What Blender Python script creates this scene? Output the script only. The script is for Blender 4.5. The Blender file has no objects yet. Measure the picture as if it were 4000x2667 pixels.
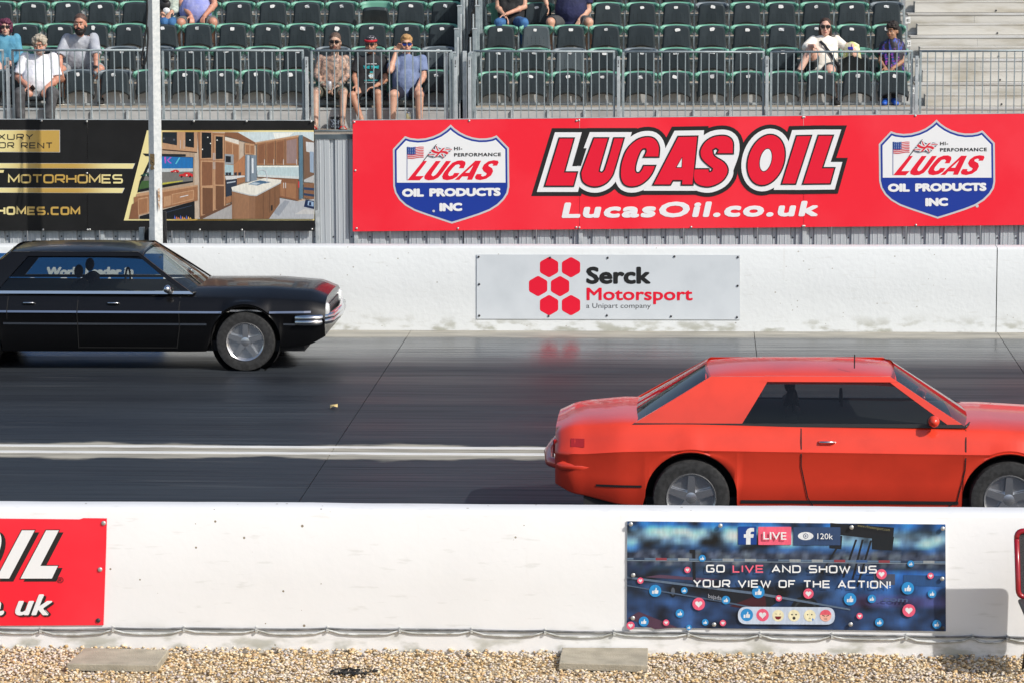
import bpy, math, random
import numpy as np
from mathutils import Vector, Matrix, noise
from mathutils.geometry import tessellate_polygon
from mathutils.bvhtree import BVHTree

random.seed(7)
rng = np.random.default_rng(7)
C = bpy.context.scene.collection
sc = bpy.context.scene
R = math.radians

# ---------------------------------------------------------------- camera
FP = 12600.0                       # focal length in pixels of the 4000 px wide photograph
CAM = Vector((0, 0, 5.606))
PITCH, YAW, ROLL = R(8.04), R(3.4), R(0.27)
fwd = Vector((-math.sin(YAW)*math.cos(PITCH), math.cos(YAW)*math.cos(PITCH), -math.sin(PITCH)))
right = Vector((math.cos(YAW), math.sin(YAW), 0))
up = right.cross(fwd)
rr = right*math.cos(ROLL) - up*math.sin(ROLL)
uu = up*math.cos(ROLL) + right*math.sin(ROLL)
cd = bpy.data.cameras.new('camera'); cam = bpy.data.objects.new('camera', cd); C.objects.link(cam)
cam.matrix_world = Matrix(((rr.x, uu.x, -fwd.x, CAM.x), (rr.y, uu.y, -fwd.y, CAM.y), (rr.z, uu.z, -fwd.z, CAM.z), (0, 0, 0, 1)))
cd.sensor_width = 36; cd.lens = FP/4000*36; cd.clip_start = .5; cd.clip_end = 2000
sc.camera = cam
sc.render.resolution_x, sc.render.resolution_y = 1024, 682

# ---------------------------------------------------------------- light
SUN_AZ, SUN_EL = R(52), R(39)      # azimuth: to the right of straight behind the camera
w = bpy.data.worlds.new('World'); sc.world = w; w.use_nodes = True
nt = w.node_tree; nt.nodes.clear()
sky = nt.nodes.new('ShaderNodeTexSky'); sky.sky_type = 'NISHITA'; sky.sun_disc = False
sky.sun_elevation = SUN_EL
sun_dir = Vector((math.sin(SUN_AZ)*math.cos(SUN_EL), -math.cos(SUN_AZ)*math.cos(SUN_EL), math.sin(SUN_EL)))
sky.sun_rotation = math.atan2(sun_dir.x, sun_dir.y)
sky.air_density = 1.0; sky.dust_density = 2.0
bg = nt.nodes.new('ShaderNodeBackground'); bg.inputs[1].default_value = .135
wo = nt.nodes.new('ShaderNodeOutputWorld')
nt.links.new(sky.outputs[0], bg.inputs[0]); nt.links.new(bg.outputs[0], wo.inputs[0])
sl = bpy.data.lights.new('sun', 'SUN'); sl.energy = 4.2; sl.angle = R(.5); sl.color = (1, .96, .9)
so = bpy.data.objects.new('sun', sl); C.objects.link(so)
so.rotation_euler = sun_dir.to_track_quat('Z', 'Y').to_euler()
sc.view_settings.view_transform = 'Standard'; sc.view_settings.look = 'None'
sc.view_settings.gamma = 1; sc.view_settings.use_curve_mapping = False
sc.view_settings.exposure = -.07
sc.cycles.max_bounces = 6

# ---------------------------------------------------------------- helpers
def P(px, py, d, k=0.0, x0=0.0):
    """world point where the line of sight through a photograph pixel meets the upright plane y = d + k*x"""
    v = fwd + rr*((px-2000)/FP) + uu*((1333.5-py)/FP)
    t = d/(v.y - k*v.x)
    return CAM + v*t
def PZ(px, py, z=0.0):
    v = fwd + rr*((px-2000)/FP) + uu*((1333.5-py)/FP)
    return CAM + v*((z-CAM.z)/v.z)

class MB:
    def __init__(s): s.v = []; s.f = []; s.fm = []
    def add(s, vs, fs, m=0):
        n = len(s.v); s.v += [tuple(a) for a in vs]
        for f in fs: s.f.append(tuple(i+n for i in f)); s.fm.append(m)
    def box(s, x0, y0, z0, x1, y1, z1, m=0, b=0.0):
        if b > 0:
            vs = []
            for zz, k in ((z0, b), (z0+b, 0), (z1-b, 0), (z1, b)):
                for (cx, cy, ax, ay) in ((x0, y0, 1, 1), (x1, y0, -1, 1), (x1, y1, -1, -1), (x0, y1, 1, -1)):
                    k2 = k if k else 0
                    if ax*ay > 0: vs += [(cx+ax*k2, cy+ay*(b+k2), zz), (cx+ax*(b+k2), cy+ay*k2, zz)]
                    else: vs += [(cx+ax*(b+k2), cy+ay*k2, zz), (cx+ax*k2, cy+ay*(b+k2), zz)]
            fs = [tuple(reversed(range(8))), tuple(range(24, 32))]
            for l in range(3):
                for i in range(8): fs.append((l*8+i, l*8+(i+1) % 8, l*8+8+(i+1) % 8, l*8+8+i))
            s.add(vs, fs, m); return
        s.add([(x0,y0,z0),(x1,y0,z0),(x1,y1,z0),(x0,y1,z0),(x0,y0,z1),(x1,y0,z1),(x1,y1,z1),(x0,y1,z1)],
              [(0,3,2,1),(4,5,6,7),(0,1,5,4),(1,2,6,5),(2,3,7,6),(3,0,4,7)], m)
    def tube(s, pts, r, n=8, m=0, cap=True):
        pts = [Vector(p) for p in pts]; rs = r if isinstance(r, (list, tuple)) else [r]*len(pts)
        ring = []; prev = None
        for i, p in enumerate(pts):
            d = (pts[min(i+1, len(pts)-1)] - pts[max(i-1, 0)]).normalized()
            a = prev - d*prev.dot(d) if prev else (Vector((0,0,1)) if abs(d.z) < .9 else Vector((1,0,0))).cross(d)
            a.normalize(); b = d.cross(a); prev = a
            ring += [p + (a*math.cos(t*2*math.pi/n) + b*math.sin(t*2*math.pi/n))*rs[i] for t in range(n)]
        fs = [(i*n+j, i*n+(j+1) % n, (i+1)*n+(j+1) % n, (i+1)*n+j) for i in range(len(pts)-1) for j in range(n)]
        if cap: fs += [tuple(reversed(range(n))), tuple(range((len(pts)-1)*n, len(pts)*n))]
        s.add(ring, fs, m)
    def ell(s, c, r, nu=14, nv=9, m=0, rot=None):
        vs = [];
        for j in range(nv+1):
            ph = math.pi*j/nv
            for i in range(nu):
                th = 2*math.pi*i/nu
                q = Vector((r[0]*math.sin(ph)*math.cos(th), r[1]*math.sin(ph)*math.sin(th), r[2]*math.cos(ph)))
                if rot: q = rot @ q
                vs.append(Vector(c)+q)
        fs = [(j*nu+i, (j+1)*nu+i, (j+1)*nu+(i+1) % nu, j*nu+(i+1) % nu) for j in range(nv) for i in range(nu)]
        s.add(vs, fs, m)
    def lathe(s, prof, n=24, axis='y', c=(0,0,0), m=0, caps=(True, True)):
        vs = []
        for (r, h) in prof:
            for i in range(n):
                t = 2*math.pi*i/n; a, b = r*math.cos(t), r*math.sin(t)
                q = {'y': (a, h, b), 'z': (a, b, h), 'x': (h, a, b)}[axis]
                vs.append((q[0]+c[0], q[1]+c[1], q[2]+c[2]))
        fs = [(j*n+i, j*n+(i+1) % n, (j+1)*n+(i+1) % n, (j+1)*n+i) for j in range(len(prof)-1) for i in range(n)]
        if caps[0]: fs.append(tuple(range(n)))
        if caps[1]: fs.append(tuple(reversed(range((len(prof)-1)*n, len(prof)*n))))
        s.add(vs, fs, m)
    def poly(s, pts, m=0, holes=()):
        loops = [[Vector(p) for p in pts]] + [[Vector(p) for p in h] for h in holes]
        tris = tessellate_polygon(loops); flat = [p for l in loops for p in l]
        s.add(flat, [tuple(t) for t in tris], m)
    def mesh(s, name, mats, smooth=False):
        me = bpy.data.meshes.new(name); me.from_pydata(s.v, [], s.f)
        for m in (mats if isinstance(mats, (list, tuple)) else [mats]): me.materials.append(m)
        if any(s.fm): me.polygons.foreach_set('material_index', s.fm)
        if smooth:
            me.polygons.foreach_set('use_smooth', [True]*len(s.f))
            if smooth != 'all':
                try: me.set_sharp_from_angle(angle=R(smooth if isinstance(smooth, (int, float)) and smooth is not True else 40))
                except Exception: pass
        me.update(); return me
    def obj(s, name, mats, parent=None, smooth=False, local=False, label=None):
        o = bpy.data.objects.new(name, s.mesh(name, mats, smooth)); C.objects.link(o)
        if parent is not None:
            o.parent = parent
            if not local: o.location = -parent_origin(parent)
        if label: o['label'] = label
        return o
def parent_origin(p):
    v = p.location.copy()
    while p.parent: p = p.parent; v += p.location
    return v
def tag(o, label=None, cat=None, group=None, kind=None):
    for k, v in (('label', label), ('category', cat), ('group', group), ('kind', kind)):
        if v: o[k] = v
    return o
def thing(name, label, cat, loc=(0,0,0), group=None):
    o = bpy.data.objects.new(name, None); C.objects.link(o); o.location = loc; o.empty_display_size = .1
    return tag(o, label, cat, group)
def dup(o, parent=None):
    c = o.copy(); C.objects.link(c); c.parent = parent
    for ch in list(o.children): dup(ch, c)
    return c
def inst(src, parent, loc, name=None):
    o = bpy.data.objects.new(name or src.name.split('.')[0], src.data); C.objects.link(o); o.parent = parent; o.location = loc
    return o

# ---------------------------------------------------------------- materials
def mat(name, col, rough=.6, metal=0.0, col2=None, scale=5, stretch=(1,1,1), lo=.4, hi=.6, bump=0, bscale=None, coat=0, detail=5, rvar=0, spec=None, soft=True):
    m = bpy.data.materials.new(name); m.use_nodes = True; t = m.node_tree; b = t.nodes['Principled BSDF']
    b.inputs['Base Color'].default_value = (*col, 1); b.inputs['Roughness'].default_value = rough; b.inputs['Metallic'].default_value = metal
    if coat: b.inputs['Coat Weight'].default_value = coat; b.inputs['Coat Roughness'].default_value = .04
    if spec is not None: b.inputs['Specular IOR Level'].default_value = spec
    if col2 or bump or rvar:
        tc = t.nodes.new('ShaderNodeTexCoord'); mp = t.nodes.new('ShaderNodeMapping'); mp.inputs['Scale'].default_value = stretch
        t.links.new(tc.outputs['Object'], mp.inputs[0])
        n = t.nodes.new('ShaderNodeTexNoise'); n.inputs['Scale'].default_value = scale; n.inputs['Detail'].default_value = detail
        t.links.new(mp.outputs[0], n.inputs[0])
        if col2:
            mr = t.nodes.new('ShaderNodeMapRange'); mr.inputs[1].default_value = lo; mr.inputs[2].default_value = hi
            mx = t.nodes.new('ShaderNodeMix'); mx.data_type = 'RGBA'
            mx.inputs[6].default_value = (*col, 1); mx.inputs[7].default_value = (*col2, 1)
            t.links.new(n.outputs[0], mr.inputs[0]); t.links.new(mr.outputs[0], mx.inputs[0]); t.links.new(mx.outputs[2], b.inputs['Base Color'])
        if rvar:
            mr2 = t.nodes.new('ShaderNodeMapRange'); mr2.inputs[1].default_value = .3; mr2.inputs[2].default_value = .7
            mr2.inputs[3].default_value = max(rough-rvar, .02); mr2.inputs[4].default_value = rough+rvar
            t.links.new(n.outputs[0], mr2.inputs[0]); t.links.new(mr2.outputs[0], b.inputs['Roughness'])
        if bump:
            n2 = t.nodes.new('ShaderNodeTexNoise'); n2.inputs['Scale'].default_value = bscale or scale*3; n2.inputs['Detail'].default_value = 6
            t.links.new(mp.outputs[0], n2.inputs[0])
            bp = t.nodes.new('ShaderNodeBump'); bp.inputs['Strength'].default_value = 1; bp.inputs['Distance'].default_value = bump
            t.links.new(n2.outputs[0], bp.inputs['Height']); t.links.new(bp.outputs[0], b.inputs['Normal'])
    return m
def nn(t, typ, **kw):
    n = t.nodes.new(typ)
    for k, v in kw.items():
        if k.startswith('i'): n.inputs[int(k[1:])].default_value = v
        else: setattr(n, k, v)
    return n
def mathn(t, op, a, b=None):
    n = t.nodes.new('ShaderNodeMath'); n.operation = op
    for i, q in enumerate((a, b)):
        if q is None: continue
        if isinstance(q, (int, float)): n.inputs[i].default_value = q
        else: t.links.new(q, n.inputs[i])
    return n.outputs[0]
def mixc(t, fac, a, b):
    n = t.nodes.new('ShaderNodeMix'); n.data_type = 'RGBA'
    for i, q in ((0, fac), (6, a), (7, b)):
        if isinstance(q, (int, float)): n.inputs[i].default_value = q
        elif isinstance(q, tuple): n.inputs[i].default_value = (*q, 1)
        else: t.links.new(q, n.inputs[i])
    return n.outputs[2]
def noisen(t, vec, scale, detail=4, stretch=None):
    if stretch:
        mp = t.nodes.new('ShaderNodeMapping'); mp.inputs['Scale'].default_value = stretch; t.links.new(vec, mp.inputs[0]); vec = mp.outputs[0]
    n = t.nodes.new('ShaderNodeTexNoise'); n.inputs['Scale'].default_value = scale; n.inputs['Detail'].default_value = detail
    t.links.new(vec, n.inputs[0]); return n.outputs[0]
def ramp(t, v, a, b, c=0.0, d=1.0):
    n = t.nodes.new('ShaderNodeMapRange'); n.interpolation_type = 'SMOOTHSTEP'
    n.inputs[1].default_value = a; n.inputs[2].default_value = b; n.inputs[3].default_value = c; n.inputs[4].default_value = d
    t.links.new(v, n.inputs[0]); return n.outputs[0]
def basemat(name):
    m = bpy.data.materials.new(name); m.use_nodes = True; t = m.node_tree
    return m, t, t.nodes['Principled BSDF'], t.nodes.new('ShaderNodeTexCoord').outputs['Object']

def wall_paint(name, col, chips=.0, grime=.5, bumpd=.003, hi=1.07):
    m, t, b, oc = basemat(name)
    sp = t.nodes.new('ShaderNodeSeparateXYZ'); t.links.new(oc, sp.inputs[0]); z = sp.outputs[2]
    base = mixc(t, ramp(t, noisen(t, oc, 1.3, 6), .35, .75), col, tuple(c*.965 for c in col))
    # specks and chips, most of them in a band under the coping
    v = t.nodes.new('ShaderNodeTexVoronoi'); v.inputs['Scale'].default_value = 14; t.links.new(oc, v.inputs[0])
    sc_ = t.nodes.new('ShaderNodeSeparateColor'); t.links.new(v.outputs['Color'], sc_.inputs[0])
    sz = mathn(t, 'MULTIPLY', ramp(t, sc_.outputs[0], .62, 1.0), .15)
    spot = mathn(t, 'LESS_THAN', v.outputs['Distance'], sz)
    band = ramp(t, noisen(t, oc, 1.1, 3), .42, .62)
    bandz = mathn(t, 'MULTIPLY', ramp(t, z, hi-.33, hi-.22), ramp(t, z, hi-.10, hi-.04, 1, 0))
    bandz = mathn(t, 'MAXIMUM', bandz, chips*.15)
    spot = mathn(t, 'MULTIPLY', spot, mathn(t, 'GREATER_THAN', mathn(t, 'MULTIPLY', bandz, band), .03))
    base = mixc(t, mathn(t, 'MULTIPLY', spot, min(1, chips)), base, (.22, .18, .12))
    # rising damp, moss and splashed dirt at the foot
    g = mathn(t, 'MULTIPLY', ramp(t, z, .0, .26, 1, 0), ramp(t, noisen(t, oc, 4, 8, (1, 1, 2.2)), .46, .66))
    base = mixc(t, mathn(t, 'MULTIPLY', g, grime), base, (.33, .33, .26))
    s = mathn(t, 'MULTIPLY', ramp(t, noisen(t, oc, 9, 6, (.5, .5, 3)), .62, .74), grime*.35)
    base = mixc(t, s, base, (.5, .5, .46))
    sf = mathn(t, 'MULTIPLY', ramp(t, noisen(t, oc, 3, 7, (.35, 1, 6)), .66, .74), ramp(t, noisen(t, oc, .9, 3), .5, .62))
    base = mixc(t, mathn(t, 'MULTIPLY', sf, .30*grime), base, (.25, .25, .25))
    dr = mathn(t, 'MULTIPLY', ramp(t, noisen(t, oc, 16, 4, (1, 1, .06)), .66, .76), ramp(t, z, .3, hi, 0, 1))
    base = mixc(t, mathn(t, 'MULTIPLY', dr, .16*grime), base, (.42, .38, .30))
    t.links.new(base, b.inputs['Base Color']); b.inputs['Roughness'].default_value = .55
    bh = mathn(t, 'ADD', noisen(t, oc, 18, 8), mathn(t, 'MULTIPLY', noisen(t, oc, 3, 4), 1.5))
    bp = t.nodes.new('ShaderNodeBump'); bp.inputs['Distance'].default_value = bumpd; t.links.new(bh, bp.inputs['Height']); t.links.new(bp.outputs[0], b.inputs['Normal'])
    return m
M = {}
M['near_wall'] = wall_paint('near_wall_paint', (.80, .80, .795), 1.0, .8, .0012)
M['far_wall'] = wall_paint('far_wall_paint', (.72, .745, .745), .6, .8, .0028)
M['galv'] = mat('galvanised_steel', (.25, .30, .315), .55, .25, (.33, .38, .395), 14, lo=.35, hi=.65, rvar=.1)
M['galv_light'] = mat('galvanised_steel_bright', (.56, .60, .61), .5, .35, (.42, .46, .47), 9)
M['post'] = mat('weathered_grey_paint', (.60, .62, .61), .55, .1, (.50, .53, .53), 22, bump=.002, bscale=60)
M['alu'] = mat('aluminium_tread', (.57, .555, .51), .5, .1, (.40, .37, .30), 2.6, (.7, 1, 3.5), .46, .74, bump=.003, detail=8)
M['alu_edge'] = mat('bright_nosing', (.64, .64, .62), .4, .3, (.50, .48, .44), 6, (.3, 1, 1))
M['plank'] = mat('plywood_tread', (.30, .25, .19), .8, 0, (.40, .35, .28), 5, (.5, 4, 1), bump=.003)
M['riser'] = mat('grey_riser_board', (.46, .46, .45), .7, 0, (.30, .30, .29), 2.6, (.5, 1, 2), .45, .75, bump=.002)
M['black'] = mat('black_gap_shade_and_plate', (.012, .013, .014), .8)  # also on the black sheet that stands for shade between the stands
M['blackp'] = mat('black_plastic', (.018, .019, .02), .45)
M['rubber'] = mat('rubber', (.012, .012, .012), .75)
M['chrome'] = mat('chrome', (.75, .75, .76), .12, 1)
M['bolt'] = mat('bolt_zinc', (.48, .48, .46), .45, .6)
M['dbolt'] = mat('dark_screw', (.05, .05, .055), .5, .4)
M['beam'] = mat('blue_grey_beam', (.07, .095, .11), .5, .1, (.10, .13, .145), 5)
M['white'] = mat('printed_white', (.80, .81, .81), .45)
M['print_black'] = mat('printed_black', (.014, .014, .014), .42)
M['red'] = mat('printed_red', (.86, .013, .032), .42, 0, (.88, .03, .05), .9)
M['letter_red'] = mat('letter_red', (.76, .005, .03), .42)
M['blue'] = mat('printed_blue', (.005, .035, .30), .42)
M['silver'] = mat('printed_silver', (.55, .56, .57), .4)
M['navy'] = mat('flag_navy', (.012, .016, .075), .5)
M['blackboard'] = mat('black_sign_vinyl', (.010, .010, .010), .6, 0, (.013, .013, .013), 3, spec=.25)
M['sticker'] = mat('torn_paper_sticker', (.80, .81, .80), .7, 0, (.50, .52, .53), 60, lo=.55, hi=.66)

def gold():
    m, t, b, oc = basemat('printed_gold')
    sp = t.nodes.new('ShaderNodeSeparateXYZ'); t.links.new(oc, sp.inputs[0])
    s = mathn(t, 'SINE', mathn(t, 'MULTIPLY', sp.outputs[0], 3.1))
    t.links.new(mixc(t, ramp(t, s, -.9, .9), (.52, .33, .075), (.80, .70, .33)), b.inputs['Base Color']); b.inputs['Roughness'].default_value = .4
    return m
M['gold'] = gold()

def vcol(name, rough=.45, coat=0, bump=0, bscale=200):
    m, t, b, oc = basemat(name)
    a = t.nodes.new('ShaderNodeVertexColor'); a.layer_name = 'Col'; b.inputs['Roughness'].default_value = rough
    t.links.new(mixc(t, ramp(t, noisen(t, oc, 60 if not bump else 90, 5, (1, 1, .25) if not bump else None), .3, .7, 0, .16), a.outputs[0], (0.02, .02, .02)), b.inputs['Base Color'])
    if bump:
        bp = t.nodes.new('ShaderNodeBump'); bp.inputs['Distance'].default_value = bump; t.links.new(noisen(t, oc, bscale, 3), bp.inputs['Height']); t.links.new(bp.outputs[0], b.inputs['Normal'])
    return m
M['print'] = vcol('printed_picture')

def setcol(me, cols_per_face):
    ca = me.color_attributes.new('Col', 'FLOAT_COLOR', 'CORNER')
    arr = np.ones((len(me.loops), 4), dtype=np.float32)
    i = 0
    for p, c in zip(me.polygons, cols_per_face):
        arr[p.loop_start:p.loop_start+p.loop_total, :3] = c
    ca.data.foreach_set('color', arr.ravel())

# flat print on a sign: polygons given in photograph pixels, laid on the plane of the sign, each a fraction of a mm prouder
class Print:
    def __init__(s, d, k=0.0, step=.0006): s.d = d; s.k = k; s.mb = MB(); s.c = []; s.n = 0; s.step = step
    def p(s, pts, col, holes=()):
        s.n += 1; dd = s.d - s.n*s.step
        n0 = len(s.mb.f)
        s.mb.poly([P(x, y, dd, s.k) for x, y in pts], 0, [[P(x, y, dd, s.k) for x, y in h] for h in holes])
        s.c += [col]*(len(s.mb.f)-n0)
    def circ(s, x, y, r, col, n=20, sx=1): s.p([(x+r*sx*math.cos(a*2*math.pi/n), y+r*math.sin(a*2*math.pi/n)) for a in range(n)], col)
    def rect(s, x0, y0, x1, y1, col): s.p([(x0, y0), (x1, y0), (x1, y1), (x0, y1)], col)
    def obj(s, name, parent, m='print'):
        o = s.mb.obj(name, M[m], parent); setcol(o.data, s.c); return o
def lin(r, g, b): return tuple(((v/255+.055)/1.055)**2.4 if v > 10 else v/255/12.92 for v in (r, g, b))

def sheet(name, pts, d, mats, parent, k=0.0, th=.0, holes=()):
    """polygon in photograph pixels, on plane d, optionally with real thickness away from the camera"""
    mb = MB(); f = [P(x, y, d, k) for x, y in pts]; mb.poly(f, 0, [[P(x, y, d, k) for x, y in h] for h in holes])
    if th:
        n = len(f); bk = [v+Vector((0, th, 0)) for v in f]; mb.add(f+bk, [(i, (i+1) % n, n+(i+1) % n, n+i) for i in range(n)])
    return mb.obj(name, mats, parent)

# letters ----------------------------------------------------------------
def text_verts(s, bold=0.0, space=1.0):
    cu = bpy.data.curves.new('t', 'FONT'); cu.body = s; cu.offset = bold; cu.space_character = space; cu.resolution_u = 3
    o = bpy.data.objects.new('t', cu); C.objects.link(o)
    dg = bpy.context.evaluated_depsgraph_get(); me = bpy.data.meshes.new_from_object(o.evaluated_get(dg))
    vs = [v.co.copy() for v in me.vertices]; fs = [tuple(p.vertices) for p in me.polygons]
    bpy.data.objects.remove(o); bpy.data.curves.remove(cu); bpy.data.meshes.remove(me)
    return vs, fs
def text(s, x0, y0, x1, y1, h, d, m, parent, k=0.0, bold=0.0, shear=0.0, space=1.0, capref=None, name='lettering'):
    """words whose baseline runs from pixel (x0,y0) to (x1,y1), capitals h pixels tall, on plane d"""
    vs, fs = text_verts(s, 0, space)
    a = min(v.x for v in vs); b = max(v.x for v in vs); cap = .70
    mb = MB(); wpx = (x1-x0) - shear*h; rb = max(0, bold)*h*1.15; n = 10 if rb > .4 else 1
    for j in range(n):                      # heavy weights: the same outline pressed several times around a small circle
        ox = rb*math.cos(j*2*math.pi/n) if n > 1 else 0; oz = rb*.8*math.sin(j*2*math.pi/n) if n > 1 else 0; out = []
        for v in vs:
            u = (v.x-a)/(b-a); q = v.y/cap*(h-1.6*rb)+rb*.8+oz
            out.append(P(x0+rb+u*(wpx-2*rb)+ox+shear*q, y0+(y1-y0)*u-q, d-j*.0002, k))
        mb.add(out, fs)
    o = mb.obj(name, M[m] if isinstance(m, str) else m, parent); return o

def rc(pts, r=.22, n=3, closed=False):
    out = []; L = len(pts)
    for i, p in enumerate(pts):
        if not closed and i in (0, L-1): out.append(p); continue
        a = Vector(pts[(i-1) % L]); b = Vector(p); c = Vector(pts[(i+1) % L])
        ra = min(r, (a-b).length*.5); rb = min(r, (c-b).length*.5)
        s = b+(a-b).normalized()*ra; e = b+(c-b).normalized()*rb
        for j in range(n+1):
            t = j/n; out.append(tuple(s*(1-t)**2+b*2*t*(1-t)+e*t*t))
    return out
sq = [(0,0),(1,0),(1,1),(0,1)]
G = {  # square wide letter skeletons in a unit box: (width, [(points, closed)])
 'O': (1, [(rc(sq, .25, 3, True), True)]), 'C': (1, [(rc([(1,1),(0,1),(0,0),(1,0)]), False)]),
 'U': (1, [(rc([(0,1),(0,0),(1,0),(1,1)]), False)]), 'M': (1.15, [([(0,0),(0,1),(.5,.2),(1,1),(1,0)], False)]),
 'T': (1, [([(0,1),(1,1)], False), ([(.5,.9),(.5,0)], False)]), 'R': (1, [(rc([(0,0),(0,1),(1,1),(1,.42),(.05,.42)]), False), ([(.55,.36),(1,0)], False)]),
 'H': (1, [([(0,0),(0,1)], False), ([(1,0),(1,1)], False), ([(.1,.5),(.9,.5)], False)]),
 'E': (.95, [([(1,1),(0,1),(0,0),(1,0)], False), ([(.1,.5),(.9,.5)], False)]),
 'S': (1, [(rc([(1,1),(0,1),(0,.5),(1,.5),(1,0),(0,0)], .2), False)]), 'X': (1, [([(0,1),(1,0)], False), ([(0,0),(.45,.45)], False), ([(.55,.55),(1,1)], False)]),
 'Y': (1, [([(0,1),(.5,.45),(1,1)], False), ([(.5,.4),(.5,0)], False)]), 'N': (1, [([(0,0),(0,1),(1,0),(1,1)], False)]),
 '.': (.16, [([(-.1,.04),(.9,.04)], False)]), 'F': (.9, [([(1,1),(0,1),(0,0)], False), ([(.1,.5),(.8,.5)], False)]),
 'G': (1, [(rc([(1,1),(0,1),(0,0),(1,0),(1,.5),(.55,.5)], .2), False)]), 'L': (.85, [([(0,1),(0,0),(1,0)], False)]),
 'I': (.01, [([(0,0),(0,1)], False)]), 'V': (1.1, [([(0,1),(.5,0),(1,1)], False)]), 'A': (1.05, [([(0,0),(.5,1),(1,0)], False), ([(.24,.3),(.76,.3)], False)]),
 'D': (1, [([(0,0),(0,1),(.72,1),(.93,.9),(1,.7),(1,.3),(.93,.1),(.72,0)], True)]), 'W': (1.4, [([(0,1),(.27,0),(.5,.85),(.73,0),(1,1)], False)]),
 '!': (.01, [([(0,1),(0,.3)], False), ([(0,.13),(0,0)], False)]), ' ': (.45, [])}
def ribbon(mb, pts, w, closed, f):
    """mitred stroke of width w; f maps 2d to world"""
    L = len(pts); a = []; b = []
    for i, p in enumerate(pts):
        p = Vector(p)
        d1 = (p-Vector(pts[i-1])) if (i > 0 or closed) else None
        d2 = (Vector(pts[(i+1) % L])-p) if (i < L-1 or closed) else None
        d1 = (d1 or d2).normalized(); d2 = (d2 or d1).normalized()
        n1 = Vector((-d1.y, d1.x)); n2 = Vector((-d2.y, d2.x)); n = n1+n2
        if n.length < .2: n = n1
        n.normalize(); k = min(1/max(n.dot(n1), .3), 1.9)
        a.append(f(*(p+n*w/2*k))); b.append(f(*(p-n*w/2*k)))
    n = L; idx = range(n if closed else n-1)
    mb.add(a+b, [(i, (i+1) % n, n+(i+1) % n, n+i) for i in idx])
def square_text(s, x0, y0, x1, y1, h, d, m, parent, k=0.0, wt=.16, gap=.42, aspect=1.25, cols=None):
    tot = sum(G[c][0] for c in s)+gap*(len(s)-1); sx = (x1-x0)/tot; mbs = {}
    cx = 0
    for ci, c in enumerate(s):
        wd, strokes = G[c]
        mm = (cols or {}).get(ci, m); mb = mbs.setdefault(mm, MB())
        for si, (pts, cl) in enumerate(strokes):
            q = [((cx+p[0]*wd)*sx, p[1]*h) for p in pts]
            if c == 'I' or c == '!': q = [(q_[0]+.01*i, q_[1]) for i, q_ in enumerate(q)]
            dd = d-.0003*si
            ribbon(mb, q, wt*h, cl, lambda X, Y: P(x0+X, y0+(y1-y0)*X/(x1-x0)-Y, dd, k))
        cx += wd+gap
    for mm, mb in mbs.items(): mb.obj('lettering', M[mm], parent)
def grow(pts, r):
    """offset a closed outline outwards by r (mitred)"""
    A = sum(pts[i-1][0]*pts[i][1]-pts[i][0]*pts[i-1][1] for i in range(len(pts)))
    if A < 0: pts = pts[::-1]
    out = []; L = len(pts)
    for i in range(L):
        p = Vector(pts[i]); d1 = (p-Vector(pts[i-1])).normalized(); d2 = (Vector(pts[(i+1) % L])-p).normalized()
        n1 = Vector((d1.y, -d1.x)); n2 = Vector((d2.y, -d2.x)); n = (n1+n2)
        if n.length < .1: n = n1
        n.normalize(); out.append(tuple(p+n*r*min(1/max(n.dot(n1), .35), 2.4)))
    return out
def bolts(pts, d, parent, m='bolt', r=.014, k=0.0, name='bolt'):
    src = None
    for (x, y) in pts:
        q = P(x, y, d, k)
        if src is None:
            mb = MB(); mb.lathe([(r, 0), (r, -.006), (r*.6, -.011), (.001, -.012)], 10, 'y'); src = mb.mesh(name, M[m], True)
        o = bpy.data.objects.new(name, src); C.objects.link(o); o.parent = parent; o.location = q-parent_origin(parent)
# ================================================================ SETTING
NY0, NY1 = 23.2, 23.5              # near barrier, front and back face
FY0, FY1 = 40.6, 40.95             # far barrier
WH = 1.07
def struct(name, mb, m, label=None):
    o = mb.obj(name, m); o['kind'] = 'structure'
    if label: o['label'] = label
    return o
# ground under everything
mb = MB(); mb.add([(-400, -60, -.06), (400, -60, -.06), (400, 700, -.06), (-400, 700, -.06)], [(0, 1, 2, 3)])
M['ground'] = mat('concrete_apron', (.30, .29, .27), .85, 0, (.24, .235, .22), 1.5, bump=.004)
struct('ground', mb, M['ground'], 'pale concrete ground around the track')

# drag strip: one sheet, rubbered lanes with bare concrete along the middle and by the far barrier
m, t, b, oc = basemat('rubbered_track')
sp = t.nodes.new('ShaderNodeSeparateXYZ'); t.links.new(oc, sp.inputs[0]); x, y = sp.outputs[0], sp.outputs[1]
wob = noisen(t, oc, .55, 5, (1, .01, 1)); wob2 = noisen(t, oc, 6, 6, (.35, 1, 1))
wv = mathn(t, 'ADD', mathn(t, 'MULTIPLY', mathn(t, 'SUBTRACT', wob, .5), .8), mathn(t, 'MULTIPLY', mathn(t, 'SUBTRACT', wob2, .5), .28))
dc = mathn(t, 'ABSOLUTE', mathn(t, 'SUBTRACT', y, 31.70))
cen = ramp(t, mathn(t, 'ADD', dc, wv), .36, .50, 1, 0)
far = ramp(t, mathn(t, 'ADD', y, mathn(t, 'MULTIPLY', wv, .5)), 39.85, 40.1)
st = noisen(t, oc, 9, 7, (.035, 2.2, 1)); st2 = noisen(t, oc, 24, 5, (.02, 1.5, 1))
bigs = noisen(t, oc, .35, 4, (.5, 1, 1))
rub = mixc(t, ramp(t, st, .3, .75), (.020, .025, .031), (.046, .054, .064))
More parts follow.
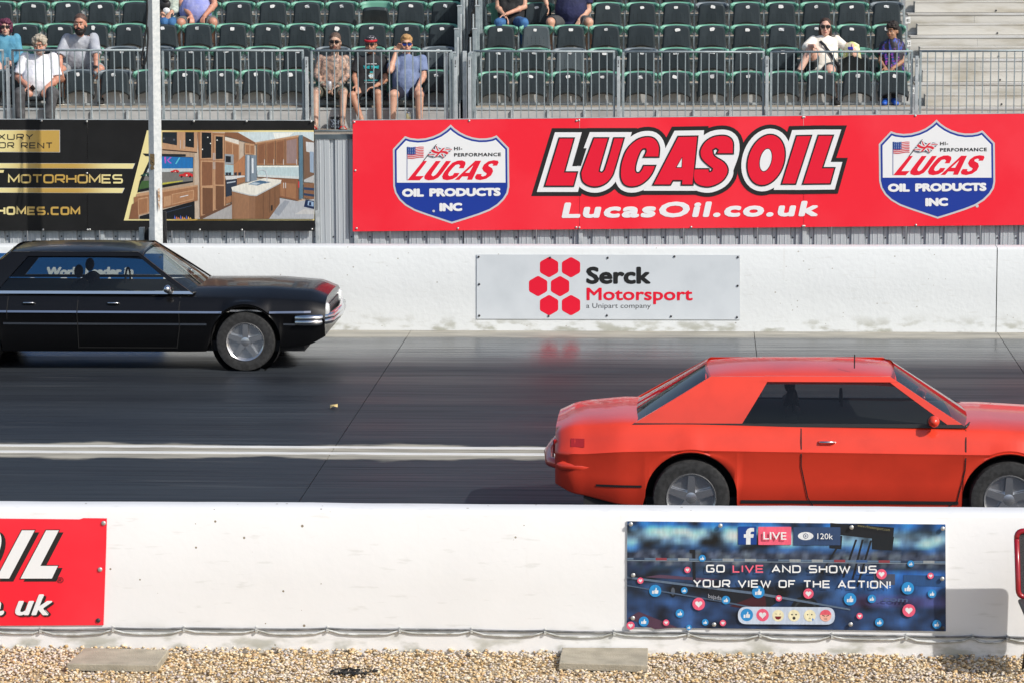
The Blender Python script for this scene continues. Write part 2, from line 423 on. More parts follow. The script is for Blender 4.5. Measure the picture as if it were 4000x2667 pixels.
rub = mixc(t, ramp(t, st2, .54, .68, 0, .8), rub, (.009, .010, .012)); rub = mixc(t, ramp(t, noisen(t, oc, 34, 5, (.015, 1.3, 1)), .56, .70, 0, .5), rub, (.075, .085, .095))
rub = mixc(t, ramp(t, bigs, .4, .65, 0, .5), rub, (.024, .027, .031))
conc = mixc(t, ramp(t, noisen(t, oc, 5, 7, (.3, 1, 1)), .3, .7), (.40, .375, .31), (.27, .255, .215))
conc = mixc(t, ramp(t, st2, .56, .66, 0, .65), conc, (.08, .08, .075))
cm = mathn(t, 'MAXIMUM', cen, far)
groove = ramp(t, noisen(t, oc, .95, 3, (.012, 1, 1)), .36, .62); rub = mixc(t, mathn(t, 'MULTIPLY', groove, .55), rub, (.013, .014, .017))
rub = mixc(t, ramp(t, noisen(t, oc, 7, 8, (.05, 1.6, 1)), .60, .72, 0, .55), rub, (.085, .09, .095))
t.links.new(mixc(t, cm, rub, conc), b.inputs['Base Color'])
shiny = ramp(t, mathn(t, 'ADD', y, mathn(t, 'MULTIPLY', wv, .4)), 37.0, 39.0)
ro = ramp(t, st, .25, .8, .50, .60); ro = mathn(t, 'SUBTRACT', ro, mathn(t, 'MULTIPLY', shiny, .26)); t.links.new(mathn(t, 'ADD', mathn(t, 'MULTIPLY', shiny, .35), .17), b.inputs['Specular IOR Level']); ro = mathn(t, 'ADD', ro, mathn(t, 'MULTIPLY', cm, .35)); ro = mathn(t, 'ADD', ro, mathn(t, 'ADD', ramp(t, st2, .48, .66, 0, .16), mathn(t, 'MULTIPLY', groove, -.14)))
t.links.new(ro, b.inputs['Roughness'])
bp = t.nodes.new('ShaderNodeBump'); bp.inputs['Distance'].default_value = .0012; t.links.new(st2, bp.inputs['Height']); t.links.new(bp.outputs[0], b.inputs['Normal'])
M['track'] = m
XL, XR = -30, 34
mb = MB()
def seam_x(y, a): return a + (y-32)*0.0
joints = [-14.0, -9.4, -3.70, .66, 3.72, 8.0, 12.4]

xs = [XL]+joints+[XR]
m2 = None
for i in range(len(xs)-1):          # slabs poured in lengths, a narrow joint between them
    a = xs[i]+(.004 if i else 0); c = xs[i+1]-(.004 if i < len(xs)-2 else 0)
    mb.box(a, NY1, -.05, c, FY0, 0)
struct('track', mb, M['track'], 'rubbered dark drag strip with a bare concrete band between the lanes')
# painted lines between the lanes
m, t, b, oc = basemat('worn_white_line'); n = noisen(t, oc, 20, 6, (.08, 3, 1))
t.links.new(mixc(t, ramp(t, n, .54, .66, 0, .8), (.74, .74, .71), (.30, .28, .24)), b.inputs['Base Color']); b.inputs['Roughness'].default_value = .5; M['line'] = m
for yy in (31.60, 31.95):
    mb = MB(); mb.box(XL, yy-.055, .0, XR, yy+.055, .005); struct('lane_line', mb, M['line'], 'worn white line painted between the two lanes')

# near barrier with its rounded coping
def barrier(name, y0, y1, m, label, cuts, seed):
    root = thing(name, label, 'concrete barrier', (0, y0, 0)); rnd = random.Random(seed)
    for i in range(len(cuts)-1):
        mb = MB(); a, c = cuts[i]+.006, cuts[i+1]-.006; n = max(2, int((c-a)/.22)); vs = []
        prof = [(y0, -.06), (y0, .1), (y0, .5), (y0, WH-.03), (y0+.008, WH-.01), (y0+.03, WH), (y1-.03, WH), (y1-.008, WH-.01), (y1, WH-.03), (y1, -.06)]
        for j in range(n+1):
            xx = a+(c-a)*j/n; wz = .006*noise.noise(Vector((xx*.45, seed, 0)))+.003*noise.noise(Vector((xx*2.2, seed, 3)))
            wy = .0015*noise.noise(Vector((xx*.8, seed, 7)))
            for (yy, zz) in prof: vs.append((xx, yy+wy*(zz > .2), zz+(wz if zz > .9 else 0)))
        L = len(prof); fs = [(j*L+q, (j+1)*L+q, (j+1)*L+q+1, j*L+q+1) for j in range(n) for q in range(L-1)]
        fs += [tuple(reversed(range(L))), tuple(range(n*L, n*L+L))]
        mb.add(vs, [tuple(reversed(f)) for f in fs])
        mb.obj('barrier_section', m, root, smooth=35)
    return root
barrier('concrete_barrier', NY0, NY1, M['near_wall'], 'low white painted concrete barrier along the gravel in front', [-16, -8.2, 9.5, 20], 3)
jx = P(3893, 1140, FY0).x
barrier('concrete_barrier', FY0, FY1, M['far_wall'], 'low white painted concrete barrier beyond the track below the stands', [-22, jx-12.5, jx, jx+6.1, 24], 9)
mb = MB(); mb.box(jx-.007, FY0+.02, 0, jx+.007, FY0+.2, WH-.04)
o = mb.obj('joint_filler', M['dbolt']); tag(o, 'dark tar filler in the vertical joint of the far barrier', 'joint filler')

# gravel -----------------------------------------------------------------
mb = MB(); nx, ny = 90, 14; gx0, gx1, gy0, gy1 = -9, 9, 19.5, NY0
vs = [(gx0+(gx1-gx0)*i/nx, gy0+(gy1-gy0)*j/ny, -.012+.012*noise.noise(Vector((i*.5, j*.5, 0)))) for j in range(ny+1) for i in range(nx+1)]
mb.add(vs, [(j*(nx+1)+i, j*(nx+1)+i+1, (j+1)*(nx+1)+i+1, (j+1)*(nx+1)+i) for j in range(ny) for i in range(nx)])
M['gravel_bed'] = mat('gravel_bed', (.50, .39, .24), .95, 0, (.38, .29, .18), 60, lo=.4, hi=.6, bump=.01, bscale=120)
struct('gravel_bed', mb, M['gravel_bed'], 'sandy bed beneath the loose pebbles')
bm_v = []
import bmesh
bm = bmesh.new(); bmesh.ops.create_icosphere(bm, subdivisions=1, radius=1); iv = np.array([v.co[:] for v in bm.verts]); fi = np.array([[v.index for v in f.verts] for f in bm.faces]); bm.free()
def pebbles(name, n, x0, x1, y0, y1, smin, smax, label, biggerat=None):
    X = rng.uniform(x0, x1, n); Y = rng.uniform(y0, y1, n); S = smin+(smax-smin)*rng.beta(1.6, 4, n)
    if biggerat: S = np.where(rng.random(n) < .15*np.exp(-(y1-Y)/.10), S*1.5, S)
    n0 = np.array([noise.noise(Vector((a*.9, bb*1.6, 5))) for a, bb in zip(X, Y)])
    Z = rng.uniform(-.012, .012, n)+.014*n0+S*.25 + .035*np.clip((Y-(NY0-.14))/.14, 0, 1)*(rng.random(n) < .9)*.5
    A = rng.uniform(0, 2*np.pi, n); B_ = rng.normal(0, .35, n)
    el = np.stack([rng.uniform(.8, 1.35, n), rng.uniform(.7, 1.1, n), rng.uniform(.42, .75, n)], 1)
    jit = 1+rng.uniform(-.2, .2, (n, len(iv)))
    V = iv[None]*jit[..., None]*el[:, None]*S[:, None, None]
    ca, sa, cb, sb = np.cos(A), np.sin(A), np.cos(B_), np.sin(B_)
    y_ = V[..., 1]*cb[:, None]-V[..., 2]*sb[:, None]; z_ = V[..., 1]*sb[:, None]+V[..., 2]*cb[:, None]
    x_ = V[..., 0]*ca[:, None]-y_*sa[:, None]; y2 = V[..., 0]*sa[:, None]+y_*ca[:, None]
    y2 = np.minimum(y2+Y[:, None], NY0+.01)
    W = np.stack([x_+X[:, None], y2, z_+Z[:, None]], -1).reshape(-1, 3)
    F_ = (fi[None]+(np.arange(n)*len(iv))[:, None, None]).reshape(-1, 3)
    me = bpy.data.meshes.new(name); me.vertices.add(len(W)); me.vertices.foreach_set('co', W.astype(np.float32).ravel())
    me.loops.add(F_.size); me.loops.foreach_set('vertex_index', F_.astype(np.int32).ravel())
    me.polygons.add(len(F_)); me.polygons.foreach_set('loop_start', np.arange(0, F_.size, 3, dtype=np.int32)); me.update()
    me.polygons.foreach_set('use_smooth', np.ones(len(F_), bool))
    pal = np.array([[.70,.50,.26],[.62,.42,.20],[.76,.63,.43],[.74,.66,.52],[.48,.40,.32],[.74,.57,.35],[.50,.32,.17],[.60,.54,.48],[.72,.62,.46],[.60,.42,.20],[.30,.26,.21],[.62,.54,.50]])
    wt = np.array([.14,.11,.15,.12,.06,.13,.05,.06,.08,.07,.01,.05]); wt /= wt.sum()
    near = rng.choice(len(pal), n, p=wt); col = pal[near]*rng.uniform(.8, 1.15, (n, 1))
    lil = rng.random(n) < .3*(n0 > .02); col[lil] = np.array([.70, .59, .48])*rng.uniform(.85, 1.2, (lil.sum(), 1))
    ca_ = me.color_attributes.new('Col', 'FLOAT_COLOR', 'POINT'); cc = np.ones((n*len(iv), 4), np.float32); cc[:, :3] = np.repeat(np.clip(col, 0, .85), len(iv), 0)
    ca_.data.foreach_set('color', cc.ravel()); me.materials.append(M['pebble'])
    o = bpy.data.objects.new(name, me); C.objects.link(o); tag(o, label, 'gravel', kind='stuff'); return o
M['pebble'] = vcol('pebble_stone', .6, bump=.002, bscale=160)
pebbles('gravel', 27000, -5.2, 5.2, 21.7, NY0, .0085, .021, 'loose golden and grey pebbles along the foot of the near barrier', True)
pebbles('gravel', 2500, -9, 9, 19.6, 21.7, .02, .034, 'coarser loose pebbles nearer the camera')
# paving slabs lying on the gravel
def slab(quad, z, th, label, tiltz=0):
    v = [PZ(x, y, z) for x, y in quad]; c = sum(v, Vector())/4
    root = thing('paving_slab', label, 'paving slab', (c.x, c.y, z), 'concrete slabs on the gravel')
    mb = MB(); n = 10; vs = []
    def bil(u, w): return v[0]*(1-u)*(1-w)+v[1]*u*(1-w)+v[2]*u*w+v[3]*(1-u)*w
    for lay, ins, zz in ((0, .0, -th), (1, 0, -.006), (2, .006, 0)):
        for (ux, uy) in [(i/n, 0) for i in range(n)]+[(1, i/n) for i in range(n)]+[((n-i)/n, 1) for i in range(n)]+[(0, (n-i)/n) for i in range(n)]:
            q = bil(ux, uy); q = q+(c-q).normalized()*(ins+.004*noise.noise(q*9)); vs.append((q.x, q.y, z+zz+tiltz*(q.y-c.y)))
    L = 4*n; fs = [(l*L+i, l*L+(i+1) % L, (l+1)*L+(i+1) % L, (l+1)*L+i) for l in range(2) for i in range(L)]+[tuple(range(2*L, 3*L))]
    mb.add(vs, fs); o = mb.obj('slab_body', M['slab'], root, smooth=30); return root
M['slab'] = mat('weathered_concrete_slab', (.42, .375, .29), .85, 0, (.31, .28, .215), 7, lo=.35, hi=.65, bump=.006, bscale=90)
slab([(330, 2528), (660, 2535), (613, 2596), (262, 2590)], .055, .05, 'weathered concrete paving slab on the gravel below the red letters board')
slab([(2196, 2527), (2532, 2528), (2530, 2597), (2183, 2586)], .055, .05, 'weathered concrete paving slab on the gravel left of the blue live board')
# small things on the ground
mb = MB(); c = PZ(1372, 2628, .02); rnd = random.Random(4)
for i in range(34):
    q = c+Vector((rnd.gauss(0, .07), rnd.gauss(0, .03), rnd.uniform(0, .012))); mb.ell(q, (rnd.uniform(.01, .035), rnd.uniform(.008, .02), rnd.uniform(.006, .013)), 7, 5, rot=Matrix.Rotation(rnd.uniform(0, 3), 3, 'Z'))
for i in range(14): q = c+Vector((rnd.uniform(-.14, .16), rnd.gauss(0, .03), .012)); mb.tube([q, q+Vector((rnd.uniform(-.05, .05), .01, .02)), q+Vector((rnd.uniform(-.09, .09), .02, .005))], .003, 5)
tag(mb.obj('charred_clump', M['rubber']), 'scrap of shredded black rubber lying on the gravel', 'rubber scrap')
mb = MB(); c = PZ(1305, 1592, .01)
mb.add([c+Vector(q) for q in ((-.04, -.03, 0), (.0, -.05, .03), (.04, -.01, .01), (.035, .04, .04), (-.01, .05, .0), (-.045, .02, .03))], [(0, 1, 2, 3, 4, 5)])
tag(mb.obj('fallen_leaf', mat('leaf', (.55, .42, .18), .7)), 'small curled yellow leaf on the dark track', 'leaf')

# cables clipped along the near barrier ----------------------------------
M['cable_w'] = mat('painted_conduit', (.62, .63, .61), .5, 0, (.35, .35, .32), 30, (.5, 1, 1)); M['cable_d'] = mat('grey_cable', (.12, .125, .13), .6, 0, (.3, .3, .3), 8, lo=.5, hi=.7)
cl = [(-20, 2455), (160, 2457), (443, 2452), (720, 2452), (1003, 2454), (1280, 2453), (1563, 2456), (1843, 2458), (2130, 2462), (2400, 2466), (2690, 2470), (2970, 2474), (3250, 2478), (3540, 2482), (3800, 2484), (3935, 2487), (4200, 2492)]
for nm, off, sag, r, m, lab in (('cable', 0, .006, .0085, 'cable_d', 'dark upper cable clipped along the foot of the near barrier'), ('cable', 13, .020, .008, 'cable_w', 'pale lower cable sagging between clips along the near barrier')):
    mb = MB(); pts = []
    for i in range(len(cl)-1):
        for j in range(6):
            u = j/6; q = P(cl[i][0]*(1-u)+cl[i+1][0]*u, cl[i][1]*(1-u)+cl[i+1][1]*u+off*(.35 if (j == 0) else 1), NY0-.010)
            q.z -= sag*4*u*(1-u)*(1 if (i % 3) else .3); pts.append(q)
    mb.tube(pts, r, 8); tag(mb.obj(nm, M[m], smooth='all'), lab, 'cable', 'cables on the near barrier')
mb = MB(); mb.box(-.009, -.028, -.012, .009, 0, .012, b=.002); mb.box(-.006, -.012, .012, .006, 0, .03, b=.001)
src = mb.mesh('cable_clip', M['cable_w'])
for i, (x_, y_) in enumerate(cl[1:-1]):
    o = bpy.data.objects.new('cable_clip', src); C.objects.link(o); o.location = P(x_, y_+5, NY0)
    tag(o, 'small white cable clip, ' + ['first','second','third','fourth','fifth','sixth','seventh','eighth','ninth','tenth','eleventh','twelfth','thirteenth','fourteenth','fifteenth'][i] + ' from the left along the near barrier', 'cable clip', 'clips holding the cables')

# ================================================================ SIGNS ON THE NEAR BARRIER
# red letters board, bottom left
SD = NY0-.012
root = thing('sign_board', 'red board reading OIL in white shadowed letters, on the near barrier at left', 'sign', P(-200, 2440, SD), None)
edge = [(-700, 2028), (0, 2024), (310, 2027), (326, 2022), (417, 2023), (415, 2120), (409, 2300), (404, 2440), (0, 2442), (-700, 2446)]
sheet('sign_panel', edge, SD, M['red'], root, th=.008)
d = SD
def lit(pts, dx, dy, w, ol=3.0, holes=()):
    """white letter with black drop shadow"""
    sheet('letter_shadow', grow([(x+dx, y+dy) for x, y in pts], 2), d-.0012, M['print_black'], root)
    sheet('letter_edge', grow(pts, ol), d-.0024, M['print_black'], root)
    sheet('letter', pts, d-.0036, M['white'], root, holes=holes)
z = lambda x, y: (x/2.044, 1900+y/2.044)
lit([z(*q) for q in ((368, 346), (470, 346), (322, 630), (463, 630), (414, 731), (164, 731))], 15, 10, 1)
lit([z(*q) for q in ((175, 346), (277, 346), (73, 731), (-30, 731))], 15, 10, 1)
oc_ = [(-75+96*math.cos(a*math.pi/16)+(-math.sin(a*math.pi/16))*0+ -30*math.sin(a*math.pi/16)*-1*0 + 52*math.sin(-a*math.pi/16)*-1*.0, 2164+98*math.sin(a*math.pi/16)) for a in range(32)]
oc_ = [(x+(2164-y)*.45*1.0, y) for x, y in [(-72+64*math.cos(a*math.pi/16), 2164+98*math.sin(a*math.pi/16)) for a in range(32)]]
oi_ = [(x+(2164-y)*.45, y) for x, y in [(-72+22*math.cos(a*math.pi/16), 2164+56*math.sin(a*math.pi/16)) for a in range(32)]]
lit(oc_, 15, 10, 1, holes=[oi_])
# .co.uk
for s, x0, x1 in (('uk', 52, 222), ('o.', -62, 44), ('c', -135, -70)):
    text(s, x0+8, 2407, x1+8, 2407, 84, d-.0048, 'print_black', root, bold=.075, shear=.38)
    text(s, x0, 2401, x1, 2401, 84, d-.0060, 'white', root, bold=.045, shear=.38)
text('®', 222, 2275, 248, 2275, 22, d-.004, 'print_black', root)
bolts([(405, 2041), (391, 2222)], d-.002, root, 'bolt', .017); bolts([(384, 2421)], d-.002, root, 'dbolt', .017)

# blue live board
root = thing('sign_board', 'dark blue board inviting viewers to go live, on the near barrier at right', 'sign', P(3070, 2450, SD))
bx = [(2449, 2033), (3072, 2040), (3694, 2046), (3695, 2300), (3696, 2465), (3072, 2456), (2447, 2449)]
sheet('sign_panel', bx, SD, M['white'], root, th=.008)
pr = Print(SD-.0005, step=.0005)
def T(x, y): return (x/1.3835+2300, y/1.3835+1950)
def row(u, v):   # board coordinates 0..1 -> pixels
    a = (2450+u*1243, 2034+u*12); c = (2448+u*1247, 2448+u*16); return (a[0]*(1-v)+c[0]*v, a[1]*(1-v)+c[1]*v)
def strip(u0, v0, u1, v1, col): pr.p([row(u0, v0), row(u1, v0), row(u1, v1), row(u0, v1)], col)
skyc = [(26,72,126), (60,110,156), (98,136,166), (118,148,170), (92,126,156), (64,100,138), (36,68,108)]
rnd = random.Random(11)
cells = []
def cellcol(u, v):
    q = noise.fractal(Vector((u*13, v*7, 2)), 1, 2, 4); q2 = noise.fractal(Vector((u*34, v*18, 4)), 1, 2, 3)
    if v < .27:
        a = skyc[min(6, int(v/.27*6.9))]; s = 1.1+1.5*q+.6*q2; s *= .9 if u > .6 else 1
        return lin(*[max(8, min(205, c*s)) for c in a])
    if v < .40:
        s = .6+1.0*abs(q2)+rnd.random()*.7; a = (22, 30, 46) if rnd.random() < .6 else (78, 88, 108); 
        return lin(*[min(150, c*s) for c in a])
    if v < .46: return lin(*[c*(.8+.3*rnd.random()) for c in (38, 58, 84)])
    blue = max(0, 1-math.hypot((u-.86)/.30, (v-.40)/.4))
    a = Vector((30, 50, 78))*(1+1.1*q+.5*q2)+Vector((14, 70, 140))*blue
    if v > .72: a = a*.9+Vector((6, 12, 24))
    if u > .7 and .68 < v < .78: a += Vector((30, 2, 8))
    return lin(*[max(6, min(200, c)) for c in a])
NU, NV = 110, 40
mbx = MB(); cols = []
for j in range(NV):
    for i in range(NU):
        q = [row((i+a)/NU, (j+c)/NV) for a, c in ((0, 0), (1, 0), (1, 1), (0, 1))]
        mbx.add([P(x, y, SD-.001) for x, y in q], [(3, 2, 1, 0)]); cols.append(cellcol((i+.5)/NU, (j+.5)/NV))
o = mbx.obj('printed_picture', M['print'], root); 
# weld so the print blends from cell to cell
me = o.data; ca = me.color_attributes.new('Col', 'FLOAT_COLOR', 'CORNER'); arr = np.ones((len(me.loops), 4), np.float32); cg = np.array(cols).reshape(NV, NU, 3)
cgp = np.pad(cg, ((1, 1), (1, 1), (0, 0)), 'edge'); vcg = (cgp[:-1, :-1]+cgp[1:, :-1]+cgp[:-1, 1:]+cgp[1:, 1:])/4
li = 0
for j in range(NV):
    for i in range(NU):
        cs = [vcg[j+1, i], vcg[j+1, i+1], vcg[j, i+1], vcg[j, i]]
        for q in range(4): arr[li, :3] = cs[q]; li += 1
ca.data.foreach_set('color', arr.ravel())
pr = Print(SD-.0015, step=.00012)
# dragster wing, stays and big wheel
dk = lin(18, 22, 30)
pr.p([T(1305, 125), T(1650, 150), T(1645, 205), T(1560, 212), T(1305, 185)], dk); pr.p([T(1530, 190), T(1650, 200), T(1640, 275), T(1530, 268)], lin(14, 22, 30)); pr.p([T(1300, 190), T(1370, 195), T(1365, 268), T(1300, 262)], lin(16, 24, 34))
for a, c in ((T(1440, 215), T(1370, 420)), (T(1475, 215), T(1420, 430)), (T(1350, 235), T(1250, 400)), (T(1520, 220), T(1445, 470))): pr.p([a, (a[0]+8, a[1]), (c[0]+8, c[1]), c], dk)
pr.p([T(640, 520), T(650, 475), T(1000, 470), T(1010, 560), T(980, 580), T(640, 548)], lin(22, 26, 36)); pr.p([T(760, 575), T(950, 500), T(960, 580), T(850, 590)], lin(66, 22, 34))
pr.p([T(385, 405), T(700, 430), T(640, 440), T(300, 418)], lin(86, 62, 84)); pr.p([T(210, 640), T(270, 605), T(480, 690), T(360, 700)], lin(80, 52, 72))
pr.p([T(545, 270), T(575, 270), T(578, 440), T(562, 440), T(560, 290), T(545, 288)], dk)
x_, y_ = T(1170, 600); pr.circ(x_, y_, 58, lin(16, 20, 28), 24); pr.circ(x_, y_, 46, lin(48, 52, 58)); pr.circ(x_, y_, 38, lin(14, 17, 24))
x_, y_ = T(455, 495); pr.circ(x_, y_, 24, dk, sx=.55); pr.circ(x_, y_, 15, lin(84, 92, 104), sx=.5)
pr.p([T(1540, 400), T(1655, 402), T(1655, 460), T(1540, 458)], lin(70, 78, 98)); pr.p([T(1700, 405), T(1928, 412), T(1928, 470), T(1700, 462)], lin(38, 78, 128))
strip(0, .345, 1, .362, lin(96, 118, 142)); strip(0, .366, 1, .373, lin(130, 146, 160))
for i_ in range(14): strip(.02+i_*.07, .342, .055+i_*.07, .366, lin(*rnd.choice([(140, 60, 70), (60, 92, 140), (150, 156, 160), (44, 60, 84)])))
pr.p([row(0, .52), row(.42, .66), row(.70, .80), row(.70, .815), row(.42, .685), row(0, .54)], lin(92, 110, 132)); pr.p([row(0, .60), row(.30, .74), row(.52, .86), row(.52, .875), row(.30, .755), row(0, .612)], lin(74, 92, 116))
x_, y_ = row(.2, .7)
# badges at the top
def rrect(x0, y0, x1, y1, col, r=6): pr.p(rc([(x0, y0), (x1, y0), (x1, y1), (x0, y1)], r, 3, True), col)
a = T(807, 144); c = T(907, 242); rrect(a[0], a[1], c[0], c[1], lin(8, 62, 140), 3)
a = T(916, 146); c = T(1094, 244); rrect(a[0], a[1], c[0], c[1], lin(240, 98, 124), 3)
a = T(1106, 148); c = T(1360, 246); rrect(a[0], a[1], c[0], c[1], lin(46, 70, 108), 3)
wh = (.76, .78, .79)
pr.p([T(850, 242), T(850, 205), T(838, 205), T(838, 186), T(850, 186), T(850, 172), T(858, 158), T(872, 152), T(893, 152), T(893, 172), T(880, 172), T(874, 178), T(874, 186), T(892, 186), T(889, 205), T(874, 205), T(874, 242)], wh)
pr.p([T(1130+42*(1-math.cos(i*math.pi/12)), 196-22*math.sin(i*math.pi/12)) for i in range(24)], wh)
x_, y_ = T(1172, 196); pr.circ(x_, y_, 10, lin(46, 70, 108)); pr.circ(x_, y_, 7.5, wh); pr.circ(x_, y_, 4, lin(120, 130, 150))
def like(x, y, r):
    x, y = T(x, y); r /= 1.3835; pr.circ(x, y, r, lin(38, 140, 205)); s = r*.5
    pr.p([(x-s, y-.05*s), (x-.45*s, y-.05*s), (x-.45*s, y+.95*s), (x-s, y+.95*s)], wh)
    pr.p([(x-.3*s, y+.9*s), (x-.3*s, y-.05*s), (x+.1*s, y-.5*s), (x+.15*s, y-1.05*s), (x+.5*s, y-.85*s), (x+.45*s, y-.2*s), (x+1.05*s, y-.15*s), (x+.95*s, y+.8*s), (x+.6*s, y+.95*s)], wh)
def heart(x, y, r):
    x, y = T(x, y); r /= 1.3835; pr.circ(x, y, r, lin(232, 92, 122)); s = r*.036
    pr.p([(x+s*16*math.sin(i*math.pi/10)**3, y-s*(13*math.cos(i*math.pi/10)-5*math.cos(i*math.pi/5)-2*math.cos(3*i*math.pi/10)-math.cos(4*i*math.pi/10))) for i in range(20)], wh)
for q in ((613,316,19),(359,492,33),(516,490,18),(741,542,23),(916,498,34),(492,614,23),(297,658,27),(629,662,18),(1412,537,34),(1530,535,23),(1570,662,23),(1740,346,18),(1724,478,34),(1855,508,23),(1881,673,24),(541,690,15)): like(*q)
for q in ((533,379,17),(279,437,17),(594,563,34),(418,664,17),(725,666,17),(1027,532,17),(1187,507,28),(1582,402,28),(1847,411,17),(1730,598,35),(1464,628,17),(226,680,22)): heart(*q)
# row of faces in a pill
a = T(806, 578); c = T(1330, 672); pr.p(rc([a, (c[0], a[1]+2), (c[0], c[1]+2), (a[0], c[1])], 33, 6, True), lin(196, 208, 226))
like(854, 622, 34); heart(939, 623, 34)
for i, x in enumerate((1023, 1109, 1194, 1280)):
    X, Y = T(x, 626); pr.circ(X, Y, 23, lin(236, 228, 190) if i < 3 else lin(236, 178, 160)); dkc = lin(40, 36, 34)
    if i == 3: pr.p([(X+22*math.cos(a_*math.pi/8-math.pi), Y-3+20*math.sin(a_*math.pi/8-math.pi)) for a_ in range(9)], lin(226, 92, 108))
    for s in (-1, 1):
        if i == 0: pr.p([(X+s*13, Y-10), (X+s*4, Y-6), (X+s*13, Y-3), (X+s*7, Y-6)], dkc)
        elif i == 3: pr.p([(X+s*14, Y-4), (X+s*3, Y+1), (X+s*3, Y+4), (X+s*13, Y)], dkc)
        else: pr.circ(X+s*8, Y-4, 3.2 if i == 1 else 2.6, dkc)
    if i == 0: pr.p([(X-13, Y+3), (X+13, Y+3), (X+9, Y+13), (X, Y+16), (X-9, Y+13)], lin(120, 30, 40))
    if i == 1: pr.circ(X, Y+10, 6, dkc)
    if i == 2: pr.p([(X-6, Y+13), (X, Y+9), (X+6, Y+13), (X, Y+11)], dkc); pr.p([(X+12, Y+8), (X+16, Y+17), (X+12, Y+20), (X+8, Y+17)], lin(50, 130, 210))
    if i == 3: pr.p([(X-6, Y+12), (X+6, Y+12), (X+6, Y+14), (X-6, Y+14)], dkc)
o = pr.obj('printed_graphics', root)
dd = SD - .0015 - pr.n*.00012 - .001
text('LIVE', *T(943, 214), *T(1068, 216), 30, dd, 'white', root, bold=.02)
text('120k', *T(1235, 212), *T(1320, 214), 23, dd, 'white', root, bold=.01)
text('www.rfmotorsport.com', *T(1452, 145), *T(1628, 170), 11, dd, mat('olive_print', (.20, .18, .08), .5), root, shear=.1)
text('bajada', *T(645, 530), *T(718, 543), 17, dd, mat('pale_print', (.34, .36, .42), .5), root, bold=.02)
text('.com', *T(1572, 548), *T(1728, 554), 20, dd, mat('dim_blue_print', (.07, .11, .22), .5), root, bold=.04, shear=.2)
M['pink'] = mat('printed_pink', (.84, .13, .20), .45)
square_text('GO LIVE AND SHOW US', 2761, 2231, 3423, 2235, 25, dd, 'white', root, wt=.22, cols={3: 'pink', 4: 'pink', 5: 'pink', 6: 'pink'})
square_text('YOUR VIEW OF THE ACTION!', 2710, 2289, 3477, 2294, 25, dd, 'white', root, wt=.22)
bolts([T(227, 132), T(711, 140), T(1420, 149), T(1913, 156), T(240, 407), T(1910, 427), T(238, 639), T(677, 674), T(1415, 673)], dd, root, 'bolt', .016)
bolts([T(1912, 694)], dd, root, 'dbolt', .016)

# folding chair standing against the near barrier at the right edge, only its rim in frame
croot = P(4000, 2340, NY0-.42); root = thing('folding_chair', 'red framed folding chair with black mesh back at the right edge', 'chair', (croot.x+.2, NY0-.62, 0))
M['redframe'] = mat('red_tube_paint', (.30, .004, .012), .25, 0, coat=.6)
m, t, b, oc = basemat('black_mesh_fabric'); v = t.nodes.new('ShaderNodeTexVoronoi'); v.inputs['Scale'].default_value = 140; t.links.new(oc, v.inputs[0])
t.links.new(mixc(t, ramp(t, v.outputs['Distance'], .25, .5), (.006, .006, .006), (.05, .05, .055)), b.inputs['Base Color']); b.inputs['Roughness'].default_value = .6; M['mesh'] = m
fd = NY0-.42; TL = P(3970, 2072, fd); BL = P(3978, 2330, fd); wd = .50
fr = rc([(TL.x, TL.z), (TL.x+wd, TL.z+.01), (TL.x+wd-.01, BL.z), (BL.x, BL.z)], .055, 5, True)
mb = MB(); mb.tube([(x, fd, zz) for x, zz in fr]+[(fr[0][0], fd, fr[0][1])], .020, 10); mb.obj('back_frame', M['redframe'], root, smooth='all')
mb = MB(); mb.poly([(x, fd, zz) for x, zz in fr]); mb.poly([(x, fd+.012, zz) for x, zz in fr]); mb.obj('mesh_back', M['mesh'], root)
mb = MB(); sz = BL.z-.01; mb.box(TL.x+.02, fd-.44, sz-.03, TL.x+wd-.02, fd-.01, sz, b=.008); mb.obj('seat', M['mesh'], root)
for s in (0, 1):
    xx = TL.x+.07+s*(wd-.14)
    mb = MB(); mb.tube([(xx, fd-.42, sz-.015), (xx, fd+.05, .01)], .012, 8); mb.obj('leg', M['blackp'], root, smooth='all')
    mb = MB(); mb.tube([(xx+.02, fd+.01, BL.z+.03), (xx+.02, fd-.44, .01)], .012, 8); mb.obj('leg', M['blackp'], root, smooth='all')
# ================================================================ SIGNS ON THE FAR BARRIER
SD = FY0-.012
root = thing('sign_board', 'pale grey board with six red hexagons, on the far barrier', 'sign', P(2376, 1248, SD))
M['greyboard'] = mat('pale_grey_board', (.62, .66, .69), .4, 0, (.55, .59, .62), 3, lo=.45, hi=.8)
sheet('sign_panel', [(1862, 995), (2890, 997), (2891, 1249), (1862, 1246)], SD, M['greyboard'], root, th=.006)
def T(x, y): return (x/1.96+1800, y/1.96+920)
hx = []
for cx, cy in ((676, 244), (844, 245), (592, 389), (760, 390), (676, 535), (844, 535)):
    pts = [T(cx+81*math.sin(a*math.pi/3), cy-81*math.cos(a*math.pi/3)*.985) for a in range(6)]
    sheet('hexagon', rc([(T(cx, cy)[0]+(p[0]-T(cx, cy)[0])*1.0, p[1]) for p in pts], 6, 2, True), SD-.0015, M['letter_red'], root)
text('Serck', *T(960, 372), *T(1455, 371), 68, SD-.002, 'print_black', root, bold=.055)
text('Motorsport', *T(963, 497), *T(1775, 498), 50, SD-.002, 'letter_red', root, bold=.032)
M['greyprint'] = mat('printed_grey', (.09, .095, .10), .5)
text('a Unipart company', *T(960, 556), *T(1455, 556), 19, SD-.002, 'greyprint', root, bold=-.004)
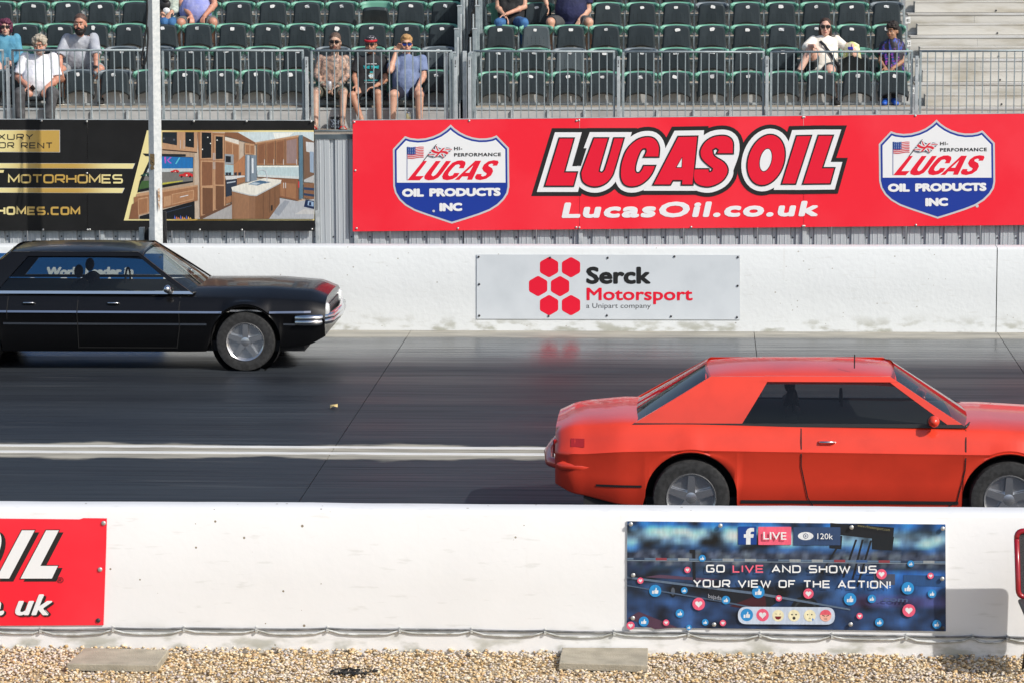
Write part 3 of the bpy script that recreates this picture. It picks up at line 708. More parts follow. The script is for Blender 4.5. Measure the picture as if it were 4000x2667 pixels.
bolts([T(137, 164), T(684, 171), T(1125, 172), T(1636, 162), T(2122, 167), T(141, 374), T(2120, 386), T(142, 614), T(673, 617), T(1119, 613), T(1610, 620), T(2115, 627)], SD-.003, root, 'dbolt', .014)

root = thing('sign_board', 'blue board with white words, on the far barrier behind the black car', 'sign', P(0, 1240, SD))
M['midblue'] = mat('printed_mid_blue', (.010, .095, .29), .42)
sheet('sign_panel', [(-1000, 986), (638, 992), (638, 1240), (-1000, 1236)], SD, M['midblue'], root, th=.006)
ov = [(-160+232*math.cos(a*math.pi/18), 1128+72*math.sin(a*math.pi/18)) for a in range(36)]
sheet('oval_border', ov, SD-.0015, M['white'], root); sheet('oval', grow(ov, -5), SD-.003, M['letter_red'], root)
text('World Leader in', 178, 1081, 524, 1080, 38, SD-.002, 'white', root, bold=.08, shear=.12)
text('Race Fuel Technology', 112, 1122, 598, 1121, 38, SD-.002, 'white', root, bold=.08, shear=.12)
bolts([(628, 1004), (628, 1228)], SD-.003, root, 'dbolt', .014)

# ================================================================ CLADDING AND BIG SIGNS UNDER THE STANDS
CY = 42.75
M['clad'] = mat('corrugated_cladding', (.43, .465, .485), .5, .15, (.50, .535, .555), 3, (14, 1, .25), .35, .65)
M['clad_dark'] = mat('cladding_valley', (.20, .215, .22), .55, .2)
root = thing('cladding_wall', 'grey corrugated metal wall under the stands', 'wall', (0, CY, 0))
zt_ = P(2000, 545, CY).z; p0 = P(1240, 900, CY).x; pitch = 72/12600*42.9*1.0
def clad_panel(x0, n, top):
    mb = MB(); y0 = CY; prof = []
    for i in range(n):
        a = x0+i*pitch; w = pitch
        for fx, dy in ((0, .0), (.04, -.035), (.17, -.035), (.18, -.041), (.205, -.041), (.215, -.035), (.44, -.035), (.45, -.041), (.475, -.041), (.485, -.035), (.72, -.035), (.76, 0), (.80, .0), (.80, -.008), (.96, -.008), (.96, 0)): prof.append((a+fx*w, y0+dy))
    L = len(prof); vs = [(x, y, -.05) for x, y in prof]+[(x, y, top) for x, y in prof]
    mb.add(vs, [(i, i+1, L+i+1, L+i) for i in range(L-1)]); return mb
xx = p0-pitch*60; k = 0
while xx < 9.5:
    top = zt_; mb = clad_panel(xx+.001, 4, top); mb.obj('cladding_panel', M['clad'], root); xx += 4*pitch; k += 1
mb = MB()
for i in range(-60, 90):
    xs_ = p0+i*pitch+pitch*.88
    if xs_ > 9.4: break
    for py in ((927,) if not (1228 < (xs_*12600/42.9+2000+0) < 1378) else (635, 927)):
        q = P(2000, py, CY-.008); mb.lathe([(.012, 0), (.012, -.006), (.001, -.008)], 7, 'y', (xs_, CY-.008, q.z))
o = mb.obj('screws', M['dbolt'], root); o['kind'] = 'stuff'
for px in (400, 1240, 1391, 2268, 3142):   # pale posts that carry the sign joints
    a = P(px, 900, CY-.06).x; mb = MB(); mb.box(a-.028, CY-.075, -.05, a+.028, CY-.045, P(px, 880, CY).z+.2, b=.004); mb.obj('sign_post', M['galv_light'], root)
a = P(1228, 540, CY).x-1; c = P(1378, 540, CY).x+.4; q = P(1300, 527, CY-.05)
mb = MB(); mb.box(-14, CY-.05, P(1300, 545, CY-.05).z, 9.6, CY+.02, q.z, b=.004); mb.obj('edge_beam', M['beam'], root)

SD = CY-.12
# ---- red sign
root = thing('sign_board', 'long red board with two shields and outlined words below the right stand', 'sign', P(2700, 900, SD))
def ys(x): return 472-(x-1378)*27/2622, 905-(x-1378)*25/2622
xb = [1378, 2264, 3139, 4020, 4900]
for i in range(4):
    a, c = xb[i]+(.6 if i else 0), xb[i+1]-.6
    sheet('sign_panel', [(a, ys(a)[0]), (c, ys(c)[0]), (c, ys(c)[1]), (a, ys(a)[1])], SD, M['red'], root, th=.02)
    sheet('edge_strip', [(a, ys(a)[0]-2.5), (c, ys(c)[0]-2.5), (c, ys(c)[0]), (a, ys(a)[0])], SD-.002, M['galv_light'], root, th=.02)
def shield(cx0, cy0, sc_):
    Q = lambda x, y: (cx0+x*sc_, cy0+y*sc_)
    A = [(1297,163),(1350,215),(1420,265),(1500,305),(1590,335),(1680,349),(1770,347),(1840,335),(1908,307),(2072,475),(2078,990),(2060,1080),(2010,1160),(1930,1240),(1820,1310),(1680,1365),(1500,1425),(1312,1482),(1120,1418),(960,1365),(810,1310),(690,1240),(610,1165),(555,1075),(532,980),(527,490),(688,318),(760,343),(860,355),(960,347),(1060,320),(1150,280),(1230,225)]
    A = [Q(*a) for a in A]; dd = SD-.002
    sheet('shield_rim', A, dd, M['silver'], root)
    B = grow(A, -7.2*sc_/.2934); sheet('shield_field', B, dd-.0015, M['blue'], root)
    Cc = grow(A, -14.5*sc_/.2934); ymid = Q(0, 937)[1]
    sl_ = -.0095
    top = [p for p in Cc if p[1] < ymid-3]
    ly = [p for p in top if p[0] < cx0+1000*sc_]; 
    lo_ = (min(p[0] for p in top), ymid+3*sc_); hi_ = (max(p[0] for p in top), ymid-8*sc_)
    # keep winding: split ring at the flat edge
    i0 = [i for i, p in enumerate(Cc) if p[1] < ymid-3]
    ring = Cc; n = len(ring); out = []
    for i in range(n):
        a, c = ring[i], ring[(i+1) % n]; ia, ic = a[1] < ymid-3, c[1] < ymid-3
        if ia: out.append(a)
        if ia != ic:
            t_ = (ymid-a[1])/(c[1]-a[1]); out.append((a[0]+(c[0]-a[0])*t_, ymid))
    sheet('shield_top', out, dd-.003, M['white'], root)
    d2 = dd-.0045
    # letters of the inner word, slanted brush capitals
    W = [[(930,648),(983,648),(830,850),(940,848),(885,905),(720,905)]]
    def ell_ring(cx, cy, rx, ry, w_, a0, a1, sh, n=14):
        o_ = []; 
        for i in range(n+1):
            a_ = R(a0+(a1-a0)*i/n); o_.append((cx+rx*math.cos(a_)-sh*ry*-math.sin(a_), cy-ry*math.sin(a_)))
        for i in range(n+1):
            a_ = R(a1+(a0-a1)*i/n); o_.append((cx+(rx-w_)*math.cos(a_)+sh*(ry-w_*.8)*math.sin(a_), cy-(ry-w_*.8)*math.sin(a_)))
        return o_
    W.append([(1100,648),(1165,648),(1055,800),(1040,835),(1060,852),(1095,835),(1120,805),(1235,648),(1303,648),(1180,815),(1130,870),(1070,900),(1000,906),(950,890),(945,855),(970,815)])
    W.append([(1495,690),(1470,745),(1405,745),(1425,710),(1405,692),(1365,700),(1320,745),(1275,800),(1262,835),(1285,850),(1325,838),(1345,808),(1415,808),(1385,855),(1320,892),(1250,904),(1195,892),(1182,855),(1205,805),(1260,735),(1320,672),(1390,643),(1450,640),(1490,658)])
    for w_ in W: sheet('letter', [Q(*q) for q in w_], d2, M['letter_red'], root)
    sheet('letter', [Q(*q) for q in ((1625,645),(1702,645),(1582,898),(1515,898),(1530,855),(1450,855),(1412,900),(1350,900))], d2, M['letter_red'], root, holes=[[Q(*q) for q in ((1600,705),(1545,805),(1490,805))]])
    sheet('letter', [Q(*q) for q in ((1935,668),(1915,710),(1855,712),(1865,690),(1840,683),(1805,695),(1800,715),(1850,745),(1862,785),(1835,840),(1770,885),(1690,903),(1630,892),(1618,860),(1645,822),(1710,822),(1700,845),(1725,855),(1765,840),(1778,815),(1735,785),(1715,745),(1740,695),(1800,652),(1870,638),(1925,645))], d2, M['letter_red'], root)
    def bl(x, y): return Q(x, y)
    text('HI-', *Q(1343, 506), *Q(1452, 504), 47*sc_, d2, 'print_black', root, bold=.045, space=1.15)
    text('PERFORMANCE', *Q(1343, 590), *Q(1967, 584), 47*sc_, d2, 'print_black', root, bold=.045, space=1.12)
    text('OIL', *Q(648, 1127), *Q(940, 1124), 112*sc_, d2, 'white', root, bold=.095)
    text('PRODUCTS', *Q(1012, 1123), *Q(1962, 1114), 112*sc_, d2, 'white', root, bold=.095)
    text('INC', *Q(1147, 1318), *Q(1450, 1314), 112*sc_, d2, 'white', root, bold=.095)
    # flags on their poles
    pf = Print(d2, step=.0004); red = (.72, .02, .04); nv = (.012, .018, .10); whc = (.76, .77, .77)
    pf.p([Q(712, 460), Q(720, 460), Q(720, 905), Q(712, 905)], (.01, .05, .30))
    wave = lambda u: 9*math.sin(u*5.2+.3)
    for i in range(7):
        y0_ = 462+i*22; x0_ = 722 if i > 3 else 830
        pts = [(x0_+(938-x0_)*j/8, y0_+wave((x0_+(938-x0_)*j/8-722)/216)+4) for j in range(9)]
        pf.p([Q(x, y) for x, y in pts]+[Q(x, y+11) for x, y in pts[::-1]], red)
    pts = [(722+108*j/5, 460+wave(j/10)-4) for j in range(6)]
    pf.p([Q(x, y) for x, y in pts]+[Q(x, y+100) for x, y in pts[::-1]], (.01, .06, .30))
    for i in range(4):
        for j in range(5): pf.circ(*Q(738+i*26, 474+j*20), 4*sc_, whc, 6)
    pf.p([Q(1105, 424), Q(1112, 428), Q(940, 648), Q(930, 645)], (.02, .02, .02))
    def F(u, v): return Q(1100+u*215-v*110, 447+u*52+v*115+18*math.sin(u*6.0))
    def flag(poly, col): pf.p([F(*p) for p in poly], col)
    def band(a, c, w_, col):
        dx, dy = c[0]-a[0], c[1]-a[1]; L_ = math.hypot(dx, dy); nx, ny = -dy/L_*w_/2, dx/L_*w_/2; pts = []
        for i in range(7): t_ = i/6; pts.append((a[0]+dx*t_+nx, a[1]+dy*t_+ny))
        for i in range(7): t_ = 1-i/6; pts.append((a[0]+dx*t_-nx, a[1]+dy*t_-ny))
        flag([(min(1, max(0, x)), min(1, max(0, y))) for x, y in pts], col)
    flag([(i/6, 0) for i in range(7)]+[(1-i/6, 1) for i in range(7)], nv)
    for w1, w2, cc in ((.26, .26, whc),): band((0, 0), (1, 1), w1, cc); band((0, 1), (1, 0), w1, cc)
    band((0, 0), (1, 1), .08, red); band((0, 1), (1, 0), .08, red)
    band((.5, 0), (.5, 1), .34, whc); band((0, .5), (1, .5), .40, whc); band((.5, 0), (.5, 1), .17, red); band((0, .5), (1, .5), .22, red)
    pf.obj('printed_flags', root)
shield(1380-0*.2934, 440, .2934)
shield(1380+(3434.5-1536.5)+0, 440-19.5, .2934*1.0)
sheet('registered_mark', [(1694+5*math.cos(a*math.pi/6), 825.5+5*math.sin(a*math.pi/6)) for a in range(12)], SD-.008, M['silver'], root)
sheet('registered_mark', [(3817+6*math.cos(a*math.pi/6), 806+6*math.sin(a*math.pi/6)) for a in range(12)], SD-.003, M['silver'], root)
# the big outlined words: pixel outlines traced letter by letter
Z1 = lambda x, y: (1350+x/1.7422, 430+y/1.7422)
Z2 = lambda x, y: (2600+x/1.68, 430+y/1.68)
def ellp(cx, cy, rx, ry, sh, n=40, a0=0, a1=360): return [(cx+rx*math.cos(R(a0+(a1-a0)*i/n))+sh*ry*math.sin(R(a0+(a1-a0)*i/n)), cy-ry*math.sin(R(a0+(a1-a0)*i/n))) for i in range(n+(a1-a0 != 360))]
L1 = [Z1(*q) for q in ((1457,197),(1550,197),(1485,428),(1572,428),(1548,516),(1360,516))]
Lo = L1
Uo = [Z1(*q) for q in ((1692,196),(1784,196),(1725,400),(1728,425),(1745,430),(1762,415),(1770,395),(1800,300),(1829,196),(1890,196),(1830,400),(1808,455),(1770,498),(1715,520),(1660,516),(1618,488),(1606,440),(1615,400))]
Uf = [Z1(*q) for q in ((1692,196),(1890,196),(1830,400),(1808,455),(1770,498),(1715,520),(1660,516),(1618,488),(1606,440),(1615,400))]
Co = [Z1(*q) for q in ((2128,318),(2035,318),(2050,285),(2045,262),(2022,264),(2000,290),(1975,360),(1968,410),(1978,432),(1998,432),(2018,410),(2030,384),(2104,384),(2085,430),(2050,475),(2000,510),(1945,521),(1900,508),(1878,470),(1874,420),(1885,350),(1915,275),(1965,220),(2020,192),(2080,190),(2115,215),(2132,260))]
Cf = [Z1(*q) for q in ((2128,318),(2104,384),(2085,430),(2050,475),(2000,510),(1945,521),(1900,508),(1878,470),(1874,420),(1885,350),(1915,275),(1965,220),(2020,192),(2080,190),(2115,215),(2132,260))]
Ao = [Z1(*q) for q in ((2265,186),(2392,184),(2360,508),(2290,508),(2293,478),(2225,478),(2208,508),(2098,508))]
Ah = [Z1(*q) for q in ((2292,318),(2290,396),(2245,396))]
So = [Z2(*q) for q in ((440,285),(340,285),(352,262),(330,248),(305,262),(318,305),(380,345),(405,385),(400,425),(365,470),(300,500),(245,500),(200,480),(186,440),(190,392),(280,392),(285,412),(305,405),(312,385),(262,345),(235,310),(232,265),(260,215),(310,182),(370,172),(415,182),(440,215))]
Sf = [Z2(*q) for q in ((440,285),(405,385),(400,425),(365,470),(300,500),(245,500),(200,480),(186,440),(190,392),(232,265),(260,215),(310,182),(370,172),(415,182),(440,215))]
Oo = [Z2(*q) for q in ellp(660, 330, 118, 164, .17)]; Oh = [Z2(*q) for q in ellp(657, 330, 42, 78, .17, 24)]
Io = [Z2(*q) for q in ((862,175),(952,173),(850,484),(766,484))]
L2 = [Z2(*q) for q in ((1005,172),(1095,172),(1025,385),(1105,385),(1078,482),(905,484))]
def smooth_poly(pts, lim=58):
    out = []; L = len(pts); V_ = [Vector(p) for p in pts]
    ang = [math.degrees((V_[i]-V_[i-1]).angle(V_[(i+1) % L]-V_[i], 0)) for i in range(L)]
    for i in range(L):
        p0_, p1_, p2_, p3_ = V_[i-1], V_[i], V_[(i+1) % L], V_[(i+2) % L]
        if ang[i] > lim: p0_ = p1_-(p2_-p1_)
        if ang[(i+1) % L] > lim: p3_ = p2_+(p2_-p1_)
        if ang[i] > lim and ang[(i+1) % L] > lim: out.append(tuple(p1_)); continue
        for j in range(3):
            t_ = j/3; out.append(tuple(.5*((2*p1_)+(p2_-p0_)*t_+(2*p0_-5*p1_+4*p2_-p3_)*t_*t_+(3*p1_-p0_-3*p2_+p3_)*t_**3)))
    return out
Uo, Uf, Co, Cf, So, Sf = [smooth_poly(q) for q in (Uo, Uf, Co, Cf, So, Sf)]
Af = [Z1(*q) for q in ((2265,186),(2392,184),(2360,508),(2098,508))]
fill = [Lo, Uf, Cf, Af, Sf, Oo, Io, L2]; outl = [(L1, []), (Uo, []), (Co, []), (Ao, [Ah]), (So, []), (Oo, [Oh]), (Io, []), (L2, [])]
q0 = SD-.002
for i, f in enumerate(fill): sheet('word_outline', grow(f, 41), q0-.0006*i, M['print_black'], root)
for i, f in enumerate(fill): sheet('letter_backing', grow(f, 25), q0-.006-.0006*i, M['white'], root)
sheet('word_gap', [Z1(*q) for q in ((1640,262),(1580,262),(1545,378),(1602,382))], q0-.0115, M['print_black'], root)
for i, (f, h) in enumerate(outl): sheet('letter_edge', grow(f, 5.5), q0-.0125-.0004*i, M['print_black'], root)
for i, (f, h) in enumerate(outl):
    sheet('letter', f, q0-.0165, M['letter_red'], root, holes=h)
    for hh in h: sheet('letter_counter', grow(hh, -3), q0-.018, M['white'], root); 
text('LucasOil.co.uk', 2193, 853, 3208, 846, 62, SD-.003, 'white', root, bold=.078, shear=.22, space=1.12)
bolts([(1384, 478), (1388, 667), (1393, 893), (1833, 473), (1789, 893), (2252, 473), (2262, 471), (2251, 889), (2263, 890), (3136, 459), (3142, 459), (3136, 884), (3142, 884), (2700, 888), (3576, 453), (3578, 880), (3136, 621), (3142, 621)], SD-.002, root)
# ---- black sign with the kitchen picture
root = thing('sign_board', 'long black and gold board with a kitchen picture below the left stand', 'sign', P(600, 900, SD))
xb = [-1200, -500, 341, 1228]
for i in range(3):
    a, c = xb[i]+.6, xb[i+1]-.6
    sheet('sign_panel', [(a, 468+a*.004), (c, 468+c*.004), (c, 903), (a, 901)], SD, M['blackboard'], root, th=.02)
    sheet('edge_strip', [(a, 465.5+a*.004), (c, 465.5+c*.004), (c, 468+c*.004), (a, 468+a*.004)], SD-.002, M['galv_light'], root, th=.02)
Zk = lambda x, y: (x/2.904, 440+y/2.904)
d1 = SD-.0015
def gp(pts, dd=d1, m='gold'): return sheet('gold_print', [Zk(*p) for p in pts], dd, M[m], root)
gp([(-900, 200), (680, 200), (681, 455), (-900, 450)], m='silver'); gp([(-900, 204), (675, 204), (676, 451), (-900, 446)], d1-.0015)
gp([(-900, 574), (1533, 580), (1506, 641), (-900, 633)], m='silver'); gp([(-900, 577), (1526, 583), (1502, 638), (-900, 630)], d1-.0015)
gp([(-900, 852), (1415, 858), (1388, 917), (-900, 910)], m='silver'); gp([(-900, 855), (1408, 861), (1384, 914), (-900, 907)], d1-.0015)
gp([(-900, 652), (47, 655), (38, 686), (-900, 682)])
d2 = d1-.003
sq_ = lambda s, a, c, h, m, **kw: square_text(s, *Zk(*a), *Zk(*c), h/2.904, d2, m, root, **kw)
sq_('LUXURY', (-215, 306), (370, 308), 58, 'print_black', wt=.2); sq_('FOR RENT', (-95, 402), (592, 406), 58, 'print_black', wt=.2)
sq_('MOTORHOMES', (100, 796), (1384, 798), 84, 'gold', wt=.23, gap=.30); sq_('MOTORHOMES.COM', (-600, 1152), (900, 1156), 74, 'gold', wt=.30, gap=.42)
# picture
K = lambda x, y: (500+x/2.6133, 440+y/2.6133)
frame = [Zk(1405, 1227), Zk(1852, 203), K(1896, 184), K(1902, 1104)]
sheet('gold_frame', [Zk(1405, 1227), (500+350/2.6133-60, 510.5), K(1897, 184), K(1902, 1104)], d1, M['gold'], root)
pk = Print(d1-.001, step=.00012); g = lambda s, c: pk.p([K(*q) for q in s], lin(*c))
TLx = 350-150
g([(5, 1088), (212, 620), (420, 200), (1896, 200), (1900, 1088)], (196, 178, 158))
wood, wd2, wd3, wl = (158, 112, 78), (134, 90, 62), (112, 76, 52), (190, 148, 112)
g([(1040, 200), (1896, 200), (1896, 300), (1740, 232), (1300, 305), (1120, 205)], (206, 220, 222))
g([(1480, 210), (1700, 205), (1640, 245), (1500, 270)], (238, 240, 232))
g([(350, 200), (712, 200), (705, 405), (350, 375)], wl); g([(350, 203), (500, 203), (500, 338), (350, 310)], (22, 34, 40)); g([(585, 203), (674, 203), (674, 362), (585, 350)], (16, 24, 28)); g([(350, 245), (490, 262), (486, 330), (350, 305)], (34, 38, 44))
for a, c in ((365, 268), (470, 280)): pk.circ(*K(a, c), 4, lin(92, 100, 108), 8)
g([(350, 375), (705, 405), (705, 415), (350, 388)], (70, 46, 32)); g([(350, 390), (680, 415), (680, 740), (350, 800)], (178, 154, 130))
for x in (532, 570): g([(x, 285), (x+5, 285), (x+5, 372), (x, 372)], (196, 196, 196))
g([(150, 420), (590, 428), (590, 452), (180, 448)], (28, 34, 38))
g([(120, 700), (240, 440), (668, 458), (664, 715), (350, 770), (95, 820)], (10, 16, 22))     # tv
g([(215, 560), (262, 448), (662, 462), (662, 580), (205, 580)], (30, 112, 178)); g([(205, 575), (662, 572), (662, 612), (190, 618)], (196, 204, 204)); g([(188, 612), (662, 604), (660, 700), (350, 735), (140, 742)], (118, 116, 112)); g([(140, 700), (350, 690), (350, 742), (105, 790)], (62, 96, 50)); g([(350, 720), (560, 695), (560, 705), (350, 740)], (186, 180, 70))
for pts, c in (([(370, 455), (388, 455), (388, 520), (376, 520)], (196, 86, 190)), ([(395, 490), (430, 458), (448, 458), (412, 490), (448, 522), (430, 522)], (180, 92, 200)), ([(480, 528), (520, 462), (534, 462), (494, 528)], (90, 196, 214))): g(pts, c)
for cx, cy, s in ((478, 602, .62), (592, 640, 1), (180, 640, .7)):
    col = (206, 44, 46) if cx > 300 else (28, 70, 62)
    g([(cx-72*s, cy+14*s), (cx-68*s, cy-4*s), (cx-30*s, cy-12*s), (cx-12*s, cy-26*s), (cx+28*s, cy-26*s), (cx+60*s, cy-14*s), (cx+72*s, cy-6*s), (cx+70*s, cy+18*s)], col)
    for dx in (-45, 42): pk.circ(*K(cx+dx*s, cy+17*s), 4.2*s, lin(20, 20, 22), 8)
    pk.circ(*K(cx+8*s, cy+2*s), 3.4*s, lin(230, 226, 210), 8)
g([(90, 830), (712, 740), (712, 760), (80, 866)], wl); g([(60, 866), (712, 755), (712, 900), (60, 1050)], wood); g([(40, 940), (100, 905), (110, 1088), (10, 1088)], wd2)
g([(100, 880), (208, 862), (208, 1030), (104, 1050)], wl); g([(108, 892), (200, 875), (200, 1020), (112, 1040)], wood)
g([(446, 835), (672, 790), (672, 890), (446, 945)], wl); g([(454, 842), (664, 800), (664, 882), (454, 934)], (170, 124, 88)); g([(530, 862), (615, 842), (615, 850), (530, 870)], (214, 214, 214)); g([(366, 862), (438, 848), (438, 948), (366, 965)], wl)
g([(120, 1060), (680, 905), (682, 1088), (118, 1088)], (14, 17, 22)); g([(390, 1020), (650, 950), (650, 953), (390, 1023)], (70, 88, 116))
for i in range(9): x = 470+i*20; g([(x, 1088), (x+6, 1050+10*(i % 3)), (x+18, 1088)], (232, 120+8*i, 96) if i % 3 else (90, 110, 200))
g([(712, 200), (990, 215), (1000, 955), (735, 1068), (728, 480)], wood)                       # tall cupboard
for x0, x1, y0, y1, c in ((752, 850, 205, 465, (16, 20, 24)), (895, 967, 245, 475, (16, 20, 24)), (755, 862, 505, 745, wd2), (892, 978, 508, 738, wd2), (760, 866, 770, 1040, wd3), (894, 980, 750, 985, wd3)):
    g([(x0-14, y0-12), (x1+12, y0-12), (x1+12, y1+14), (x0-14, y1+14)], wl); g([(x0, y0), (x1, y0+4), (x1, y1), (x0, y1+4)], c)
for x, y in ((815, 256), (842, 318), (910, 284), (632, 283), (760, 378)): pk.circ(*K(x, y), 2.6, lin(240, 240, 232), 8)
for x in (868, 884): g([(x, 415), (x+5, 415), (x+5, 490), (x, 490)], (206, 206, 206)); g([(x, 505), (x+5, 505), (x+5, 580), (x, 580)], (200, 200, 200))
g([(990, 205), (1120, 205), (1300, 310), (1300, 330), (990, 240)], wd2); g([(990, 250), (1130, 285), (1130, 330), (990, 300)], (222, 214, 200)); g([(988, 285), (1135, 330), (1135, 535), (988, 535)], wl); g([(996, 300), (1062, 318), (1062, 425), (996, 425)], wood); g([(1072, 322), (1128, 338), (1128, 530), (1072, 530)], wood)
g([(988, 425), (1078, 432), (1078, 532), (988, 530)], (150, 156, 160)); g([(996, 445), (1050, 450), (1050, 512), (996, 508)], (20, 24, 30))
g([(988, 532), (1078, 540), (1078, 640), (988, 640)], (168, 196, 202)); g([(1078, 540), (1195, 430), (1195, 650), (1078, 650)], (176, 122, 84)); g([(1190, 310), (1292, 325), (1292, 432), (1190, 430)], wl); g([(1200, 330), (1240, 335), (1240, 420), (1200, 418)], wood); g([(1250, 338), (1286, 342), (1286, 425), (1250, 422)], wood)
g([(1198, 432), (1312, 440), (1316, 705), (1198, 712)], (126, 140, 152)); g([(1218, 440), (1238, 441), (1236, 706), (1218, 708)], (188, 198, 206)); g([(1262, 470), (1280, 470), (1282, 620), (1264, 622)], (226, 232, 236)); g([(1250, 440), (1256, 440), (1256, 706), (1250, 706)], (60, 70, 80))
g([(990, 650), (1190, 645), (1192, 665), (1000, 695)], (214, 216, 214)); g([(996, 690), (1112, 680), (1112, 830), (1000, 862)], (40, 50, 66)); g([(1010, 715), (1098, 700), (1098, 712), (1010, 728)], (180, 190, 200)); g([(1112, 672), (1195, 660), (1195, 710), (1112, 740)], wood); g([(1000, 868), (1060, 850), (1060, 915), (1000, 935)], wood)
for x in (1010, 1040, 1098, 1140): g([(x-14, 615), (x+14, 612), (x+12, 645), (x-12, 647)], (44, 48, 58))
g([(1302, 312), (1740, 235), (1740, 252), (1302, 330)], wl)
for a, c in ((1318, 1405), (1410, 1500), (1506, 1600), (1606, 1734)):
    ya, yc = 318-(a-1318)*.155, 318-(c-1318)*.155; g([(a, ya), (c, yc), (c, 540), (a, 540)], wood); g([(a+12, ya+16), (c-12, yc+16), (c-12, 522), (a+12, 522)], wd2 if a < 1600 else (150, 126, 122)); g([(c-16, 480), (c-10, 480), (c-10, 535), (c-16, 535)], (210, 210, 208))
g([(1312, 545), (1742, 545), (1745, 655), (1320, 640)], (186, 206, 208)); g([(1316, 545), (1742, 545), (1742, 560), (1316, 560)], (236, 240, 230)); g([(1320, 638), (1745, 655), (1745, 680), (1322, 658)], (206, 214, 212)); g([(1322, 660), (1740, 682), (1740, 905), (1545, 865), (1540, 700)], wd2)
g([(1555, 715), (1600, 720), (1600, 860), (1555, 850)], wood); g([(1612, 722), (1712, 730), (1716, 885), (1612, 862)], wood); 
for x in (1586, 1606): g([(x, 718), (x+6, 718), (x+6, 775), (x, 775)], (216, 216, 214))
g([(1745, 235), (1785, 232), (1785, 880), (1750, 885)], (88, 122, 140)); g([(1785, 240), (1900, 300), (1900, 720), (1800, 690)], (120, 92, 72)); g([(1815, 300), (1898, 310), (1898, 420), (1820, 400)], (206, 208, 208)); g([(1855, 400), (1896, 405), (1896, 620), (1858, 610)], (150, 170, 190)); g([(1795, 690), (1900, 640), (1900, 720), (1800, 712)], (186, 186, 184)); g([(1795, 720), (1900, 725), (1900, 900), (1795, 870)], (134, 96, 70)); g([(1795, 765), (1900, 775), (1900, 800), (1795, 790)], (40, 62, 96)); g([(1795, 825), (1900, 838), (1900, 862), (1795, 848)], (40, 58, 88)); g([(1736, 705), (1750, 705), (1750, 770), (1736, 770)], (200, 60, 54))
g([(700, 1088), (1065, 935), (1065, 1088)], (168, 166, 164)); g([(735, 1068), (1055, 925), (1058, 945), (760, 1088), (735, 1088)], (106, 74, 54)); g([(1430, 1088), (1550, 875), (1740, 910), (1900, 885), (1900, 1088)], (176, 180, 184)); g([(1480, 1020), (1600, 900), (1650, 910), (1540, 1060)], (150, 156, 164)); g([(1700, 1040), (1800, 985), (1900, 1000), (1900, 1040)], (196, 196, 194)); g([(1812, 892), (1900, 905), (1900, 988), (1795, 965)], (18, 40, 78)); g([(1838, 905), (1896, 915), (1894, 962), (1832, 948)], (150, 176, 204)); g([(1850, 915), (1872, 918), (1870, 952), (1846, 948)], (18, 40, 78))
g([(1060, 800), (1300, 845), (1300, 1088), (1062, 1088)], (142, 104, 76)); g([(1300, 845), (1545, 720), (1550, 930), (1440, 1088), (1300, 1088)], (128, 90, 62)); g([(1085, 830), (1235, 855), (1235, 1088), (1085, 1088)], (152, 112, 82))
for x in (1378, 1445, 1498): y0_ = 845-(x-1300)*.51; g([(x, y0_), (x+5, y0_), (x+5, 1085-(x-1378)*.9), (x, 1085-(x-1378)*.9)], (84, 58, 40))
g([(1055, 765), (1390, 672), (1568, 690), (1560, 712), (1310, 845), (1250, 842), (1062, 795)], (228, 226, 214)); g([(1062, 795), (1250, 842), (1310, 845), (1560, 712), (1566, 722), (1312, 856), (1245, 852), (1060, 806)], (186, 190, 190))
g([(1225, 735), (1290, 708), (1390, 725), (1320, 748)], (96, 126, 152)); g([(1290, 705), (1350, 695), (1462, 712), (1395, 728)], (70, 104, 134)); g([(1240, 735), (1290, 716), (1350, 726), (1312, 740)], (180, 196, 206))
ribm = [(1418, 715), (1420, 640), (1408, 600), (1370, 583), (1335, 592), (1316, 625)]
for i in range(5): (x0, y0), (x1, y1) = ribm[i], ribm[i+1]; dx, dy = x1-x0, y1-y0; L_ = math.hypot(dx, dy); nx, ny = -dy/L_*4, dx/L_*4; g([(x0+nx, y0+ny), (x1+nx, y1+ny), (x1-nx, y1-ny), (x0-nx, y0-ny)], (206, 212, 216))
g([(1460, 950), (1476, 945), (1476, 1000), (1460, 1006)], (34, 30, 30))
pk.obj('printed_picture', root)
bolts([Zk(471, 97), Zk(985, 103), Zk(987, 690), Zk(489, 1331), Zk(994, 1331), Zk(1019, 1329), K(671, 91), K(1210, 91), K(1871, 93), K(733, 1198), K(1163, 1199), K(1879, 1192)], SD-.02, root)

# ---- pole and small post in front of the black sign
PD = 41.12
a = P(606, -250, PD); bq = P(607+2, 960, PD)
root = thing('lamp_pole', 'tall weathered grey square pole in front of the black board', 'pole', (bq.x, PD, 0))
mb = MB(); hw = 27.5/12600*PD*.98; vs = []
top = P(588, -900, PD)
for (c_, zz) in ((P(610, 1100, PD), 0.0), (top, top.z)):
    s_ = hw if zz == 0 else hw*.82
    for (ax, ay) in ((-1, .05), (-.97, -.02), (-.14, -.50), (-.08, -.53), (-.02, -.50), (.97, .18), (1, .22), (.94, .3), (.05, 1.12), (-.05, 1.12)): vs.append((c_.x+ax*s_, PD+ay*s_, zz))
L = 10; mb.add(vs, [(i, (i+1) % L, L+(i+1) % L, L+i) for i in range(L)]+[tuple(range(L, 2*L))]); mb.obj('pole_shaft', M['post'], root)
mb = MB(); q0_ = P(618, 740, PD-.08)
for (a_, b_) in ((0, 0),): mb.poly([Vector((q0_.x+dx, PD-hw*.28-.006+(dx)*.62-.012, q0_.z+dz)) for dx, dz in ((-.012, 0), (.012, .01), (.016, -.10), (.008, -.24), (-.002, -.30), (-.010, -.2))])
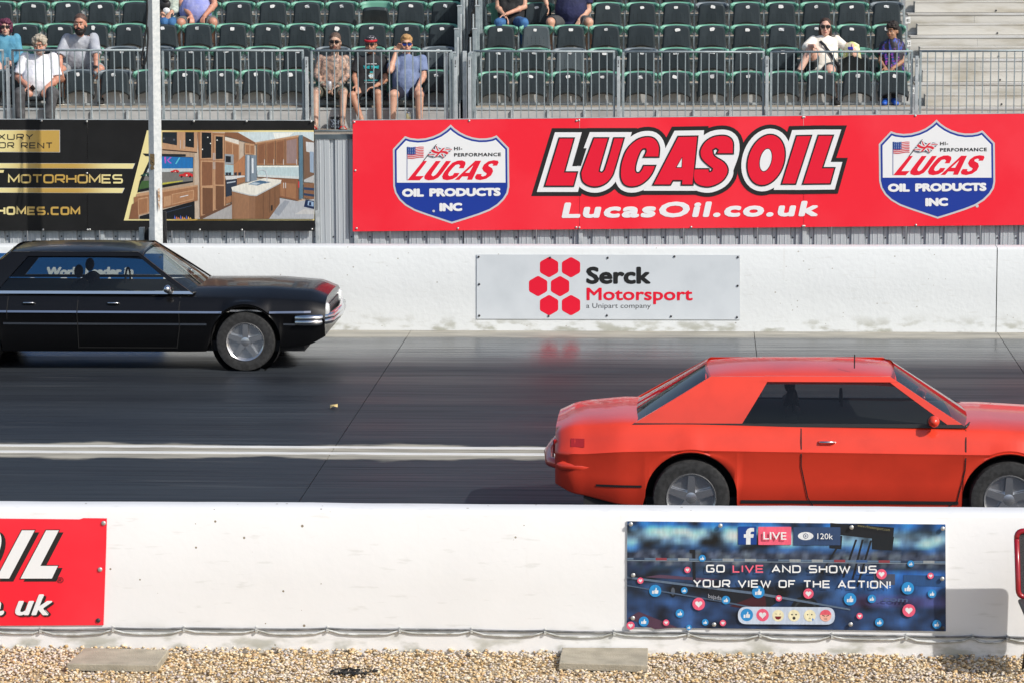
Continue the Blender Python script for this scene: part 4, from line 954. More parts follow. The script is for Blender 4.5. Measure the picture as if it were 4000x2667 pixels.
mb.obj('rust_streak', mat('rust_streak', (.30, .17, .08), .8, 0, (.52, .46, .40), 25, lo=.45, hi=.6), root)
# faded tag on the shaded face
def onpole(x, y): 
    q = P(x, y, PD); return q
u0, u1 = P(583, 602, PD), P(605, 664, PD)
cx_ = P(609, 640, PD).x
def face(px, py):
    q = P(px, py, PD-.02); fr_ = (q.x-(cx_-hw*.95))/(hw*.9); return Vector((q.x, PD-fr_*hw*.52-.010, q.z))
mb = MB(); mb.poly([face(*q) for q in ((585, 602), (605, 602), (606, 645), (600, 650), (606, 660), (590, 666), (586, 655), (592, 648), (586, 640))]); mb.obj('ochre_tag', mat('ochre_tag', (.42, .27, .11), .7, 0, (.30, .2, .09), 30), root)
mb = MB(); mb.poly([face(*q)+Vector((-.003, -.003, 0)) for q in ((594, 616), (597, 616), (597, 619), (594, 619))]); mb.poly([face(*q)+Vector((-.003, -.003, 0)) for q in ((594, 626), (596, 626), (596, 634), (601, 634), (601, 637), (594, 637))]); mb.obj('tag_mark', M['print_black'], root)
mb = MB(); pts = [P(*q, PD-.06) for q in ((572, -60), (576, 40), (572, 110), (560, 190), (552, 235), (554, 258), (566, 252), (574, 215), (578, 150), (576, 90))]; sm = []
for i in range(len(pts)-1):
    for j in range(4): sm.append(pts[i].lerp(pts[i+1], j/4))
mb.tube(sm, .012, 7); tag(mb.obj('hanging_cable', M['rubber'], smooth='all'), 'black cable hanging in a loop from the square pole', 'cable')
mb = MB(); pts = [P(*q, PD+.05) for q in ((632, 840), (636, 860), (641, 890), (648, 930), (654, 965))]; mb.tube(pts, .009, 7); pts = [P(*q, PD+.03) for q in ((635, 820), (635, 880), (631, 930), (633, 965))]; mb.tube(pts, .005, 6)
tag(mb.obj('cable', M['rubber'], smooth='all'), 'thin black cable trailing off the foot of the square pole', 'cable')
q = P(545, 888, PD+.25); r_ = P(583, 888, PD+.25); root = thing('short_post', 'short galvanised post stub left of the square pole foot', 'post', (q.x, PD+.25, 0))
mb = MB(); mb.box(q.x, PD+.2, 0, q.x+.062, PD+.28, q.z, b=.004); mb.obj('web', M['galv'], root)
mb = MB(); mb.box(q.x+.062, PD+.27, 0, r_.x, PD+.28, q.z-.01); mb.obj('back_plate', M['black'], root)
mb = MB(); mb.box(r_.x, PD+.2, 0, r_.x+.03, PD+.28, q.z, b=.004); mb.obj('flange', M['galv_light'], root)
q = P(634, 888, PD+.2); mb = MB(); mb.box(q.x, PD+.2, 0, q.x+.05, PD+.26, q.z+.2, b=.005); tag(mb.obj('black_box_section', M['blackp']), 'black box section standing right of the square pole foot', 'post')
# ================================================================ STANDS
RISE, GO, Z1_, Y1_ = .293, .60, 2.612, 43.8
FLOOR = 2.335; PITCH_S = .4935
yn = lambda n: Y1_+GO*(n-1)
zn = lambda n: Z1_+RISE*(n-1)
ysn = lambda n: yn(n)+.5
NR = 6
def vgrad(): pass
def side_names(n): return ['front', 'second', 'third', 'fourth', 'fifth', 'sixth'][n-1]
def stand(label, x0, x1, alu=False, group=None, steps=False):
    root = thing('stairway' if steps else 'grandstand', label, 'stairs' if steps else 'grandstand', ((x0+x1)/2, CY, 0))
    tm = M['alu'] if alu else M['plank']; rm = M['alu'] if alu else M['riser']
    mb = MB(); mb.box(x0, CY+.02, FLOOR-.06, x1, Y1_-.002, FLOOR, b=.004); mb.obj('walkway', tm if not alu else M['alu'], root)
    np_ = max(1, round((x1-x0)/(PITCH_S*2)))
    for n in range(1, NR+1):
        y, z = yn(n), zn(n)
        mb = MB(); mb.box(x0, y+.03, z-.04, x1, y+GO-.003, z-.004); mb.obj('tread', tm, root)
        mb = MB(); mb.box(x0, y-.012, z-.032, x1, y+.028, z, b=.004); mb.obj('nosing_rail', M['alu_edge'] if alu else M['galv_light'], root)
        mb = MB(); mb.box(x0, y+GO-.04, z-.003, x1, y+GO-.004, z+.028, b=.003); mb.obj('back_angle', M['alu_edge'] if alu else M['galv_light'], root)
        zb = FLOOR if n == 1 else zn(n-1)+.028
        for i in range(np_):
            a = x0+(x1-x0)*i/np_+.002; c = x0+(x1-x0)*(i+1)/np_-.002
            mb = MB(); mb.box(a, y, zb, c, y+.012, z-.034); mb.obj('riser_panel', rm, root)
    if not steps:
        k = 0; xx = x1 if x1 > 0 else x1
        src = None
        while xx > x0-.01:
            if src is None:
                mb = MB(); mb.box(-.016, -.03, 0, .016, 0, Z1_-.034-FLOOR, b=.003); src = mb.mesh('stand_leg', M['galv_light'])
            o = bpy.data.objects.new('stand_leg', src); C.objects.link(o); o.parent = root; o.location = Vector((xx, Y1_-.004, FLOOR))-root.location
            xx -= PITCH_S
    return root
XLs = (-3.42-PITCH_S*18, -3.42); XRs = (-3.10, 2.84)
stand('left grandstand of dark flip up seats above the black board', *XLs)
stand('right grandstand of dark flip up seats above the long red board', *XRs)
st = stand('pale aluminium stairway with half steps right of the seats', 2.90, 7.6, alu=True, steps=True)
for n in range(0, NR):
    yb = yn(n)+.30 if n else Y1_-.29; z0 = (zn(n) if n else FLOOR)+.002; xs0 = 3.02
    if n == 0: continue
    mb = MB(); mb.box(xs0, yb, z0, 7.6, yb+.012, z0+.135); mb.box(xs0, yb-.008, z0+.135, 7.6, yb+GO-.345, z0+.15, b=.003); mb.obj('half_step', M['alu'], st)
    mb = MB(); mb.box(xs0-.006, yb, z0, xs0-.001, yb+.25, z0+.15); mb.obj('end_plate', M['clad_dark'], st)
    mb = MB(); mb.lathe([(.014, 0), (.012, -.01), (.001, -.012)], 9, 'y', (xs0+1.0+.03*n, yb-.001, z0+.022)); mb.obj('bolt', M['dbolt'], st)
for n, s in ((2, '12'), (3, '12'), (4, 'E'), (1, '10')):
    q = P({4: 3547, 3: 3549, 2: 3552, 1: 3563}[n], {4: 80, 3: 170, 2: 262, 1: 355}[n], yn(n+1)-.004)
    rt = MB(); rt.poly([(q.x-.035, q.y, q.z-.05), (q.x+.035, q.y, q.z-.045), (q.x+.034, q.y, q.z+.045), (q.x-.035, q.y, q.z+.04)]); rt.obj('row_sticker', M['sticker'], st)
    vs, fs = text_verts(s, 0); b_ = MB(); wmax = max(v.x for v in vs); b_.add([(q.x-.025+v.x/wmax*.05, q.y-.003, q.z-.02+v.y*.05) for v in vs], fs); b_.obj('row_number', M['print_black'], st)
# end posts and side panels facing the gap, and an added black sheet standing in for the gap's shade
for xs_, sgn, rt, lab in ((-3.385, -1, 0, 'left'), (-3.135, 1, 0, 'right')):
    root = thing('stand_end_frame', f'stepped galvanised end frame of the {lab} stand beside the dark gap', 'end frame', (xs_, CY+.3, FLOOR))
    for n in range(1, NR+1):
        xa = xs_-.02*(sgn < 0)
        mb = MB(); yb = yn(n)-.02; zt = zn(n)+.74; mb.box(xs_-.028, yb, zn(n)-.28, xs_+.028, yb+.06, zt, b=.004); mb.obj('end_post', M['galv'], root)
        mb = MB(); mb.box(xs_-.034, yb-.006, zt, xs_+.034, yb+.10, zt+.02, b=.004); mb.obj('post_cap', M['galv_light'], root)
        mb = MB(); mb.box(xs_+sgn*-.012, yb+.06, zn(n)-.3, xs_+sgn*-.004, yb+GO-.005, zt-.12); mb.obj('side_panel', M['galv'], root)
        mb = MB(); mb.box(xs_-.05 if sgn > 0 else xs_+.026, yb+.36, zn(n)-.25, xs_-.03 if sgn > 0 else xs_+.05, yb+.40, zt+.2, b=.003); mb.obj('upright', M['galv_light'], root)
    for dx, dy in ((-.03, -.86), (.035, -.80)):
        mb = MB(); mb.box(xs_+dx-.03, Y1_+dy, FLOOR-.3, xs_+dx+.025, Y1_+dy+.06, FLOOR+1.09-.03*(dx > 0), b=.004); mb.obj('front_post', M['galv_light' if dx < 0 else 'galv'], root)
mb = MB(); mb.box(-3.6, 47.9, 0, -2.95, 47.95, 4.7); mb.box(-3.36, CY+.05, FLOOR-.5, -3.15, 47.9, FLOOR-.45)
tag(mb.obj('gap_shade_sheet', M['black']), 'added black sheet standing in for the darkness of the gap between the two stands', 'shade sheet')
for i, (z_, y_) in enumerate(((3.95, 46.6), (3.7, 46.9), (3.45, 46.2))):
    mb = MB(); mb.box(-3.36, y_, z_, -3.15, y_+.02, z_+.008+.004*i); tag(mb.obj('cross_bar', M['clad_dark']), ['topmost thin', 'middle thin', 'lowest thin'][i]+' cross bar in the dark gap between the stands', 'bar')

# ---------------------------------------------------------------- seats
def seat_shell_mesh():
    mb = MB(); nu, nv = 18, 8; pts = {}
    for s in (0, 1):
        for j in range(nv+1):
            v = j/nv
            for i in range(nu+1):
                u = -1+2*i/nu; au = abs(u)
                hw_ = .178+.055*max(0, min(1, (v-.66)/.16))**1.2+.006*max(0, (v-.70)/.30)
                zt_ = .470-.016*u*u-.055*max(0, au-.80)/.20*(max(0, au-.8)/.2)
                zb_ = .16
                if v < .78 and au > .9: hw_ *= 1
                x = u*hw_; z_ = zb_+(zt_-zb_)*v
                y = -.062*max(0, au-.35)**2/.42*(0.5+.5*v)-.05*max(0, (v-.82)/.18)*max(0, au-.72)/.28
                y += (.022 if s else 0)+.02*(1-v)*0
                pts[s, i, j] = len(mb.v); mb.v.append((x, y, z_))
    f = lambda s, i, j: pts[s, i, j]
    for j in range(nv):
        for i in range(nu):
            mb.f.append((f(0, i, j), f(0, i+1, j), f(0, i+1, j+1), f(0, i, j+1))); mb.f.append((f(1, i, j), f(1, i, j+1), f(1, i+1, j+1), f(1, i+1, j)))
    for i in range(nu): mb.f.append((f(0, i, nv), f(0, i+1, nv), f(1, i+1, nv), f(1, i, nv))); mb.f.append((f(0, i, 0), f(1, i, 0), f(1, i+1, 0), f(0, i+1, 0)))
    for j in range(nv): mb.f.append((f(0, 0, j), f(0, 0, j+1), f(1, 0, j+1), f(1, 0, j))); mb.f.append((f(0, nu, j), f(1, nu, j), f(1, nu, j+1), f(0, nu, j+1)))
    mb.fm = [0]*len(mb.f)
    for s in (-1, 1): mb.ell((s*.218, -.050, .418), (.026, .040, .030), 10, 7)      # rounded wing ends
    return mb
def pan_mb(folded=True):
    mb = MB(); nu, nv = 16, 12; idx = {}
    for s in (0, 1):
        for j in range(nv+1):
            v = j/nv
            for i in range(nu+1):
                u = -1+2*i/nu; au = abs(u)
                w_ = .208-.026*v; w_ *= (1-.14*max(0, (v-.86)/.14)**2.2)
                zt_ = .457-.017*u*u; zb_ = .112+.052*math.cos(u*math.pi/2)**1.2 if au < 1 else .112
                zb_ -= .03*max(0, (au-.8)/.2)
                z_ = zb_+(zt_-zb_)*v; x = u*w_
                e = max(0, (au-.86)/.14)**2+max(0, (v-.93)/.07)**2+max(0, (.05-v)/.05)**2
                y = -.094+.020*min(1.3, e)+.010*(v-.5)**2 if s == 0 else -.050
                y += -.010*(1-v)
                idx[s, i, j] = len(mb.v); mb.v.append((x, y, z_))
    f = lambda s, i, j: idx[s, i, j]
    for j in range(nv):
        for i in range(nu):
            mb.f.append((f(0, i, j), f(0, i+1, j), f(0, i+1, j+1), f(0, i, j+1))); mb.f.append((f(1, i, j), f(1, i, j+1), f(1, i+1, j+1), f(1, i+1, j)))
    for i in range(nu): mb.f.append((f(0, i, nv), f(0, i+1, nv), f(1, i+1, nv), f(1, i, nv))); mb.f.append((f(0, i, 0), f(1, i, 0), f(1, i+1, 0), f(0, i+1, 0)))
    for j in range(nv): mb.f.append((f(0, 0, j), f(0, 0, j+1), f(1, 0, j+1), f(1, 0, j))); mb.f.append((f(0, nu, j), f(1, nu, j), f(1, nu, j+1), f(0, nu, j+1)))
    mb.fm = [0]*len(mb.f)
    if not folded:
        mb.v = [(x, -.08-(z-.12), .075+(y+.05)*-.9) for x, y, z in mb.v]
        mb.f = [tuple(reversed(q)) for q in mb.f]
    return mb
def panmat(name, col, c2, r=.42):
    m, t, b, oc = basemat(name)
    sp = t.nodes.new('ShaderNodeSeparateXYZ'); t.links.new(oc, sp.inputs[0]); x, z = sp.outputs[0], sp.outputs[2]
    ax = mathn(t, 'ABSOLUTE', x)
    fx = mathn(t, 'ABSOLUTE', mathn(t, 'SUBTRACT', mathn(t, 'FRACT', mathn(t, 'DIVIDE', mathn(t, 'ADD', x, .5), .058)), .5))
    fz = mathn(t, 'ABSOLUTE', mathn(t, 'SUBTRACT', mathn(t, 'FRACT', mathn(t, 'DIVIDE', z, .022)), .5))
    d = mathn(t, 'ADD', mathn(t, 'POWER', mathn(t, 'MULTIPLY', fx, .058), 2.0), mathn(t, 'POWER', mathn(t, 'MULTIPLY', fz, .022), 2.0))
    dot = mathn(t, 'LESS_THAN', d, .0045**2)
    msk = mathn(t, 'MULTIPLY', mathn(t, 'LESS_THAN', ax, .145), mathn(t, 'MULTIPLY', mathn(t, 'GREATER_THAN', z, .20), mathn(t, 'LESS_THAN', z, .31)))
    oi = t.nodes.new('ShaderNodeObjectInfo')
    base = mixc(t, ramp(t, noisen(t, oc, 4, 3, (2, 1, 1)), .35, .7), col, c2)
    base = mixc(t, ramp(t, noisen(t, oc, 16, 6), .62, .74, 0, .35), base, (.11, .12, .12))
    base = mixc(t, mathn(t, 'MULTIPLY', oi.outputs['Random'], .45), base, tuple(c*.72 for c in col))
    t.links.new(mixc(t, mathn(t, 'MULTIPLY', dot, msk), base, (.004, .004, .004)), b.inputs['Base Color'])
    b.inputs['Roughness'].default_value = r; b.inputs['Specular IOR Level'].default_value = .35
    bp = t.nodes.new('ShaderNodeBump'); bp.inputs['Distance'].default_value = .001; t.links.new(noisen(t, oc, 300, 2), bp.inputs['Height']); t.links.new(bp.outputs[0], b.inputs['Normal'])
    return m
M['pan'] = panmat('dark_seat_plastic', (.027, .037, .043), (.040, .053, .060), .36); M['pan_faded'] = panmat('faded_seat_plastic', (.060, .078, .088), (.085, .105, .115), .5)
M['green'] = mat('green_seat_plastic', (.125, .335, .245), .42, 0, (.16, .38, .29), 3); M['slate'] = mat('slate_seat_plastic', (.13, .165, .19), .45, 0, (.17, .20, .22), 3)
me_shell = {c: seat_shell_mesh().mesh('shell', M[c], 'all') for c in ('green', 'slate')}
me_pan = {(c, f): pan_mb(f).mesh('seat_pan', M[c], 38) for c in ('pan', 'pan_faded') for f in (True, False)}
mb = MB(); mb.tube([(0, -.055, .19), (.004, -.07, .12), (-.004, -.085, .06)], [.020, .017, .011], 8); me_br = mb.mesh('hinge_bracket', M['blackp'], 'all')
mb = MB(); mb.box(-.013, -.045, -.002, .013, -.005, .40, b=.003); me_leg = mb.mesh('leg', M['galv'])
stick = []
for i in range(7):
    rnd = random.Random(i+40); n = 9; pts = []
    for a in range(n): th = 2*math.pi*a/n; r_ = rnd.uniform(.75, 1.1); pts.append((.028*r_*math.copysign(abs(math.cos(th))**.6, math.cos(th)), .021*r_*math.copysign(abs(math.sin(th))**.6, math.sin(th))))
    mb = MB(); curl = rnd.choice([.0, .004, .012, .02]); mb.add([(x, -.002-curl*max(0, (y+.02)/.04)*0-curl*max(0, x/.028), y) for x, y in pts], [tuple(range(n))]); stick.append(mb.mesh('number_sticker', M['sticker']))
SLATE = [(0, 1, 293), (0, 1, 450), (0, 2, 462), (0, 2, 606), (0, 2, 1300), (0, 2, 1715), (0, 1, 60), (1, 2, 2222), (1, 2, 2500), (1, 4, 2780), (1, 4, 3478)]
FADED = [(1, 2, 2222), (1, 3, 2090), (0, 2, 1715)]
ppl_seats = [(0, 1, 155), (0, 2, 20), (0, 2, 313), (0, 4, 655), (0, 4, 770), (0, 1, 1290), (0, 1, 1440), (0, 1, 1590), (1, 4, 1998), (1, 4, 2230), (1, 2, 3215), (1, 2, 3490)]
def seat_x(s, i): return (-3.42-PITCH_S*(i+.5)) if s == 0 else (2.84-PITCH_S*(i+.5))
def near_seat(s, n, px):
    x = P(px, 300-90*(n-1), ysn(n)-.05).x; return min(range(18 if s == 0 else 12), key=lambda i: abs(seat_x(s, i)-x))
sl_ = {(s, n, near_seat(s, n, p)) for s, n, p in SLATE}; fa_ = {(s, n, near_seat(s, n, p)) for s, n, p in FADED}; oc_s = {}
DROOP = {(0, 4, near_seat(0, 4, 1450)), (1, 2, near_seat(1, 2, 3345))}
for s, n, p in ppl_seats: oc_s[(s, n, near_seat(s, n, p))] = p
ordi = ['first', 'second', 'third', 'fourth', 'fifth', 'sixth', 'seventh', 'eighth', 'ninth', 'tenth', 'eleventh', 'twelfth', 'thirteenth', 'fourteenth', 'fifteenth', 'sixteenth', 'seventeenth', 'eighteenth']
rnd = random.Random(5)
for s in (0, 1):
    for n in range(1, NR):
        for i in range(18 if s == 0 else 12):
            x = seat_x(s, i)
            if s == 0 and x < -10.6: continue
            key = (s, n, i); slate = key in sl_; faded = key in fa_; down = key in oc_s
            desc = ('slate rimmed' if slate else 'green rimmed')+(' faded' if faded else ' dark')
            lab = (f"{desc} seat, {ordi[i]} from the gap in the {side_names(n)} row of the left stand" if s == 0
                   else f"{desc} seat, {ordi[i]} from the stairway in the {side_names(n)} row of the right stand")
            if down: lab = 'occupied '+lab.replace(' dark', '').replace(' faded', '')
            zo = .022+.012*(-3.42-x)/5 if s == 0 else 0
            root = thing('stadium_seat', lab, 'seat', (x, ysn(n), zn(n)+zo-.002), 'flip up seats of the left stand' if s == 0 else 'flip up seats of the right stand')
            root.rotation_euler = (R(rnd.uniform(-1.5, 1.2)), R(rnd.uniform(-.5, .5)), R(rnd.uniform(-1.6, 1.6)))
            inst_ = lambda me, nm, loc=(0, 0, 0): (lambda o: (C.objects.link(o), setattr(o, 'parent', root), setattr(o, 'location', loc), o)[-1])(bpy.data.objects.new(nm, me))
            inst_(me_shell['slate' if slate else 'green'], 'shell')
            pn = inst_(me_pan[('pan_faded' if faded else 'pan', not down)], 'seat_pan')
            if key in DROOP:
                th = R(32); pn.rotation_euler = (th, 0, 0); pn.location = Vector((0, -.07, .15))-Matrix.Rotation(th, 3, 'X') @ Vector((0, -.07, .15))+Vector((0, -.02, -.03))
            elif not down:
                th = R(max(0, rnd.gauss(1, 2.2))); pn.rotation_euler = (th, 0, 0); pn.location = Vector((0, -.07, .15))-Matrix.Rotation(th, 3, 'X') @ Vector((0, -.07, .15))
            for sg in (-1, 1):
                inst_(me_br, 'hinge_bracket', (sg*.195, 0, 0))
            inst_(me_leg, 'leg', (-PITCH_S/2, .01, .002)); 
            if i == 0: inst_(me_leg, 'leg', (PITCH_S/2, .01, .002))
            if not down and key not in DROOP and rnd.random() < .95:
                stx = inst_(rnd.choice(stick), 'number_sticker', (rnd.uniform(-.022, .022), -.099, rnd.uniform(.392, .408))); stx.rotation_euler = (R(rnd.uniform(-5, 2)), R(rnd.uniform(-14, 14)), 0); stx.scale = (rnd.uniform(1.0, 1.45), 1, rnd.uniform(1.0, 1.5)); stx.parent = pn

# ---------------------------------------------------------------- guard rails
RY = 42.90
def zr(x): return 3.448 - .041*max(0, min(1, (x+7.7)/8.5)) + .014*max(0, (x-.9)/3.3)
mb = MB(); mb.box(-.0072, -.0072, FLOOR+.03, .0072, .0072, 3.40, b=.0015); me_bar = mb.mesh('bar', M['galv'])
panels = [(-1095, -545), (-530, 14), (45, 600), (632, 1186), (1214, 1766), (1850, 2402), (2431, 2986), (3009, 3566), (3593, 4150), (4180, 4730)]
where = ['far left outside the picture', 'at the far left edge', 'in front of the seated man in white', 'right of the square pole', 'in front of the three men', 'just right of the dark gap', 'in the middle of the right stand', 'in front of the woman and the boy', 'in front of the stairway', 'at the far right outside the picture']
for i, (a, c) in enumerate(panels):
    xa, xc = P(a, 205, RY).x, P(c, 205, RY).x; root = thing('guard_rail', f'galvanised guard rail panel {where[i] if i not in (0, 9) else where[i]}', 'railing', ((xa+xc)/2, RY, FLOOR), 'guard rail panels along the front of the stands')
    za, zc = zr(xa), zr(xc)
    for nm, z0_, z1_ in (('top_rail', za, zc), ('bottom_rail', FLOOR+.03, FLOOR+.03)):
        mb = MB(); mb.tube([(xa, RY, z0_), (xc, RY, z1_)], .015, 8); mb.obj(nm, M['galv'], root, smooth='all')
    for xx_, zz_ in ((xa+.012, za), (xc-.012, zc)):
        mb = MB(); mb.box(xx_-.015, RY-.015, FLOOR, xx_+.015, RY+.015, zz_-.004, b=.003); mb.obj('end_upright', M['galv'], root)
    nb = 17
    for k in range(1, nb+1):
        xx_ = xa+(xc-xa)*k/(nb+1); o = bpy.data.objects.new('bar', me_bar); C.objects.link(o); o.parent = root; o.location = Vector((xx_, RY, (zr(xx_)-3.414)))-Vector(((xa+xc)/2, RY, FLOOR)); o.location.z = zr(xx_)-3.414-FLOOR
pm = MB(); pm.box(-.022, -.022, -.05, .022, .022, 1.00, b=.003); me_pp = pm.mesh('post_tube', M['galv_light'])
pm = MB(); pm.box(-.004, -.0245, .90, .004, -.0225, .955); pm.lathe([(.008, 0), (.008, -.003)], 8, 'y', (0, -.022, .87)); me_ps = pm.mesh('locking_slot', M['dbolt'])
pm = MB(); pm.box(-.025, -.026, -.03, .025, -.0225, .075); me_pr = pm.mesh('rusty_foot', mat('rust', (.25, .15, .07), .85, 0, (.42, .40, .35), 30))
for i, px in enumerate((31, 617, 1198, 1780, 1834, 2416, 2996, 3581)):
    x = P(px, 300, RY-.03).x; root = thing('rail_post', f'slotted galvanised rail post, {ordi[i]} from the left', 'post', (x, RY-.03, FLOOR+.02), 'slotted posts joining the guard rail panels')
    for me_, nm in ((me_pp, 'post_tube'), (me_ps, 'locking_slot'), (me_pr, 'rusty_foot')):
        o = bpy.data.objects.new(nm, me_); C.objects.link(o); o.parent = root
# drink can and cooler bag on the walkway
q = P(1595, 440, 43.5); led = MB(); zl = q.z-.17; led.box(q.x-.3, 43.42, FLOOR+.001, q.x+.3, 43.6, zl, b=.006)
tag(led.obj('low_ledge', M['riser']), 'low grey ledge on the walkway hidden behind the red board', 'ledge')
root = thing('drink_can', 'tall pale yellow drink can standing between the feet of the man in blue', 'can', (q.x, 43.5, zl))
mb = MB(); mb.lathe([(.024, 0), (.032, .012), (.033, .02), (.033, .145), (.026, .163)], 18, 'z', (q.x, 43.5, zl)); mb.obj('can_body', mat('can_print', (.70, .60, .30), .35, .3, (.75, .72, .6), 18, lo=.5, hi=.55), root, smooth='all')
mb = MB(); mb.lathe([(.026, .163), (.027, .168), (.024, .170), (.023, .165)], 18, 'z', (q.x, 43.5, zl)); mb.obj('can_lid', M['chrome'], root, smooth='all')
q = P(1308, 506, 43.62); root = thing('cooler_bag', 'small dark patterned cooler bag under the tattooed man', 'bag', (q.x, 43.66, FLOOR))
mb = MB(); mb.box(q.x-.065, 43.60, FLOOR, q.x+.065, 43.72, FLOOR+.14, b=.02); mb.obj('bag_body', mat('patterned_cloth', (.02, .025, .035), .7, 0, (.20, .24, .30), 40, lo=.52, hi=.56), root)
mb = MB(); mb.box(q.x-.068, 43.597, FLOOR+.141, q.x+.068, 43.723, FLOOR+.165, b=.01); mb.obj('bag_lid', M['blackp'], root)
# ================================================================ PEOPLE
def skinmat(name, col, c2=None, tattoo=False):
    m, t, b, oc = basemat(name)
    base = mixc(t, ramp(t, noisen(t, oc, 14, 4), .35, .7), col, c2 or tuple((col[0]*.93, col[1]*.8, col[2]*.78)))
    if tattoo:
        sp = t.nodes.new('ShaderNodeSeparateXYZ'); t.links.new(oc, sp.inputs[0])
        n1 = mathn(t, 'ABSOLUTE', mathn(t, 'SUBTRACT', noisen(t, oc, 17, 5), .5)); n2 = noisen(t, oc, 9, 6)
        ink = mathn(t, 'MAXIMUM', ramp(t, n1, .010, .04, .6, 0), ramp(t, noisen(t, oc, 22, 9), .40, .66))
        msk = mathn(t, 'MULTIPLY', ramp(t, sp.outputs[2], 2.84, 2.86), ramp(t, sp.outputs[2], 3.30, 3.37, 1, 0))
        base = mixc(t, mathn(t, 'MULTIPLY', mathn(t, 'MULTIPLY', ink, msk), .82), base, (.060, .058, .060))
    t.links.new(base, b.inputs['Base Color']); b.inputs['Roughness'].default_value = .5; b.inputs['Subsurface Weight'].default_value = .08; b.inputs['Subsurface Scale'].default_value = .02
    return m
SK = {'fair': skinmat('skin_fair', (.56, .33, .23)), 'mid': skinmat('skin_mid', (.47, .25, .16)), 'ruddy': skinmat('skin_ruddy', (.50, .25, .17)), 'olive': skinmat('skin_olive', (.36, .20, .12)), 'tattoo': skinmat('skin_tattooed', (.50, .34, .25), tattoo=True), 'pale': skinmat('skin_pale', (.62, .40, .31))}
def cloth(name, c1, c2=None, s=9, bump=.006, rough=.85, **k): return mat(name, c1, rough, 0, c2 or tuple(c*.8 for c in c1), s, bump=bump, bscale=k.pop('bs', 24), **k)
M['lens'] = mat('dark_lens', (.008, .006, .008), .08, coat=.5); M['lens_blue'] = mat('blue_mirror_lens', (.01, .04, .30), .1, .4, coat=.5)
M['lips'] = mat('lips', (.42, .12, .11), .5); M['eyewhite'] = mat('eyewhite', (.6, .57, .53), .3); M['iris'] = mat('iris', (.02, .012, .008), .3); M['sole'] = mat('shoe_sole', (.62, .60, .54), .7)
def remesh(mb, name, m, vox, parent, smooth_it=3, disp=0, dscale=12, lap=.5):
    me = mb.mesh('tmp', m); o = bpy.data.objects.new(name, me); C.objects.link(o)
    r_ = o.modifiers.new('r', 'REMESH'); r_.mode = 'VOXEL'; r_.voxel_size = vox; r_.use_smooth_shade = True
    s_ = o.modifiers.new('s', 'SMOOTH'); s_.iterations = smooth_it; s_.factor = lap
    dg = bpy.context.evaluated_depsgraph_get(); me2 = bpy.data.meshes.new_from_object(o.evaluated_get(dg)); o.modifiers.clear(); o.data = me2; bpy.data.meshes.remove(me); me2.name = name
    if disp:
        n = len(me2.vertices); co = np.empty(n*3, np.float32); no = np.empty(n*3, np.float32)
        me2.vertices.foreach_get('co', co); me2.vertices.foreach_get('normal', no); co = co.reshape(-1, 3); no = no.reshape(-1, 3)
        k = np.array([noise.noise(Vector((c[0]*dscale, c[1]*dscale, c[2]*dscale*.8)))+.5*abs(noise.noise(Vector((c[0]*dscale*2.6+c[2]*6, c[1]*dscale*2.2, c[2]*dscale*2.1)))) for c in co], np.float32)
        co += no*k[:, None]*disp; me2.vertices.foreach_set('co', co.ravel()); me2.update()
    if not me2.materials: me2.materials.append(m)
    o.parent = parent; o.location = -parent_origin(parent); return o
def cap(mb, a, b, ra, rb, flat=False, n=14):
    a = Vector(a); b = Vector(b)
    if not flat: mb.ell(a, (ra,)*3, 12, 8); mb.ell(b, (rb,)*3, 12, 8)
    mb.tube([a, b], [ra, rb], n)
def rotz(vx, vz):
    z_ = vz.normalized(); x_ = (vx-z_*vx.dot(z_)).normalized(); y_ = z_.cross(x_); return Matrix((x_, y_, z_)).transposed()
def hand(mb, w_, d, nrm, curl=.5, s=1.0, flip=1):
    d = d.normalized(); nrm = (nrm-d*nrm.dot(d)).normalized(); sd = d.cross(nrm)*flip
    for i in range(4):
        k = w_+d*.082*s+sd*(i-1.5)*.0195*s; cap(mb, w_+sd*(i-1.5)*.011*s, k, .014*s, .0105*s, n=8)
        p = k; dirv = d+sd*(i-1.5)*.08; L = (.038, .043, .040, .031)[i]*s
        for j in range(3):
            a = curl*(.55+.55*j); dv = (dirv*math.cos(a)-nrm*math.sin(a)).normalized(); q = p+dv*L*(1, .72, .55)[j]; cap(mb, p, q, .0098*s, .0088*s, n=8); p = q
    b = w_+d*.018*s-sd*.024*s; q = b+(d*.6-sd*.75-nrm*.2).normalized()*.045*s; cap(mb, b, q, .014*s, .011*s, n=8); cap(mb, q, q+(d*.95-sd*.1-nrm*.25).normalized()*.034*s, .0105*s, .009*s, n=8)
